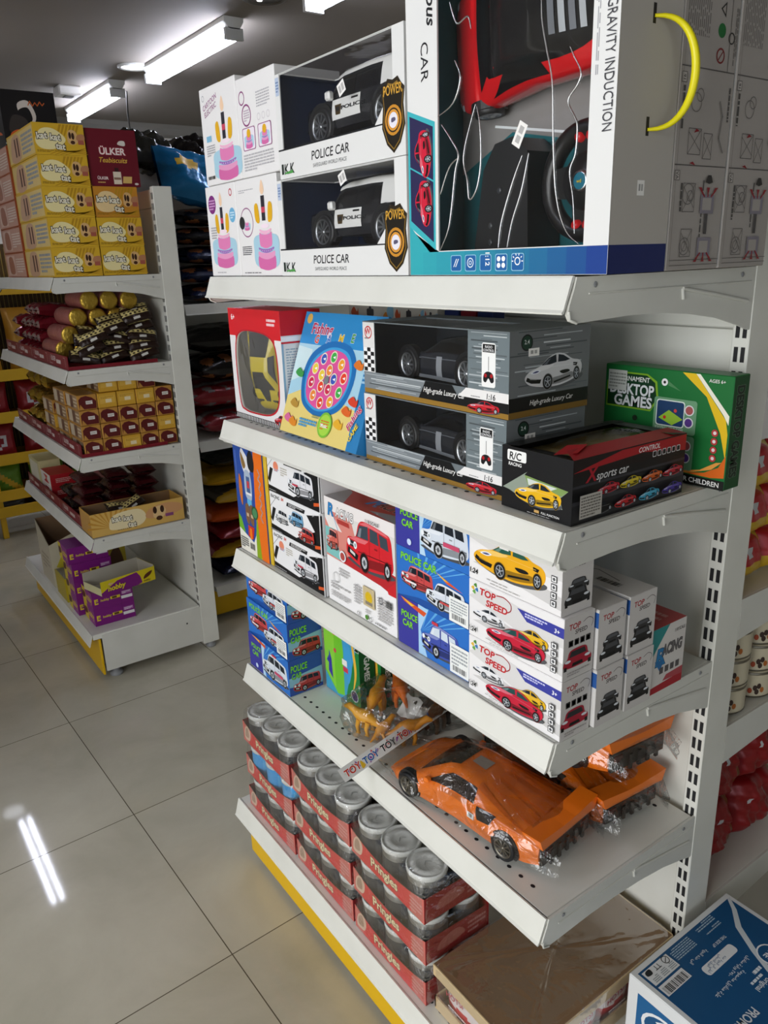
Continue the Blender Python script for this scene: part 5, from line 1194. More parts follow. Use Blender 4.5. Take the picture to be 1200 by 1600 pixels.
def police_end(E):
    E.rect(0, 0, 1, 1, '#2f4fa0'); E.poly([(0, .25), (1, .1), (1, .6), (0, .5)], '#8ab8d0'); E.text('POLICE', .06, .66, .18, '#7ad03a', 'l', .05, .1, maxw=.5, outline='#16301c', ow=.04); E.text('CAR', .08, .46, .15, '#7ad03a', 'l', .05, .1, maxw=.3, outline='#16301c', ow=.04); art_car(E, .1, .04, .85, .46, '#b83a3a', 'suv')
for k, (kd, lab) in enumerate((('three', 'blue police car box at the bottom of the middle-shelf stack, dark blue car'), ('two', 'blue police car box in mid stack with red and white cars'), ('one', 'blue police car box topping the middle-shelf stack, silver car'))):
    carton('police_car_box', lab, 'toy box', .014, .08, .186, .370, Z + .0885 * k, Z + .0885 * k + .0878, '#2b6fc4', lambda mb, F, E, T, kd=kd: police_face(F, kd), 'blue police car boxes')
def speed_face(F, top):
    F.poly([(0, .7), (.2, .95), (1, .8), (1, .55), (.5, .5)], '#d9d7d6'); F.poly([(.05, .3), (.6, .2), (1, .1), (1, .3), (.4, .5)], '#cfcdcc')
    if top:
        F.poly([(.62, .93), (1, .86), (1, .97), (.66, 1)], '#2f3f9a'); art_car(F, .06, .20, .78, .68, '#e8aa1a', 'sport', glass='#24584a', hi='#fff0b8'); F.rect(.36, .70, .46, .84, '#eceae8')
    else:
        F.poly([(.54, .86), (1, .86), (1, .70), (.64, .70)], '#3a3f9c'); F.prose(.62, .76, .84, .84, 2, '#cfd0f0', .6); F.text('3+', .91, .74, .07, '#ffffff', 'l', .03, .1)
        F.text('TOP', .13, .80, .115, '#c0242c', 'l', .07, .15, sx=1.15); F.text('SPEED', .20, .65, .11, '#c0242c', 'l', .07, .15, sx=1.15); F.line(cr([(.32, .90), (.40, .92), (.47, .86), (.475, .76), (.44, .70)], 4, False), .0016, '#b03038')
        for (a, b, c) in ((.03, .86, '#e0b83a'), (.06, .92, '#4f8a3a'), (.075, .85, '#3a7ab8'), (.045, .80, '#6aa84a')): F.blob([(a, b), (a + .03, b + .04), (a + .035, b - .03)], c, 3)
        art_car(F, .05, .36, .36, .27, '#e8e8ea', 'sport'); art_car(F, .52, .34, .34, .30, '#e4b41e', 'sport'); art_car(F, .22, .09, .62, .46, '#c41c38', 'sport', glass='#1c4a48')
    F.text('1:24', .02, .12, .085, '#1c1c1e', 'l', .04, .1, maxw=.1); F.prose(.22, .10, .74, .125, 1, '#a9a6a4'); F.prose(.26, .05, .66, .075, 1, '#b5b2b0')
    for k in range(4):
        y = .50 - .125 * k; F.rect(.90, y, .955, y + .10, '#3c3c3e'); F.rect(.907, y + .012, .948, y + .088, '#f2f2f2'); F.ell(.9275, y + .05, .013, None, '#55565a')
def speed_end(E, red, icons=True):
    E.rect(0, 0, 1, 1, '#cfcbc8'); E.text('TOP', .16, .80, .09, '#a8242c', 'l', .05, .1, maxw=.42); E.text('SPEED', .36, .71, .07, '#3a3032', 'l', .03, .1, maxw=.5); E.line(cr([(.62, .86), (.8, .90), (.95, .84), (.9, .74)], 4, False), .0008, '#55484a')
    if red:
        for k in range(4): E.rect(.16 + .19 * k, .53, .31 + .19 * k, .63, '#2c2c2e'); E.rect(.19 + .19 * k, .545, .28 + .19 * k, .61, '#cfcbc8', False)
        art_car(E, .0, .16, .96, .34, '#a81c34', 'front', glass='#2a2c30'); E.prose(.15, .05, .9, .13, 2, '#a39e9c')
    else:
        art_car(E, .08, .12, .86, .30, '#242426', 'front', glass='#4a4c50'); art_car(E, .18, .36, .7, .18, '#38383a', 'front', glass='#5a5c60')
for k in range(3):
    carton('sports_car_box', ('lowest white 1:24 sports car box at the shelf corner', 'middle white 1:24 sports car box at the shelf corner', 'topmost white sports car box with the yellow car picture')[k], 'toy box', .004, .062, .0065 if k == 2 else .0, .181, Z + .0905 * k, Z + .0905 * k + .0898, '#eceaea',
           lambda mb, F, E, T, k=k: (speed_face(F, k == 2), speed_end(E, k < 2)), 'white 1:24 sports car boxes')
for (a, b, col, nm) in ((.066, .122, 0, 'second column from the corner'), (.130, .188, 1, 'third column from the corner')):
    for k in range(2):
        def dr(mb, F, E, T):
            F.rect(.78, .7, 1, .95, '#2f5fa8'); speed_end(E, False); T.line([(.1, .5), (.4, .8), (.7, .6)], .002, '#8a8684'); T.text('CE', .2, .2, .2, '#6a6664', 'l', 0); T.bars(.5, .2, .8, .5, bg=None)
        carton('sports_car_box', 'white sports car box end, %s row, %s' % (('lower', 'upper')[k], nm), 'toy box', a, b, -.006 + .002 * k, .15, Z + .0885 * k, Z + .0885 * k + .0878, '#e4e2e0', dr, 'white 1:24 sports car boxes')
def rac_end(mb, F, E, T):
    E.rect(0, 0, 1, 1, '#d8d4d0'); E.poly([(0, .55), (.22, .75), (.5, 1), (0, 1)], '#2f8a8a'); E.poly([(0, 0), (1, 0), (1, .14), (.0, .10)], '#a82430'); E.poly([(.4, .14), (1, .12), (1, .24), (.5, .22)], '#b04a52'); E.text('R', .14, .42, .26, '#2a7fb8', 'l', .06, .15, outline='#1a2a3a', ow=.03); E.text('ACING', .32, .55, .16, '#6a6668', 'l', .05, .15, maxw=.6, outline='#2a2a2c', ow=.05); E.poly([(.12, .5), (.3, .3), (.38, .48)], '#2a6fa8')
    for k in range(4): E.rect(.28 + .16 * k, .27, .39 + .16 * k, .37, '#5a5658')
    E.text('1:18 SCALE', .66, .84, .05, '#5a5658', 'l', .02, maxw=.3); T.rect(0, 0, 1, 1, '#c44a4a'); T.poly([(.1, 0), (.4, 0), (.3, 1), (.0, 1)], '#d86a62'); T.prose(.5, .2, .9, .8, 3, '#d8928c')
    F.rect(0, 0, 1, 1, '#c8c4c0'); F.rect(0, 0, 1, .1, '#a82430'); F.rect(.6, .5, 1, 1, '#2f8a8a')
carton('racing_car_box', 'teal and red racing car box at the inner end of the shelf', 'toy box', .190, .270, -.002, .16, Z, .9545, '#d8d4d0', rac_end)

# ------------------------------------------------------------------ fourth shelf
Z = .5525
for k, (kd, lab) in enumerate((('one', 'lowest blue police car box at the far end of the low shelf'), ('two', 'middle blue police car box at the far end of the low shelf'), ('two', 'topmost blue police car box at the far end of the low shelf'))):
    carton('police_car_box', lab, 'toy box', .002 + .004 * k, .087 + .004 * k, .768, .962, Z + .0875 * k, Z + .0875 * k + .0868, '#2b6fc4', lambda mb, F, E, T, kd=kd: (police_face(F, kd), police_end(E)), 'blue police car boxes')
def green_up(mb, F, E, T):
    F.rect(0, 0, 1, 1, '#3f9ac0'); F.poly([(0, .18), (.35, .02), (.55, .05), (.56, .5), (.44, 1), (0, 1)], '#6fc02c'); F.poly([(0, .2), (.3, .06), (.3, .9), (0, .95)], '#86cc3a'); F.poly([(.6, .0), (1, 0), (1, .8), (.9, .55), (.74, .3), (.62, .1)], '#1a7a38'); F.blob([(.66, .98), (.86, .6), (.92, .35), (.8, .15), (.86, .35), (.8, .6)], '#e0b03a'); F.blob([(.5, 1), (.74, .6), (.8, .4), (.68, .2), (.6, .4), (.56, .7)], '#3f9ad0')
    F.ell(.3, .66, .08, .06, '#d8402a'); F.ell(.32, .45, .04, None, '#c84a4a'); F.poly([(.1, .2), (.22, .14), (.2, .34), (.14, .42)], '#3a3a98'); F.poly([(.06, .3), (.12, .28), (.12, .36)], '#3a3a98'); F.rect(.52, .36, .66, .42, '#e8e4e0'); F.rect(.54, .30, .68, .35, '#c83a50'); F.poly([(.08, .9), (.28, .9), (.28, .8), (.1, .82)], '#a8d868')
    F.text('TOP', .88, .78, .06, '#101a12', 'r', .06, rot=90, outline='#e8ece8', ow=.06); F.text('MES', .99, .72, .06, '#101a12', 'r', .06, rot=90, outline='#e8ece8', ow=.06); F.ell(.84, .12, .10, None, '#e8e8ea'); F.ell(.84, .12, .085, None, '#3a2a6a'); F.text('*', .95, .2, .06, '#e8f0e8', 'l', .04)
    E.rect(0, 0, 1, 1, '#14592c'); G = Face(E.mb, E.P(.25, .96), (0, 0, -1), (1, 0, 0), E.h * .9, E.w * .5); G.l = 3; G.text('DESKTOP GAMES', .1, .15, .7, '#dfe6e0', 'l', .06, maxw=.85); E.ell(.5, .12, .16, None, '#b83a3a')
carton('desktop_game_box', 'green tabletop football game box on the low shelf, lime pitch facing out', 'toy box', .090, .128, .618, .757, Z, .795, '#1a6e34', green_up, 'green desktop game boxes')
carton('desktop_game_box', 'green game box end directly behind the lime pitch box', 'toy box', .132, .168, .600, .745, Z, .79, '#1a6e34', green_up, 'green desktop game boxes')
carton('desktop_game_box', 'deepest green game box end on the low shelf', 'toy box', .172, .208, .585, .735, Z, .79, '#1a6e34', green_up, 'green desktop game boxes')

def bag_shell(parent, cx, cy, z0, lx, ly, lz, name='bag_film', seed=1, rotz=0.0, amp=.06, mat=None, pw=.55):
    rn = random.Random(seed); ph = [rn.uniform(0, 6.28) for _ in range(8)]; m = MB(); P = []
    for i in range(25):
        t = math.pi * i / 24; row = []
        for k in range(40):
            a = 2 * math.pi * k / 40; s = math.sin(t); c = math.cos(t)
            sgn = lambda v, p: math.copysign(abs(v) ** p, v)
            d = 1 + amp * (math.sin(5 * a + ph[0] + 3 * c) + .7 * math.sin(9 * a + ph[1] - 5 * c) + .6 * math.sin(15 * c + ph[2] + 2 * a))
            x = sgn(s, pw) * sgn(math.cos(a), pw) * lx / 2 * d; y = sgn(s, pw) * sgn(math.sin(a), pw) * ly / 2 * d; z = (sgn(c, .7) * d * .5 + .5) * lz
            row.append((cx + x * math.cos(rotz) - y * math.sin(rotz), cy + x * math.sin(rotz) + y * math.cos(rotz), max(z0 + .0006, z0 + z)))
        P.append(row)
    m.grid(P, mat or BAGFILM, True, closev=True); return m.build(name, parent)
# bag of toy animals
def animal(o, name, col, base, ang, sc, kind=0):
    cs, sn = math.cos(ang), math.sin(ang)
    T = lambda x, y, z: (base[0] + (x * cs - y * sn) * sc, base[1] + (x * sn + y * cs) * sc, base[2] + z * sc)
    m = MB(); pl = plastic(col, .4)
    m.tube([T(-.5, 0, .18), T(-.3, 0, .26), T(-.12, 0, .36), T(.05, 0, .40), T(.2, 0, .42), T(.32, 0, .50), T(.44, 0, .56), T(.56, 0, .52)], [.02 * sc, .06 * sc, .12 * sc, .16 * sc, .13 * sc, .085 * sc, .085 * sc, .035 * sc], pl, 12)
    for (x, y) in ((-.1, .1), (-.1, -.1), (.14, .09), (.14, -.09)): m.tube([T(x, y, .34), T(x + .04, y * 1.3, .16), T(x, y * 1.3, .0), T(x + .07, y * 1.3, .01)], [.07 * sc, .05 * sc, .04 * sc, .03 * sc], pl, 8)
    for q in range(7): m.prism([(0, 0), (.05 * sc, 0), (.025 * sc, .06 * sc)], 'y', -.004, .004, pl) if False else None
    return m.build(name, o)
o = thing('toy_animal_bag', 'clear bag of yellow and orange plastic toy animals', 'toy pack', (.10, .53, Z), 'bags of toy animals')
for nm, c, b, a, s in (('toy_dinosaur', '#e0a01c', (.055, .545, Z + .006), 2.0, .09), ('toy_dinosaur', '#d8901a', (.10, .575, Z + .02), .6, .10), ('toy_dinosaur', '#d86a1e', (.15, .555, Z + .03), 1.2, .10), ('toy_dinosaur', '#b87a24', (.10, .47, Z + .004), -.6, .09), ('toy_dinosaur', '#d8901a', (.065, .505, Z + .004), .2, .07)): animal(o, nm, c, b, a, s)
m = MB(); m.grid([[(.118 + .03 * j / 6 + .0, .478 + .05 * i / 6, Z + .035 + .035 * j / 6 + .004 * math.sin(i)) for j in range(7)] for i in range(7)], paper('#c9c8c4')); m.build('header_card', o)
bag_shell(o, .095, .53, Z, .15, .16, .095, seed=3, rotz=.3, amp=.04)
o = thing('toy_animal_bag', 'clear bag of dark brown plastic toy animals behind the orange car', 'toy pack', (.19, .44, Z), 'bags of toy animals')
for nm, c, b, a, s in (('toy_dinosaur', '#3a3330', (.20, .485, Z + .004), 3.0, .11), ('toy_dinosaur', '#5a4028', (.17, .47, Z + .004), .2, .10), ('toy_dinosaur', '#2c2a2c', (.235, .475, Z + .025), .3, .10), ('toy_dinosaur', '#7a4a22', (.19, .485, Z + .035), -.2, .08)): animal(o, nm, c, b, a, s)
bag_shell(o, .20, .478, Z, .16, .09, .09, seed=5, rotz=-.2, amp=.04)
# orange sports cars in clear bags
def orange_extra(S, mb, L, W, H):
    bk = plastic('#191512', .4); og = plastic('#f07818', .3, .5, .3)
    S.patch(mb, [(.10, -.34), (.10, -.30), (.40, -.2), (.40, -.28)], plastic('#d8640e', .35), .002); S.patch(mb, [(.10, .34), (.10, .30), (.40, .2), (.40, .28)], plastic('#d8640e', .35), .002)
    for q in (-.14, 0, .14): S.patch(mb, [(.08, q - .045), (.08, q + .045), (.36, q * .8 + .035), (.36, q * .8 - .035)], plastic('#e26c10', .35), .005)
    S.patch(mb, [(.44, -.07), (.44, .07), (.53, .06), (.53, -.06)], plastic('#a8a29a', .2), .0015)
    x0, hw = -L / 2, W / 2
    mb.prism([(-hw * .9, H * .62), (-hw, H * .86), (-hw * .2, H * .80), (hw * .2, H * .80), (hw, H * .86), (hw * .9, H * .62)], 'x', x0 - .012, x0 + .03, og)    # rear spoiler lip
    mb.box(x0 - .006, x0 + .004, -hw * .82, hw * .82, H * .16, H * .56, bk, bev=.003)
    for k in range(5): mb.box(x0 - .009, x0 - .004, -hw * .6 + k * hw * .27, -hw * .6 + k * hw * .27 + .008, H * .12, H * .42, plastic('#2c2724', .4))
    for sg in (-1, 1):
        mb.box(x0 - .008, x0 - .003, sg * hw * .62 - .012, sg * hw * .62 + .012, H * .36, H * .50, plastic('#4a1a14', .25), bev=.002)
        S.patch(mb, [(.24, sg * .42), (.36, sg * .45), (.34, sg * .66), (.26, sg * .62)], bk, .001)
        S.patch(mb, [(.42, sg * .46), (.60, sg * .46), (.58, sg * .52), (.42, sg * .52)], plastic('#c9640e', .4), .0012)
        p = S.at(.67, sg * .44); mb.box(p.x - .006, p.x + .008, min(p.y, p.y + sg * .014), max(p.y, p.y + sg * .014), p.z, p.z + .01, og, bev=.003)
oc = [((.094, .248, Z + .001), (0, 0, math.radians(97)), 'orange toy sports car in clear bag at the shelf front, rear towards the post', .82),
      ((.277, .235, Z + .001), (0, 0, math.radians(86)), 'orange toy sports car in clear bag at the back of the shelf, underneath', .80),
      ((.262, .232, Z + .104), (math.radians(3), math.radians(2), math.radians(88)), 'orange toy sports car in clear bag lying on top of the back one', .84)]
for i, (l, r, lab, s) in enumerate(oc):
    root = toy_car('wedge', lab, l, r, '#f07818', s, rim='#8a8478', glass='#2a211a', name='bagged_toy_car', group='orange toy cars in clear bags', extra=orange_extra)
    rt = ORG[root]; ORG[root] = Vector()
    m = MB(); rn = random.Random(20 + i); P = []
    sp = SPEC['wedge']; S = CarSurf(sp); ph = [rn.uniform(0, 6) for _ in range(6)]
    for q in range(41):   # film drawn tight over the body, gathered past both bumpers
        u = -.10 + 1.26 * q / 40; uc = min(max(u, 0), 1); row = []
        over = max(0, -u, u - 1)
        for k in range(37):
            sv = -1 + 2 * k / 36; p = S.at(uc, sv, .006)
            d = .004 * (math.sin(9 * sv + 11 * u + ph[0]) + math.sin(17 * sv - 7 * u + ph[1]) + math.sin(23 * u + ph[2] + 5 * sv)) + .003
            c = Vector((p.x, 0, .03)); n = (p - c); n.x = 0; n = n.normalized() if n.length > 1e-5 else Vector((0, 0, 1))
            p = p + n * max(d, .001); p.x = (u - .5) * sp['L']; sq = 1 - min(1, over * 3.2) * .55
            p.z = max(.0012 if i < 2 else .0012, p.z * (1 - min(1, over * 4) * .75)); p.y *= sq if over else 1
            row.append(p)
        P.append(row)
    m.grid(P, BAGFILM, True)
    m.build('bag_film', root, local=True)
    if i == 0:
        h = MB(); F = Face(h, (-.072, .430, Z + .012), Vector((1, .10, .12)), Vector((-.10, .8, .55)), .27, .026); 
        h.poly([F.P(a, b) - F.N * .0004 for a, b in ((0, 0), (1, 0), (1, 1), (0, 1))], paper('#d9dad6')); rn = random.Random(2)
        for k in range(26): F.blob([(.02 + .037 * k + rn.uniform(-.01, .01), .1 + rn.random() * .5), (.05 + .037 * k, .2 + rn.random() * .5), (.03 + .037 * k, .5 + rn.random() * .4)], rn.choice(('#3a6ab0', '#4f9a3a', '#d8b02a', '#c83a4a', '#8a4a9a', '#4a4a4c')), 3, up=(k == 0))
        for k in range(6): F.text('TOY', .03 + .165 * k, .22, .5, ('#c03a2a', '#2a5aa0', '#2a2a2c')[k % 3], 'l', .06, .1, outline='#f2f2ee', ow=.06)
        b = h.build('header_strip', None); b.parent = root; b.matrix_parent_inverse = (Matrix.LocRotScale(Vector(l), __import__('mathutils').Euler(r), Vector((s, s, s)))).inverted(); b.location = (0, 0, 0)
    t_ = MB(); S.patch(t_, [(.36, .60), (.405, .60), (.405, .72), (.36, .72)], paper('#eceae8'), .0012, (2, 2)); S.patch(t_, [(.372, .625), (.395, .625), (.395, .69), (.372, .69)], paper('#9a9896'), .0016, (2, 2)); t_.build('price_sticker', root, local=True)
    ORG[root] = rt

# ------------------------------------------------------------------ bottom deck: shrink-wrapped trays of small cans
Z = BASEZ + .0012
CR, CH = .0365, .084
SIL = metal('#c4c6c6', .28)
def can_mbs():
    body = MB(); zones = [plastic('#4a4c50', .3), plastic('#6a6c70', .3), plastic('#2a2c30', .3)]
    body.lathe([(CR * .93, 0), (CR * .985, .003), (CR * .985, .03), (CR * .985, .06), (CR * .985, CH - .012), (CR * .96, CH - .008)], zones[0], 24, 'z', zone=lambda i, j: metal('#b8b9b9', .35) if i in (0, 3, 4) else (zones[j // 5 % 3]))
    lid = MB()
    lid.lathe([(CR * .96, CH - .012), (CR * 1.02, CH - .010), (CR * 1.03, CH - .003), (CR * 1.01, CH), (CR * .95, CH), (CR * .92, CH - .002), (CR * .80, CH - .0022), (CR * .78, CH - .0012), (CR * .5, CH - .0012), (CR * .47, CH - .002), (.0005, CH - .002)], plastic('#d9dad6', .3, .5), 28)
    lid.tube([(-.008, -.003, CH - .0015), (.0, .004, CH - .001), (.008, -.003, CH - .0015)], .0008, plastic('#b0b1ae', .3), 6)
    return body, lid
_cb, _cl = can_mbs()
def tray_mb(x0, y0, w, d):
    """printed tray: front wall dips in a curve, sides higher at the corners"""
    m = MB(); red, pink = paper('#cf2f2c'), paper('#c9675e')
    N = 24; hh = lambda t: .036 + .018 * abs(2 * t - 1) ** 2.2
    for i in range(N):
        a, b = i / N, (i + 1) / N; ya, yb_ = y0 + w - w * a, y0 + w - w * b
        m.poly([(x0, ya, 0), (x0, yb_, 0), (x0, yb_, hh(b)), (x0, ya, hh(a))], pink if (a < .12 or a > .80) else red)
        m.poly([(x0 + .001, yb_, 0), (x0 + .001, ya, 0), (x0 + .001, ya, hh(a)), (x0 + .001, yb_, hh(b))], card_mat())
    for yy in (y0, y0 + w):
        m.poly([(x0, yy, 0), (x0 + d, yy, 0), (x0 + d, yy, .050), (x0, yy, .054)], paper('#9c2f30'))
    m.poly([(x0 + d, y0, 0), (x0 + d, y0 + w, 0), (x0 + d, y0 + w, .05), (x0 + d, y0, .05)], red); m.poly([(x0, y0, .0006), (x0 + d, y0, .0006), (x0 + d, y0 + w, .0006), (x0, y0 + w, .0006)], card_mat())
    F = front(m, x0, y0, y0 + w, 0, .054)
    F.text('Pringles', .29, .24, .36, '#efe0b0', 'l', .05, -.02, maxw=.38, outline='#3a1c14', ow=.06)
    F.blob([(.03, .2), (.04, .6), (.1, .88), (.17, .7), (.15, .25), (.08, .14)], '#d9b8a0'); F.blob([(.05, .3), (.07, .7), (.12, .75), (.13, .35)], '#a88a74'); F.prose(.82, .1, .97, .7, 4, '#d99a92')
    E = endf(m, x0, x0 + d, y0, 0, .05); E.blob([(.2, .3), (.25, .7), (.5, .8), (.6, .4)], '#b86a60'); E.prose(.66, .2, .95, .8, 3, '#c98a84')
    return m
PW_, PD_ = .226, .15
first = None
rowname = ('lowest', 'middle', 'topmost'); colname = ('far-end', 'centre', 'near-end')
for ci, yc in enumerate((.708, .472, .237)):
    for ri in range(3):
        x0 = -.046 + .001 * ((ci + ri) % 2); y0 = yc; z0 = Z + ri * .0925
        lab = '%s shrink-wrapped red tray of small crisp cans in the %s stack' % (rowname[ri], colname[ci])
        if ci == 0 and ri == 1: lab = 'far-end shrink-wrapped can tray with light blue cans showing'
        o = thing('can_multipack', lab, 'can pack', (x0 + PD_ / 2, y0 + PW_ / 2, z0), 'shrink-wrapped trays of small cans')
        if first is None:
            ORG[o] = Vector()
            t = tray_mb(-PD_ / 2, -PW_ / 2, PW_, PD_).build('tray', o, local=True)
            cb, cl = _cb.build('can', None), _cl.build('lid', None); cb.parent = o; cl.parent = cb
            cb.location = (-PD_ / 2 + CR + .0015, -PW_ / 2 + CR + .002, .0015); cans = [cb]
            for a in range(2):
                for b in range(3):
                    if (a, b) == (0, 0): continue
                    c = cb.copy(); COL.objects.link(c); c.parent = o; c.location = (-PD_ / 2 + CR + .0015 + a * .0735, -PW_ / 2 + CR + .002 + b * .0745, .0015)
                    l = cl.copy(); COL.objects.link(l); l.parent = c; cans.append(c)
            m = MB(); rn = random.Random(8); P = []
            prof = [(1.0, .0008), (1.015, .012), (1.012, .03), (1.006, .048), (1.0, .066), (.985, .080), (.95, .0868), (.7, .0862), (.3, .0858), (.02, .0857)]
            for k, (sx, z) in enumerate(prof):
                row = []
                for q in range(64):
                    a = 2 * math.pi * q / 64; c_, s_ = math.cos(a), math.sin(a)
                    e = .16; X = math.copysign(abs(c_) ** e, c_) * PD_ / 2; Y = math.copysign(abs(s_) ** e, s_) * PW_ / 2
                    d = 1.0 + .004 * math.sin(5 * a + k)
                    row.append((X * sx * d + (.0025 * math.copysign(1, c_)), Y * sx * d + .0022 * math.copysign(1, s_), z))
                P.append(row)
            m.grid(P, SHRINK, True, closev=True); m.build('shrink_wrap', o, local=True); first = o
        else:
            for ch in first.children:
                c = ch.copy(); COL.objects.link(c); c.parent = o
                for g in ch.children:
                    q = g.copy(); COL.objects.link(q); q.parent = c
        if ci == 0 and ri == 1:
            for c in o.children:
                if c.name.startswith('can'):
                    c.data = c.data.copy()
                    for k in range(len(c.data.materials)): c.data.materials[k] = plastic(('#3f9ad8', '#5fb0e0', '#2f86c8')[k % 3], .3)
# near-end tray pack under a brown board
x0, x1, y0, y1, zt = -.034, .345, .012, .226, .292
o = thing('sauce_multipack', 'shrink-wrapped tray of white and red pouches under a brown card sheet', 'multipack', ((x0 + x1) / 2, (y0 + y1) / 2, Z))
BEI = paper('#cdb48a', .7)
m = MB(); m.box(x0, x1, y0, y1, Z, Z + .003, BEI); 
for q in ((x0, x0 + .003, y0, y1), (x1 - .003, x1, y0, y1), (x0, x1, y0, y0 + .003), (x0, x1, y1 - .003, y1)): m.box(q[0], q[1], q[2], q[3], Z + .003, Z + .028, BEI)
m.build('tray', o)
m = MB(); m.box(x0 - .001, x1, y0 - .001, y1 + .001, zt - .003, zt, card_mat(), sides={'-x': BEI, '-y': BEI})
for q in ((x0 - .0025, x0 - .0005, y0, y1), (x1, x1 + .002, y0, y1), (x0, x1, y0 - .0025, y0 - .0005)): m.box(q[0], q[1], q[2], q[3], zt - .022, zt + .0008, BEI)
m.build('top_sheet', o)
def pouch(mb, c, w, h, axis):
    U = Vector((0, -1, 0)) if axis == 'x' else Vector((1, 0, 0)); N_ = Vector((-1, 0, 0)) if axis == 'x' else Vector((0, -1, 0))
    P = []
    for i in range(13):
        b = i / 12; row = []
        for k in range(11):
            a = -1 + k / 5; t = .016 * (1 - a * a) ** .5 * (math.sin(math.pi * min(max(b, .04), .96)) ** .5)
            row.append(Vector(c) + U * a * w / 2 + Vector((0, 0, b * h)) + N_ * t)
        P.append(row)
    wht, rd, pk = foil('#e6dcdc', .35, .05, 30, .2), foil('#c2182c', .35, .05, 30, .2), foil('#d98a8c', .35, .05, 30, .2)
    mb.grid(P, wht, True, zone=lambda i, j: rd if i < 5 + (1 if 3 < j < 7 else 0) else (pk if i > 9 else wht))
    F = Face(mb, Vector(c) - U * w / 2 + N_ * .0175, U, (0, 0, 1), w, h)
    F.text('HOTSI', .14, .56, .14, '#b02038', 'l', .04, .1, rot=10, maxw=.7); F.prose(.2, .25, .75, .38, 2, '#f2e2e4', .6)
m = None
for k in range(2):
    m = MB(); pouch(m, (x0 + .022, y1 - .06 - .095 * k, Z + .004), .092, .082, 'x'); m.build('pouch', o)
for k in range(4):
    m = MB(); pouch(m, (x0 + .075 + .082 * k, y0 + .022, Z + .004), .08, .082, 'y'); m.build('pouch', o)
m = MB(); rn = random.Random(12); P = []
for k, (sx, z) in enumerate([(1.0, Z + .001), (1.01, Z + .02), (1.008, Z + .05), (1.012, Z + .08), (1.006, zt - .006), (.985, zt + .004), (.93, zt + .0045), (.8, zt + .004), (.6, zt + .005), (.4, zt + .004), (.2, zt + .005), (.02, zt + .004)]):
    row = []
    for q in range(80):
        a = 2 * math.pi * q / 80; c_, s_ = math.cos(a), math.sin(a); e = .14
        d = 1 + (.005 * math.sin(7 * a + k * 2) if k < 6 else .01 * math.sin(5 * a + k))
        row.append(((x0 + x1) / 2 + math.copysign(abs(c_) ** e, c_) * (x1 - x0 + .008) / 2 * sx * d, (y0 + y1) / 2 + math.copysign(abs(s_) ** e, s_) * (y1 - y0 + .006) / 2 * sx * d, z + (.0022 * math.sin(9 * a + k * 1.7) if k > 5 else 0)))
    P.append(row)
m.grid(P, BOARDFILM, True, closev=True); m.build('shrink_wrap', o)

# ------------------------------------------------------------------ blue carton on the floor in front of the post
x0, x1, y0, y1, z1 = .178, .458, -.415, -.018, .345
o = thing('blue_carton', 'large blue and white printed carton on the floor by the post', 'carton', ((x0 + x1) / 2, (y0 + y1) / 2, 0))
BL = '#14507f'; mb = MB(); mb.box(x0, x1, y0, y1, 0, z1, paper('#dfe1e2'), bev=.002)
F = Face(mb, (x1, y1, z1), (-1, 0, 0), (0, -1, 0), x1 - x0, y1 - y0)    # lettering runs away from the post
F.rect(.035, .025, .965, .975, BL)
F.poly([(.02, .025), (.045, .025), (.10, .07), (.21, .135), (.30, .245), (.36, .34), (.33, .35), (.26, .245), (.18, .15), (.08, .085)], '#cfd6da')
F.ell(.235, .30, .075, None, '#e8eaec'); F.ell(.235, .30, .066, None, BL); F.text('FINE', .18, .285, .025, '#e8eaec', 'l', .04, maxw=.11)
for (a, b, c, d, n) in ((.25, .028, .43, .058, 3), (.25, .068, .40, .088, 2), (.51, .035, .70, .09, 6)): F.prose(a, b, c, d, n, '#a9c0d0', .5)
F.rrect(.35, .165, .65, .21, .022, '#e4e6e8'); F.text('ﻩﺬﻫ ﺔﻬﺠﻟﺍ ﻰﻟﺍ ﻰﻠﻋﺃ', .63, .19, .012, '#14507f', 'r', .02, maxw=.26); F.text('ﻲﻠﺤﺼﻟﺍ ﻕﺭﻮﻟﺍ', .60, .174, .012, '#14507f', 'r', .02, maxw=.22)
F.text('THIS SIDE UP', .32, .128, .014, '#dfe8ee', 'l', .02, maxw=.13); F.text('ﺔﻬﺠﻟﺍ ﻩﺬﻫ ﻰﻟﺍ', .66, .122, .015, '#dfe8ee', 'r', .02, maxw=.17)
F.text('ﻞﻳﺩﺎﻨﻣ ﺔﻴﻗﺭﻭ ٢×١٠٠', .56, .248, .015, '#dfe8ee', 'r', .02, maxw=.21); F.text('ﺔﻣﻮﻤﻀﻣ ﻞﻳﺩﺎﻨﻣ ﺔﺒﻠﻋ', .74, .272, .017, '#dfe8ee', 'r', .02, maxw=.38); F.prose(.36, .298, .52, .316, 1, '#dfe8ee', .8); F.prose(.40, .322, .66, .338, 1, '#dfe8ee', .7); F.text('original', .40, .35, .022, '#dfe8ee', 'l', .03, maxw=.12)
F.text('PROMOTION', .64, .385, .036, '#dfe4e8', 'l', .04, maxw=.62 if False else .34)
F.rect(.72, .035, .95, .105, '#e4e6e8'); F.bars(.73, .115, .95, .165, bg='#e4e6e8')
for k in range(3): F.prose(.73 + .072 * k, .07, .785 + .072 * k, .10, 4, '#8a9298')
F.ring(.757, .052, .026, .005, '#2a2c2e'); F.line([(.742, .045), (.772, .06)], .0012, '#2a2c2e'); F.text('TT', .81, .042, .022, '#2a2c2e', 'l', .02); F.blob([(.89, .04), (.895, .062), (.935, .06), (.93, .042)], '#2a2c2e')
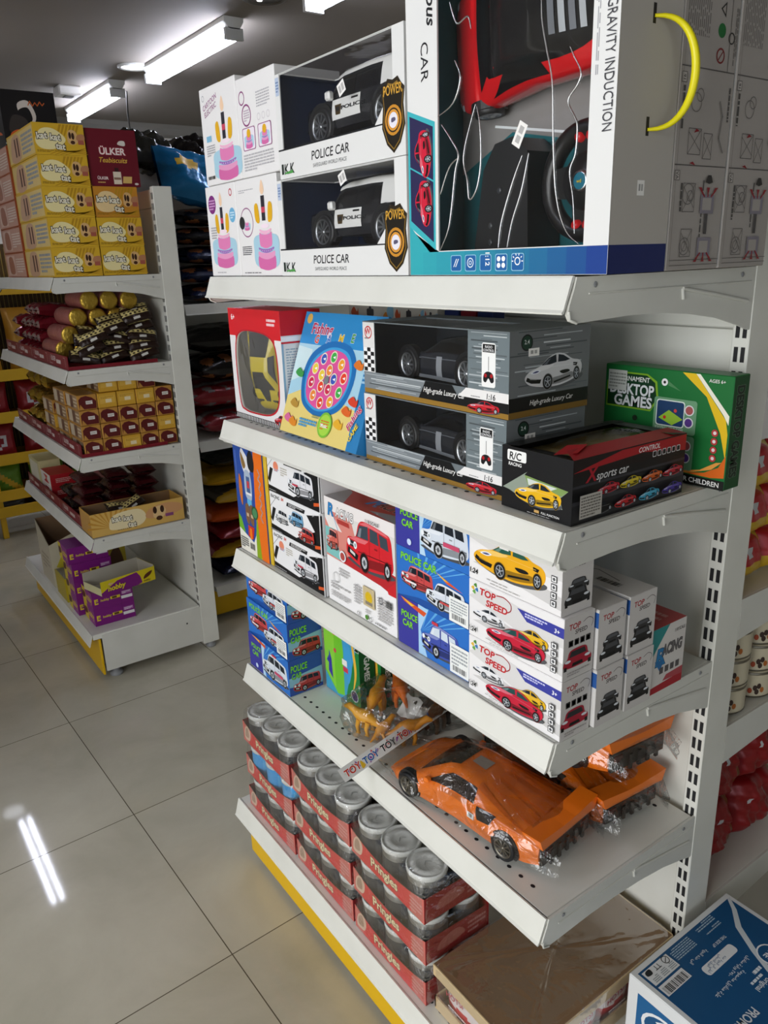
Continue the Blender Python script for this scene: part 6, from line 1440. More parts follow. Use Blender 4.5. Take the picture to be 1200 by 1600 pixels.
G = front(mb, x0, y0, y1, 0, z1); G.rect(.05, .62, .98, .93, BL); G.poly([(.05, .62), (.5, .62), (.35, .76), (.30, .93), (.05, .93)], '#1d5f94'); G.blob([(.26, .93), (.33, .78), (.30, .64), (.36, .64), (.38, .8), (.33, .93)], '#dfe1e2')
G.ell(.19, .80, .115, .10, '#e8eaec'); G.ell(.19, .80, .10, .085, BL); G.text('FINE', .115, .77, .06, '#e8eaec', 'l', .05, .1, rot=-12, maxw=.15); G.poly([(.14, .85), (.2, .90), (.25, .86), (.22, .84), (.2, .86), (.17, .83)], '#e8eaec')
G.line([(0, .60), (1, .55)], .002, '#8a7a5c'); 
for k in range(14): G.poly([(.34 + .045 * k, .955), (.365 + .045 * k, .945), (.362 + .045 * k, .985)], '#b9babb', k == 0)
mb.build('box', o)
# ------------------------------------------------------------------ biscuits on the far unit: top shelf
GX, GY = -.03, 2.13
def kat_logo(F, x, y, s, outline='#2a1c12'):
    v_, f_, a0, a1 = glyphs('kat', .03, 0); wk = (a1 - a0) * s * .62 / .72 * F.h / F.w
    for (b, dx, dy, r) in (('kat', 0, .10, 4), ('kat', wk * 1.22, .04, -2), ('tat', wk * 1.62, -.78, -6)):
        F.text(b, x + dx, y + dy * s, s * .62, '#f2ecd8', 'l', .06, 0, rot=r, outline=outline, ow=.10)
    F.rect(x + wk * 1.03, y + .28 * s, x + wk * 1.17, y + .40 * s, '#f2ecd8')
def kat_face(F, base='#d8ad2c', glow='#f2e4a8'):
    F.rect(0, 0, 1, 1, base); F.lay()
    for k in range(6):
        a = .45 + .07 * k; F.poly([(a, .62), (a + .03, .62), (a + .12, .97), (a + .07, .97)], '#b98c1c', False)
    F.lay(); F.blob([(.02, .45), (.15, .8), (.4, .82), (.62, .5), (.4, .2), (.12, .2)], glow)
    F.lay()
    for k in range(4): F.poly(cr([(.3 + .1 * k, .02), (.5 + .1 * k, .12), (.98, .05 + .06 * k), (.98, .08 + .06 * k), (.5 + .1 * k, .15), (.28 + .1 * k, .03)], 3), '#b98c1c', False)
    kat_logo(F, .06, .46, .33)
    F.blob([(.66, .42), (.67, .72), (.74, .82), (.84, .74), (.86, .46), (.76, .34)], '#d9b078'); F.ell(.71, .64, .025, .11, '#3a2014'); F.ell(.77, .62, .03, .11, '#3a2014'); F.ell(.755, .42, .045, .06, '#4a2a18'); F.blob([(.84, .5), (.86, .66), (.99, .68), (.99, .5)], '#b8805a'); F.rect(.86, .36, .98, .5, '#a85a4a')
    F.prose(.03, .08, .55, .16, 2, '#8a6a18')
def kat_long(F, base='#d8ad2c'):
    F.rect(0, 0, 1, 1, base); F.rect(.02, .06, .98, .94, '#dcc07a'); F.blob([(.12, .1), (.2, .85), (.46, .85), (.48, .12)], '#c9a080'); F.poly([(.28, .2), (.33, .2), (.33, .8), (.28, .8)], '#5a3424'); F.poly([(.38, .2), (.43, .2), (.43, .8), (.38, .8)], '#5a3424'); F.prose(.55, .15, .95, .85, 5, '#8a94a0', .6)
def kat_draw(base): return lambda mb, F, E, T: (kat_long(F, base), kat_face(E, base))
ords = ('bottom', 'second', 'third', 'fourth', 'top')
for k in range(5):
    carton('wafer_box', '%s yellow wafer box of the five-high stack at the shelf front' % ords[k], 'biscuit box', GX + .008 + .002 * (k % 2), GX + .160, GY + .012, GY + .38, 1.4455 + .0908 * k, 1.4455 + .0908 * k + .0902, '#d8ad2c', kat_draw('#d8ad2c'), 'yellow wafer boxes')
for k in range(2):
    carton('wafer_box', '%s yellow wafer box under the orange one, beside the post' % ('lower', 'upper')[k], 'biscuit box', GX + .164, GX + .312, GY + .014, GY + .38, 1.4455 + .0908 * k, 1.4455 + .0908 * k + .0902, '#d8ad2c', kat_draw('#d8ad2c'), 'yellow wafer boxes')
carton('wafer_box', 'orange wafer box under the burgundy biscuit carton', 'biscuit box', GX + .166, GX + .310, GY + .016, GY + .38, 1.6275, 1.7215, '#c8882a', lambda mb, F, E, T: (kat_long(F, '#c8882a'), kat_face(E, '#c8882a', '#eccf98')))
def ulker(mb, F, E, T):
    E.rect(0, 0, 1, 1, '#6a1424'); E.text('ÜLKER', .5, .56, .12, '#f2e6e2', 'c', .06, outline='#b01c34', ow=.06, maxw=.56); E.text('Teabiscuits', .5, .42, .09, '#e0b84a', 'c', .02, .3, maxw=.56); E.blob([(.62, .74), (.66, .80), (.76, .80), (.76, .72)], '#e0d8d0')
    E.rect(.46, .04, .62, .26, '#e6d8c4'); E.rect(.50, .26, .58, .33, '#3a1a1c'); E.poly([(.64, .06), (.82, .06), (.84, .18), (.66, .18)], '#d8b46a'); E.rect(.47, .12, .61, .16, '#8a6a58'); E.text('ÜLKER', .14, .12, .05, '#f2e6e2', 'l', .05, maxw=.24); E.prose(.14, .05, .38, .09, 1, '#d8b46a'); E.ell(.92, .05, .04, .02, '#e0d8d0')
    F.rect(0, 0, 1, 1, '#5c1220')
carton('tea_biscuit_carton', 'burgundy tea biscuit carton standing on the orange wafer box', 'biscuit box', GX + .165, GX + .327, GY + .02, GY + .34, 1.7225, 1.893, '#6a1424', ulker)
def pinkish(mb, F, E, T):
    F.rect(.02, .04, .98, .96, '#c99a86'); F.rect(.1, .1, .5, .9, '#d9b8a8'); F.blob([(.2, .2), (.2, .8), (.4, .8), (.45, .2)], '#a86a52'); F.prose(.55, .2, .95, .8, 6, '#e8d8cc'); E.rect(0, 0, 1, 1, '#a04a26'); E.prose(.1, .2, .9, .8, 4, '#b8623a')
for k in range(5):
    carton('wafer_box', '%s pink-brown wafer box left of the yellow stack' % ords[k], 'biscuit box', GX + .006, GX + .15, GY + .395, GY + .72, 1.4455 + .0868 * k, 1.4455 + .0868 * k + .0862, '#b0603c', pinkish, 'pink-brown wafer boxes')
def blackbox(mb, F, E, T):
    for X in (F, E):
        X.rect(0, 0, 1, 1, '#141214'); X.blob([(.3, .75), (.5, .82), (.62, .55), (.5, .35), (.36, .5)], '#d8d0c8'); X.blob([(.3, .62), (.48, .7), (.55, .5), (.44, .4)], '#141214'); X.blob([(.1, .3), (.2, .55), (.42, .5), (.45, .3), (.2, .2)], '#3a3432'); X.line([(.5, .74), (.54, .82), (.58, .73), (.63, .80), (.67, .74), (.72, .82), (.76, .75), (.80, .80)], .003, '#c8622a')
        X.blob([(.1, .05), (.12, .22), (.3, .3), (.5, .2), (.75, .28), (.9, .2), (.7, .22), (.5, .12), (.3, .22), (.18, .16)], '#d8642a'); X.rect(0, .02, .1, .05, '#c8d8d0')
carton('biscuit_carton', 'black carton with orange swirls on top of the pink-brown boxes', 'biscuit box', GX + .01, GX + .19, GY + .40, GY + .70, 1.8810, 2.055, '#141214', blackbox)
# second shelf: display tray, foil rolls and packets
RD = paper('#7c1a26', .4)
def strip_tray(z, y0, y1, label, h=.046):
    mb = MB(); x0, x1 = GX + .004, GX + .31
    mb.box(x0, x1, y0, y1, z, z + .002, RD); mb.box(x0, x0 + .002, y0, y1, z + .002, z + h, RD); mb.box(x0 + .002, x1, y0, y0 + .002, z + .002, z + .012, RD)
    F = front(mb, x0, y0, y1, z, z + h); rn = random.Random(3); n = int((y1 - y0) / .22)
    for k in range(n):
        a = (k + .1) / n; F.text('ÜLKER', a, .45, .35, '#e8d8d4', 'l', .04, maxw=.3 / n); F.prose(a + .3 / n, .25, a + .62 / n, .6, 1, '#e8d8d4', .8); F.line([(a - .02, .8), (a - .02, .2), (a + .02, .2)], .0016, '#e8d8d4'); F.line([(a + .7 / n, .85), (a + .78 / n, .85), (a + .78 / n, .2)], .0016, '#e8d8d4')
    return tag(mb.build('display_tray', origin=(0, (y0 + y1) / 2, z)), label, 'display tray', 'dark red display trays')
strip_tray(1.147, GY + .01, GY + .98, 'dark red display tray under the gold-ended rolls, upper shelf')
strip_tray(.848, GY + .01, GY + 1.0, 'dark red display tray under the small brown cartons, second shelf')
strip_tray(.552, GY + .15, GY + 1.02, 'dark red display tray beside the open yellow box, lower shelf')
GOLD = foil('#c8a440', .28, .75, 50, .5); DGOLD = foil('#8a6c30', .3, .7, 50, .5)
rm = MB(); wrap = foil('#a8605a', .32, .2, 40, .3)
rm.lathe([(.0005, -.002), (.022, -.003), (.029, -.001), (.031, .004), (.031, .05), (.031, .15), (.031, .196), (.028, .2), (.0005, .201)], wrap, 26, 'y', zone=lambda i, j: GOLD if i < 3 or i > 5 else wrap)
roll0 = None
rolls = [(.086, .0, 1.365), (.153, .0, 1.363), (.222, .0, 1.360), (.046, .02, 1.310), (.113, .02, 1.308), (.180, .03, 1.305), (.018, .04, 1.252), (.084, .05, 1.250), (.150, .05, 1.250), (.006, .10, 1.200), (.070, .10, 1.196), (.136, .10, 1.194), (.20, .10, 1.194), (.218, .06, 1.250), (.244, .06, 1.304), (.264, .11, 1.194)]
for i, (x, dy, z) in enumerate(rolls):
    x += .012
    nm = ('top row of the pile', 'second row of the pile', 'third row of the pile', 'bottom row of the pile')[0 if i < 3 else 1 if i in (3, 4, 5, 14) else 2 if i in (6, 7, 8, 13) else 3]
    lab = 'gold-ended biscuit roll in the ' + nm
    if roll0 is None: roll0 = tag(rm.build('biscuit_roll', origin=(0, 0, 0)), lab, 'biscuit roll', 'gold-ended biscuit rolls, top row of the pile'); roll0.location = (x, GY + .10 + dy, z)
    else:
        q = roll0.copy(); COL.objects.link(q); q.location = (x, GY + .10 + dy, z); q['label'] = lab; q['group'] = 'gold-ended biscuit rolls, ' + nm
# polka-dot chocolate bars: heap at the near end
CHOC = foil('#2a1a14', .3, .15, 40, .4); CREAM = foil('#c9b878', .4, .05, 40, .2)
def dots(u, v):
    if v > .02 and abs(u) < .93: return CHOC if (int((u + 1) * 6.5 + (0 if v < .45 else .5)) % 2 == 0 and (.12 < v < .38 or .5 < v < .8)) else CREAM
    return WTAGB if abs(u) < .2 and -.75 < v < -.4 else CHOC
WTAGB = paper('#c8c6c0')
bar0 = pillow_mb(.098, .046, .024, CHOC, (26, 16), .10, 3, dots).build('chocolate_bar', origin=(0, 0, 0)); tag(bar0, 'dark brown chocolate bar with cream dotted edge in the heap at the shelf end', 'chocolate bar', 'dotted chocolate bars in a heap')
rn = random.Random(11); fb = True
for lv, (n, zz, xa, xb) in enumerate(((3, 1.179, .020, .322), (3, 1.2105, .045, .322), (3, 1.2415, .065, .322), (2, 1.2745, .130, .322), (1, 1.3075, .215, .322))):
    for rk in range(2):
        for k in range(n):
            q = bar0 if fb else bar0.copy()
            if not fb: COL.objects.link(q)
            fb = False; w_ = (xb - xa) / n
            q.location = (GX + xa + w_ * (k + .5) + (.012 if rk else 0), GY + .038 + .014 * (k % 2) + .006 * lv + .050 * rk, zz + .003 * rn.random() + (.016 if rk and lv else 0)); q.rotation_euler = (rn.uniform(.5, 1.05), rn.uniform(-.34, .30), rn.uniform(-.3, .3)); q.scale = (1.04, 1.04, 1.04)

# red foil packs farther along
REDF = foil('#8e2230', .25, .5, 45, .5); SILV = foil('#c8a8a4', .25, .6, 45, .5)
rp0 = pillow_mb(.13, .055, .045, REDF, (18, 10), .10, 5, lambda u, v: SILV if (abs(u) > .86 or (abs(v) < .3 and abs(u) < .5)) else REDF).build('wafer_pack', origin=(0, 0, 0)); tag(rp0, 'red foil wafer pack in the bottom layer beside the gold rolls', 'biscuit pack', 'red foil wafer packs, bottom layer'); rp0.location = (GX + .078, GY + .46, 1.1775); rp0.rotation_euler = (0, 0, .05)
for lv in range(4):
    for k in range(4 - (lv > 2)):
        for c in range(2):
            if (lv, k, c) == (0, 0, 0): continue
            q = rp0.copy(); COL.objects.link(q); q.location = (GX + .078 + .138 * c + .006 * lv, GY + .46 + .074 * k + .008 * lv, 1.1775 + .049 * lv); q.rotation_euler = (rn.uniform(-.08, .08), rn.uniform(-.03, .03), rn.uniform(-.07, .07))
            ly = ('bottom', 'second', 'third', 'top')[lv]; q['label'] = 'red foil wafer pack in the %s layer beside the gold rolls' % ly; q['group'] = 'red foil wafer packs, %s layer' % ly
for k in range(3):
    q = rp0.copy(); COL.objects.link(q); q.location = (GX + .05 + .01 * k, GY + .30 + .02 * (k % 2), 1.175 + .035 * (k // 1 % 3)) if False else (GX + .085, GY + .84 + .01 * (k % 2), 1.1775 + .049 * k); q.rotation_euler = (0, 0, .1 * (k % 2)); q['label'] = 'red foil wafer pack in the farthest pile of the upper shelf'; q['group'] = 'red foil wafer packs, farthest pile'
# third shelf: bricks of small brown and gold cartons
def brick(kind):
    mb = MB(); w, d, h = .0655, .15, .0515; BR, GD = paper('#5a1c18', .35), foil('#c89a48', .35, .4, 40, .2)
    yl = '#c8942c'
    mb.box(-w / 2, w / 2, 0, d, 0, h, paper('#b8863e', .35) if kind == 0 else paper('#c8962e', .35), bev=.002)
    E = endf(mb, -w / 2, w / 2, 0, 0, h)
    if kind == 0:
        E.poly([(.06, .06), (.94, .06), (.96, .55), (.75, .8), (.45, .94), (.2, .88), (.06, .7)], '#5a1818'); E.poly([(.06, .06), (.3, .06), (.12, .4)], '#b8863e'); E.rect(.42, .38, .76, .60, '#e4e0da'); E.prose(.45, .42, .74, .56, 2, '#8a8680')
    else:
        E.rect(.04, .05, .96, .95, '#cf9f34'); E.rect(.1, .3, .9, .8, '#d8ac48'); E.rect(.40, .34, .72, .58, '#e8d8b0'); E.prose(.15, .6, .85, .78, 2, '#b08428')
    F = front(mb, -w / 2, 0, d, 0, h); F.rect(.03, .06, .97, .94, '#9a7a58'); F.rect(.06, .1, .36, .9, '#c8b8a0'); F.rect(.4, .1, .62, .9, '#6a4a38'); F.prose(.65, .15, .95, .85, 3, '#d8c8b0')
    return mb
bk = [brick(0).build('biscuit_brick', origin=(0, 0, 0)), brick(1).build('biscuit_brick', origin=(0, 0, 0))]
used = [False, False]
patt = ['00100', '00001', '00000', '01110'];
rowsn = ('bottom', 'second', 'third', 'fourth'); coln = ('first', 'second', 'third', 'fourth', 'last')
def put_brick(kind, x, y, z, label, grp):
    if not used[kind]: q = bk[kind]; used[kind] = True
    else: q = bk[kind].copy(); COL.objects.link(q)
    q.location = (x, y, z); tag(q, label, 'biscuit carton', grp)
for r in range(4):
    for c in range(5):
        k = int(patt[r][c]); put_brick(k, GX + .050 + .0672 * c, GY + .014 + .003 * ((r + c) % 2), .8505 + .0528 * r, 'small %s carton, %s row, %s from the left in the brick stack' % ('gold' if k else 'brown and gold', rowsn[r], coln[c]), 'small biscuit cartons facing the aisle')
for c in range(3):
    put_brick(1 if c < 2 else 0, GX + .128 + .0672 * c, GY + .02, .8505 + .0528 * 4, 'small carton on the very top of the brick stack, %s of three' % ('left', 'middle', 'right')[c], 'small biscuit cartons facing the aisle')
for r in range(4):
    for k in range(2): put_brick(0, GX + .046 + .0672 * k, GY + .172, .8505 + .0528 * r, 'small brown carton %s layer, behind the front bricks at the tray edge' % rowsn[r], 'small biscuit cartons, second rank')
for r in range(3):
    for k in range(2): put_brick((r + k) % 2, GX + .04 + .07 * k, GY + .34, .8505 + .0528 * r, 'small carton %s layer, third rank along the tray edge' % rowsn[r], 'small biscuit cartons, third rank')
GPK = foil('#a8843c', .22, .8, 40, .6)
gp0 = pillow_mb(.17, .085, .066, GPK, (18, 12), .12, 9, lambda u, v: GOLD if abs(u) > .8 else (DGOLD if abs(v) < .4 else GPK)).build('biscuit_pack', origin=(0, 0, 0)); tag(gp0, 'shiny gold biscuit pack, lowest of the pile at the far tray end', 'biscuit pack', 'shiny gold packs, lowest'); gp0.location = (GX + .105, GY + .60, .892); gp0.rotation_euler = (0, 0, -.1)
for lv in range(3):
    for k in range(3):
        if (lv, k) == (0, 0): continue
        q = gp0.copy(); COL.objects.link(q); q.location = (GX + .105 + .008 * lv, GY + .60 + .115 * k, .892 + .077 * lv); q.rotation_euler = (rn.uniform(-.05, .05), 0, rn.uniform(-.15, 0)); ly = ('lowest', 'middle', 'topmost')[lv]
        q['label'] = 'shiny gold biscuit pack, %s of the pile at the far tray end' % ly; q['group'] = 'shiny gold packs, ' + ly
# fourth shelf
x0, x1, y0, y1, z0, h = GX - .002, GX + .362 - .02, GY + .012, GY + .145, .5535, .086
o = thing('open_wafer_box', 'open yellow wafer display box at the end of the lower shelf', 'display box', ((x0 + x1) / 2, (y0 + y1) / 2, z0))
mb = MB(); YB = paper('#cfa04a')
for q in ((x0, x1, y0, y0 + .002), (x0, x1, y1 - .002, y1), (x0, x0 + .002, y0 + .002, y1 - .002), (x1 - .002, x1, y0 + .002, y1 - .002)): mb.box(q[0], q[1], q[2], q[3], z0, z0 + h, YB)
mb.box(x0, x1, y0, y1, z0, z0 + .002, card_mat()); mb.box(x0 + .003, x1 - .003, y0 + .0022, y0 + .003, z0 + .002, z0 + h - .001, card_mat()); mb.box(x0 + .003, x1 - .003, y1 - .003, y1 - .0022, z0 + .002, z0 + h - .001, card_mat())
E = endf(mb, x0, x1, y0, z0, z0 + h); E.rect(0, 0, 1, 1, '#d4ac5c'); E.lay()
for k in range(12):
    t = math.pi * (.05 + .9 * k / 11); E.poly([(.2, .3), (.2 + .24 * math.cos(t), max(.0, .3 + 1.0 * math.sin(t)) if .3 + 1.0 * math.sin(t) < 1 else 1), (.2 + .24 * math.cos(t + .1), min(1, .3 + 1.0 * math.sin(t + .1)))], '#c08c34', False)
E.blob([(.18, .3), (.24, .8), (.5, .88), (.58, .5), (.5, .15), (.25, .15)], '#ecdcb0'); kat_logo(E, .22, .46, .36); E.blob([(.58, .4), (.62, .75), (.8, .9), (.97, .75), (.97, .45), (.75, .3)], '#cf9a6a'); E.blob([(.66, .35), (.68, .75), (.75, .82), (.8, .6), (.76, .3)], '#e2c08a'); E.ell(.68, .66, .022, .16, '#3a2014'); E.ell(.76, .66, .022, .16, '#3a2014'); E.ell(.72, .28, .035, .1, '#4a2a18'); E.rect(.79, .28, .88, .42, '#8a4a7a'); E.prose(.26, .1, .46, .16, 1, '#8a6a38')
front(mb, x0, y0, y1, z0, z0 + h).rect(.04, .06, .96, .94, '#bf9048'); mb.build('box', o)
for k in range(2):
    q = bar0.copy(); COL.objects.link(q); q.location = (GX + .12 + .05 * k, GY + .08, .5535 + .075); q.rotation_euler = (.7, .2 - .5 * k, .4); q['label'] = 'loose dotted chocolate bar in the open yellow box'; q['group'] = 'loose bars in the open yellow box'
BURG = foil('#4a1018', .25, .35, 40, .5); DARK = foil('#23191a', .22, .3, 40, .6)
for lab, cnt, xs, y_, z_, mats, wr in (('dark red biscuit pack in the row behind the open yellow box', (4, 3), (.062, .104), .238, .580, BURG, .06), ('black shiny snack bag at the tray edge behind the red pack', (2, 3), (.062, .104), .43, .582, DARK, .12)):
    base = pillow_mb(.15, .085, .042, mats, (16, 12), wr, 21, (lambda u, v: SILV if abs(u) < .16 and abs(v) < .4 else mats)).build('snack_pack', origin=(0, 0, 0)); first_ = True
    for lv in range(cnt[0]):
        for k in range(cnt[1]):
            q = base if first_ else base.copy()
            if not first_: COL.objects.link(q)
            first_ = False
            q.location = (GX + xs[0] + xs[1] * k, GY + y_ + .006 * (lv % 2), z_ + .047 * lv); q.rotation_euler = (rn.uniform(-.04, .04), rn.uniform(-.03, .03), 1.57 + rn.uniform(-.06, .06))
            tag(q, lab, 'snack pack', 'snack packs: ' + lab[:14])
def redpack(mb, F, E, T):
    E.rect(0, 0, 1, 1, '#b01c24'); E.prose(.2, .3, .8, .7, 3, '#d8b0a8'); F.rect(0, 0, 1, 1, '#e6e2dc'); F.blob([(.3, .2), (.5, .5), (.3, .8), (.7, .8), (.6, .5), (.8, .2)], '#c83038')
for k in range(2):
    carton('snack_carton', ('lower', 'upper')[k] + ' red and white snack carton at the far tray corner', 'snack box', GX + .012, GX + .115, GY + .62, GY + .78, .5555 + .052 * k, .5555 + .052 * k + .051, '#c02028', redpack, 'red and white snack cartons')
carton('snack_carton', 'open yellow and white snack carton behind the red ones', 'snack box', GX + .01, GX + .10, GY + .80, GY + .98, .5555, .685, '#d8cf9a', lambda mb, F, E, T: (E.rect(.1, .1, .9, .5, '#c8b83a'), F.rect(.1, .1, .9, .9, '#e8e4d0')))
# base deck
Zb = BASEZ + .0006
PUR = '#7a1a78'
def hobby(mb, F, E, T):
    E.rect(0, 0, 1, 1, PUR); E.rect(.05, .3, .14, .62, '#e0c82a'); E.rect(.08, .38, .14, .46, PUR); E.rect(.08, .5, .14, .54, PUR); E.text('hobby', .2, .42, .14, '#e0c82a', 'l', .04, .1, maxw=.22); E.rect(.44, .42, .68, .58, '#e0c82a'); E.rect(.48, .44, .6, .56, '#5a3a1c'); E.rect(.72, .55, .96, .75, '#a86aa8'); E.prose(.74, .56, .94, .72, 2, '#e8d8e8'); E.rect(.70, .28, .98, .46, '#e8e6e8'); E.line([(.7, 0), (.7, 1)], .0008, '#5a1058')
    F.rect(0, 0, 1, 1, '#8a2a86'); F.poly([(.0, 0), (.4, 0), (.3, 1), (0, 1)], '#d8c22a'); F.text('hobby', .35, .35, .4, '#e0c82a', 'l', .05, .15, maxw=.6); F.blob([(.02, .3), (.3, .4), (.3, .7), (.05, .7)], '#5a2c18')
for k in range(2):
    carton('chocolate_box', '%s closed purple chocolate box at the bottom of the stack' % ('lower', 'upper')[k], 'chocolate box', GX - .026, GX + .126, GY + .07, GY + .20, Zb + .0665 * k, Zb + .0665 * k + .066, PUR, hobby, 'purple chocolate boxes')
carton('chocolate_box', 'purple chocolate box topping the stack under the shelf', 'chocolate box', GX - .055, GX + .095, GY + .215, GY + .345, Zb + .0665 * 3 + .012, Zb + .0665 * 4 + .010, PUR, hobby, 'purple chocolate boxes')
for k in range(3):
    carton('chocolate_box', '%s purple and yellow chocolate box in the rear column' % ('lowest', 'middle', 'upper')[k], 'chocolate box', GX - .048, GX + .10, GY + .212, GY + .34, Zb + .0705 * k, Zb + .0705 * k + .070, PUR, hobby, 'purple chocolate boxes')
# open hobby display box on the stack
z0 = Zb + .1335
o = thing('open_chocolate_box', 'open yellow and purple chocolate display box lying across the stack', 'display box', (GX + .10, GY + .13, z0))
mb = MB(); q0 = [(GX - .0, GY + .02), (GX + .215, GY + .055), (GX + .19, GY + .175), (GX - .03, GY + .14)]
def lerp(a, b, t): return (a[0] + (b[0] - a[0]) * t, a[1] + (b[1] - a[1]) * t)
GB = paper('#b8b2a4')
for i, hgt in ((0, .055), (1, .06), (2, .062), (3, .03)):
    a, b = q0[i], q0[(i + 1) % 4]
    mb.poly([(a[0], a[1], z0), (b[0], b[1], z0), (b[0], b[1], z0 + hgt), (a[0], a[1], z0 + hgt)], paper('#d8c41c') if i in (0, 1) else paper('#cfc89a'))
    ci = [(p[0] + (GX + .095 - p[0]) * .02, p[1] + (GY + .1 - p[1]) * .02) for p in (a, b)]
    mb.poly([(ci[1][0], ci[1][1], z0), (ci[0][0], ci[0][1], z0), (ci[0][0], ci[0][1], z0 + hgt), (ci[1][0], ci[1][1], z0 + hgt)], GB)
mb.poly([(p[0], p[1], z0 + .001) for p in q0], GB)
U = Vector((q0[1][0] - q0[0][0], q0[1][1] - q0[0][1], 0)); E = Face(mb, (q0[0][0], q0[0][1], z0), U, (0, 0, 1), U.length, .055)
E.poly([(.0, .0), (.66, .0), (.66, .95), (.3, .80), (.0, .25)], PUR); E.poly([(0, .2), (.3, .8), (.0, .62)], '#d8c41c'); E.poly([(.66, 0), (.75, .1), (.72, .6), (.66, .95)], PUR); E.text('hobby', .12, .22, .36, '#e8d428', 'l', .06, .15, maxw=.48, outline='#3a0a3a', ow=.05); E.text('ülker', .14, .66, .12, '#e8a8c0', 'l', .04, maxw=.14); E.blob([(.78, .3), (.82, .6), (.95, .75), (.9, .45)], '#5a2c18'); E.text('hobby', .78, .1, .14, '#3a1a14', 'l', .03, maxw=.2)
mb.build('box', o)
def gyd(mb, F, E, T): E.rect(0, 0, 1, 1, '#c8b42a'); E.blob([(.3, .2), (.5, .7), (.8, .8), (.9, .3)], '#5a3a1c'); F.rect(0, 0, 1, 1, '#b8a428'); T.rect(.04, .04, .96, .96, '#7a7262')
carton('snack_carton', 'yellow chocolate carton behind the purple stack', 'chocolate box', GX + .075, GX + .20, GY + .355, GY + .46, Zb, Zb + .235, '#c8b42a', gyd)
carton('snack_carton', 'green and yellow open carton at the deck edge behind the purple stack', 'snack box', GX - .05, GX + .06, GY + .37, GY + .52, Zb, Zb + .10, '#b8b03a', gyd)
# cut-open rooster carton
x0, x1, y0, y1, h = GX - .05, GX + .12, GY + .56, GY + .76, .26
o = thing('cut_open_carton', 'cut-open white and yellow carton with a red rooster picture', 'carton', ((x0 + x1) / 2, (y0 + y1) / 2, Zb)); mb = MB(); CW = paper('#cfc6b0')
mb.poly([(x0, y1, Zb), (x0, y0, Zb), (x0, y0, Zb + .19), (x0, y1, Zb + h)], CW); mb.poly([(x0 + .003, y0, Zb), (x0 + .003, y1, Zb), (x0 + .003, y1, Zb + h), (x0 + .003, y0, Zb + .19)], card_mat())
mb.poly([(x0, y0, Zb), (x1, y0, Zb), (x1, y0, Zb + h * .95), (x0, y0, Zb + .19)], paper('#d6cfb4')); mb.poly([(x1, y0 + .003, Zb), (x0, y0 + .003, Zb), (x0, y0 + .003, Zb + .19), (x1, y0 + .003, Zb + h * .95)], card_mat())
mb.poly([(x1, y0, Zb), (x1, y1, Zb), (x1, y1, Zb + h), (x1, y0, Zb + h * .95)], card_mat()); mb.poly([(x1, y1, Zb), (x0, y1, Zb), (x0, y1, Zb + h), (x1, y1, Zb + h)], card_mat()); mb.poly([(x0, y0, Zb + .001), (x1, y0, Zb + .001), (x1, y1, Zb + .001), (x0, y1, Zb + .001)], card_mat())
E = endf(mb, x0, x1, y0, Zb, Zb + .2); E.poly([(.1, .45), (.9, .2), (.9, .95), (.4, .9)], '#d0c03a'); E.blob([(.4, .5), (.45, .75), (.6, .9), (.8, .85), (.7, .65), (.85, .4), (.6, .45)], '#b8282a'); E.blob([(.5, .62), (.6, .8), (.72, .72), (.62, .55)], '#e8dfc8'); E.blob([(.3, .25), (.42, .5), (.5, .45), (.38, .2)], '#b8282a'); E.blob([(.45, .5), (.55, .58), (.6, .45)], '#2f6a3a'); F = front(mb, x0, y0, y1, Zb, Zb + .19); F.prose(.2, .3, .8, .7, 4, '#a89a80'); mb.build('box', o)

# ------------------------------------------------------------------ shelf run across the far aisle, filled with bags
RX0, RX1, RY = .475, 1.50, 2.335
o = thing('cross_aisle_shelving', 'white shelf run with yellow kick plate facing the camera behind the biscuit unit', 'shelf unit', ((RX0 + RX1) / 2, RY + .2, 0))
m = MB(); m.box(RX0 - .01, RX1, RY + .37, RY + .40, .02, 1.95, WHD); m.build('back_panel', o)
for z in (.165, .79, 1.325):
    dep = RY - (.02 if z < .5 else 0)
    m = MB(); m.box(RX0, RX1, dep, RY + .368, z - .022, z, WH, bev=.001); s = m.build('shelf', o)
    m = MB(); pr = [(dep - .001, z + .001), (dep - .005, z), (dep - .017, z - .034), (dep - .0195, z - .038), (dep - .0165, z - .0385), (dep - .001, z - .004)]
    m.prism([(a, b) for a, b in pr], 'x', RX0, RX1, WH); m.build('price_rail', s)
m = MB(); m.box(RX0, RX1, RY + .01, RY + .018, .022, .142, YEL, bev=.001); m.build('kick_plate', o)
def bag(name, label, cat, w, h, t, mat, loc, rot, zone=None, seed=1, wr=.14, group=None, n=(20, 18)):
    q = tag(pillow_mb(w, h, t, mat, n, wr, seed, zone).build(name, origin=(0, 0, 0)), label, cat, group); q.location = loc; q.rotation_euler = rot; return q
BLUEB, NAVY, BLKB, CLR = foil('#12679a', .25, .2, 18, .5), foil('#15203f', .25, .25, 20, .5), foil('#1a1819', .22, .3, 18, .7), foil('#6a6c70', .2, .4, 20, .6)
GYEL = paper('#c8a02a'); COOK = paper('#7a4a26'); WTAG = paper('#c8cacc'); REDB = foil('#8a2028', .28, .2, 22, .5); ORB = foil('#c8541c', .28, .2, 22, .4); YB_ = foil('#c89a18', .28, .2, 22, .4)
R90 = math.pi / 2
bag('snack_bag', 'big bright blue snack bag on top of the bag pile', 'snack bag', .36, .22, .12, BLUEB, (.63, RY + .085, 1.772), (R90 * .6, .22, .08), lambda u, v: GYEL if (u + .45) ** 2 * 8 + (v - .1) ** 2 * 6 < .5 else (WTAG if .15 < u < .4 and -.55 < v < -.1 else BLUEB), 2, .12)
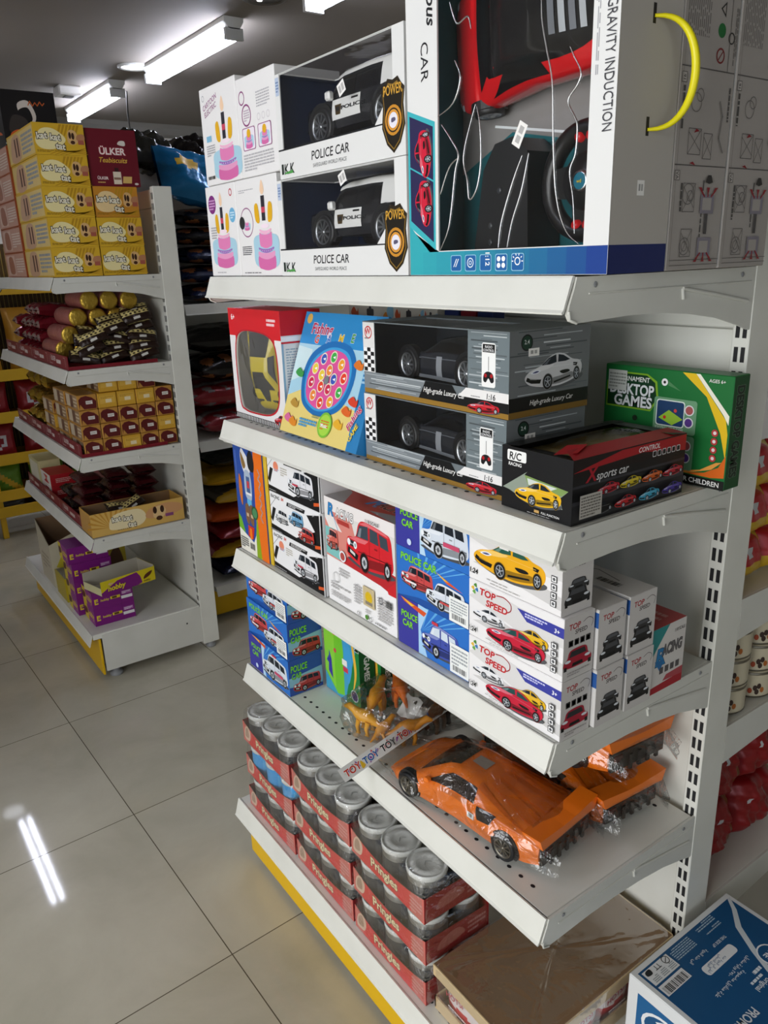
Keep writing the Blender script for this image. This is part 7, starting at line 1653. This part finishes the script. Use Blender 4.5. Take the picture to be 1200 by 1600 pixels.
for k in range(3):
    bag('snack_bag', 'black shiny bag on the very top of the pile, ' + ('left', 'middle', 'right')[k], 'snack bag', .21, .22, .11, BLKB if k else foil('#33332f', .22, .35, 20, .6), (.49 + .225 * k, RY + .265, 1.89 - .008 * k), (R90 * .3, .03, .03 * k), None, 30 + k, .2, 'black bags on the very top')
def stack(names, x, w, z0, pitch, seed, y=.175, d=.30, fit=.89):
    for k, (nm, lab, cat, mt, zf, grp) in enumerate(names):
        bag(nm, lab, cat, w, d, pitch * fit, mt, (x + .012 * (-1) ** k, RY + y, z0 + pitch * (k + .5)), (.03, 0, .04 * (-1) ** k), zf, seed + k, .05, grp, (44, 36))
PALE = foil('#8a8486', .25, .2, 22, .4)
NB2 = foil('#17171f', .25, .25, 20, .5)
def front_cookie(base): return lambda u, v: COOK if v < -.35 and (((u + .1) * 3) % 1.2 - .5) ** 2 * 5 + (v + .72) ** 2 * 14 < .7 else (WTAG if .42 < u < .66 and v < -.7 else base)
stack([('cookie_bag', 'dark navy cookie bag, %s in the pile over the grey shelf' % ('lowest', 'second', 'third', 'fourth', 'highest')[k], 'cookie bag', NAVY if k < 3 else NB2, front_cookie(NAVY if k < 3 else NB2), 'navy cookie bags in a pile') for k in range(5)], .71, .42, 1.326, .072, 40)
stack([('cookie_bag', 'dark bag right of the navy pile, %s' % ('lowest', 'middle', 'highest')[k], 'cookie bag', (NAVY, BLKB, YB_)[k], front_cookie((NAVY, BLKB, YB_)[k]), None) for k in range(3)], 1.19, .46, 1.326, .05, 55)
stack([('sweet_bag', '%s clear and dark red sweet bag on the middle shelf' % ('lower', 'upper')[k], 'sweet bag', REDB, (lambda u, v: PALE if (int((u + 1) * 13 + v * 6) % 4 == 0 and -.93 < v < -.7) or -.55 < v < -.3 else REDB), 'dark red sweet bags') for k in range(2)]
      + [('cookie_bag', 'black cookie bag with a row of round cookies on the middle shelf', 'cookie bag', BLKB, front_cookie(BLKB), None), ('cookie_bag', 'black cookie bag topping the middle shelf pile', 'cookie bag', BLKB, None, None)], .71, .42, .791, .112, 64)
cols = [(NAVY, 'navy snack bag at the bottom of the low shelf pile'), (REDB, 'dark red bread-stick bag, lower in the low shelf pile'), (REDB, 'dark red bag with silver marks in the low shelf pile'), (ORB, 'red-orange snack bag in the low shelf pile'), (CLR, 'clear crinkled bag in the low shelf pile'), (YB_, 'yellow-edged bag high in the low shelf pile'), (BLKB, 'black bag topping the low shelf pile')]
stack([('snack_bag', lab, 'snack bag', mt, (lambda u, v, mt=mt, k=k: GYEL if abs(v + .7 - u * .3) < .13 and k % 3 == 1 else (WTAG if abs(u + .2) < .22 and -.95 < v < -.6 and mt is REDB and k == 2 else mt)), None) for k, (mt, lab) in enumerate(cols)], .72, .42, .166, .081, 70, .17, .32)

# ------------------------------------------------------------------ yellow rack by the far wall of the aisle
AX0, AX1, AY = -.62, .78, 4.13
o = thing('yellow_display_rack', 'yellow metal rack of snack bags far down the aisle', 'shelf unit', ((AX0 + AX1) / 2, AY + .2, 0)); YM = plastic('#d0a41a', .4)
for x in (AX0, AX0 + .58, AX1 - .03):
    m = MB(); m.box(x, x + .03, AY, AY + .03, 0, 1.62, YM, bev=.002); m.build('post', o)
m = MB(); m.box(AX0, AX1, AY + .42, AY + .44, .1, 1.62, paper('#4a3a20')); 
for k in range(60): m.box(AX0 + .02 + .023 * k, AX0 + .024 + .023 * k, AY + .39, AY + .394, .1, 1.6, plastic('#8a7a3a', .5))
m.build('wire_back', o)
for z in (.14, .235, .44, .675, .905, 1.36):
    m = MB(); m.box(AX0, AX1, AY - .012, AY + .41, z - .012, z, YM); m.box(AX0, AX1, AY - .016, AY - .008, z - .012, z + .05, YM, bev=.002)
    if z > 1: F = Face(m, (AX0, AY - .016, z - .012), (1, 0, 0), (0, 0, 1), AX1 - AX0, .062); F.ell(.552, .5, .016, None, '#1a1a1a'); F.ell(.552, .5, .0125, None, '#f0f0f0'); F.text('1', .552, .25, .5, '#1a1a1a', 'c', .06)
    m.build('shelf', o)
GRN, RED2, ORG2 = foil('#5f8a24', .3, .1, 20, .4), foil('#8e1c24', .3, .1, 20, .4), foil('#b8862a', .3, .1, 20, .4)
for (z, h, mt, nm, n) in ((.142, .07, CLR, 'grey', 5), (.245, .17, GRN, 'green', 5), (.45, .20, RED2, 'dark red round-logo', 5), (.685, .19, RED2, 'red round-logo', 5), (.915, .36, ORG2, 'dim gold', 5)):
    for k in range(n):
        mtl = mt
        def zn(u, v, mt=mt):
            r2 = (u * 1.2) ** 2 + (v * 1.0) ** 2
            return (WTAG if .12 < r2 < .30 else mt) if mt is RED2 else (GYEL if mt is GRN and abs(u - v) < .2 else mt)
        bag('snack_bag', '%s snack bag, %s from the left on the yellow rack' % (nm, ('first', 'second', 'third', 'fourth', 'fifth')[k]), 'snack bag', h, .20, .08, mt, (AX0 + .17 + .24 * k, AY + .10, z + h / 2 + .002), (R90, R90, 0), zn, 90 + k, .1, '%s bags on the yellow rack' % nm, (12, 12))

# ------------------------------------------------------------------ goods on the far side of the toy unit
RXA = D + .066 + .012
NOOD = foil('#b8222a', .3, .1, 20, .35); NYEL = foil('#d8b02a', .3, .1, 20, .3)
def nz(u, v): return NYEL if (v < -.35 or u > .62) else (WTAG if u ** 2 * 5 + (v - .25) ** 2 * 4 < .3 else NOOD)
for r in range(3):
    for k in range(3):
        bag('noodle_pack', '%s noodle pack, %s from the post, on the far-side upper shelf' % (('lowest', 'middle', 'topmost')[r], ('first', 'second', 'third')[k]), 'noodle pack', .105, .074, .05, NOOD, (RXA + .055 + .108 * k, .055, .9365 + .039 + .078 * r), (R90 * .9, 0, 0), nz, 120 + k, .08, 'noodle packs on the far side', (12, 12))
CRM = paper('#c8bfa6', .35); 
tin = MB(); tin.lathe([(.0005, 0), (.040, 0), (.0425, .003), (.042, .005), (.042, .048), (.0425, .05), (.0415, .053), (.038, .0545), (.0005, .0545)], CRM, 28, zone=lambda i, j: metal('#8a8578', .4) if i in (1, 2, 4, 5) else CRM)
for a0 in range(3):
    for (da, zz, c) in ((0, .022, '#3a2a24'), (.16, .026, '#3a2a24'), (.3, .018, '#a8622c'), (-.2, .016, '#a84a2c'), (.08, .014, '#3a2a24')):
        a = -2.3 + a0 * 1.5 + da; P3 = []
        ca, sa = math.cos(a) * .0424, math.sin(a) * .0424; tx, ty = -math.sin(a), math.cos(a)
        for k in range(8):
            t = 2 * math.pi * k / 8; P3.append((ca + tx * .004 * math.cos(t), sa + ty * .004 * math.cos(t), zz + .006 * math.sin(t)))
        tin.poly(P3, paper(c))
t0 = None
for r in range(4):
    for k in range(3):
        for d in range(2):
            loc = (RXA + .045 + .088 * k, .052 + .09 * d, .7006 + .0528 * r)
            if t0 is None: t0 = tin.build('food_tin', origin=(0, 0, 0)); q = t0
            else: q = t0.copy(); COL.objects.link(q)
            q.location = loc; q.scale = (1, 1, .955); tag(q, 'cream food tin, %s in the %s stack from the post, %s rank' % (('lowest', 'second', 'third', 'topmost')[r], ('first', 'second', 'third')[k], ('front', 'rear')[d]), 'tin', 'cream tins on the far side')
RPL = foil('#8e0f16', .3, .12, 14, .35)
def rz(u, v): return WTAG if (abs(u - .15) + abs(v - .3) < .12) or (abs(u + .45) + abs(v - .25) < .12) else (foil('#7a4a14', .3, .1, 14, .3) if u > .6 else RPL)
for r in range(2):
    for k in range(2): bag('food_bag', '%s dark red food bag, %s the post, on the far-side low shelf' % (('lower', 'upper')[r], ('next to', 'away from')[k]), 'food bag', .15, .126, .10, RPL, (RXA + .08 + .155 * k, .09, .331 + .066 + .135 * r), (R90 * .92, R90 * .0, .0), rz, 130 + 3 * r + k, .10, 'dark red bags on the far side')
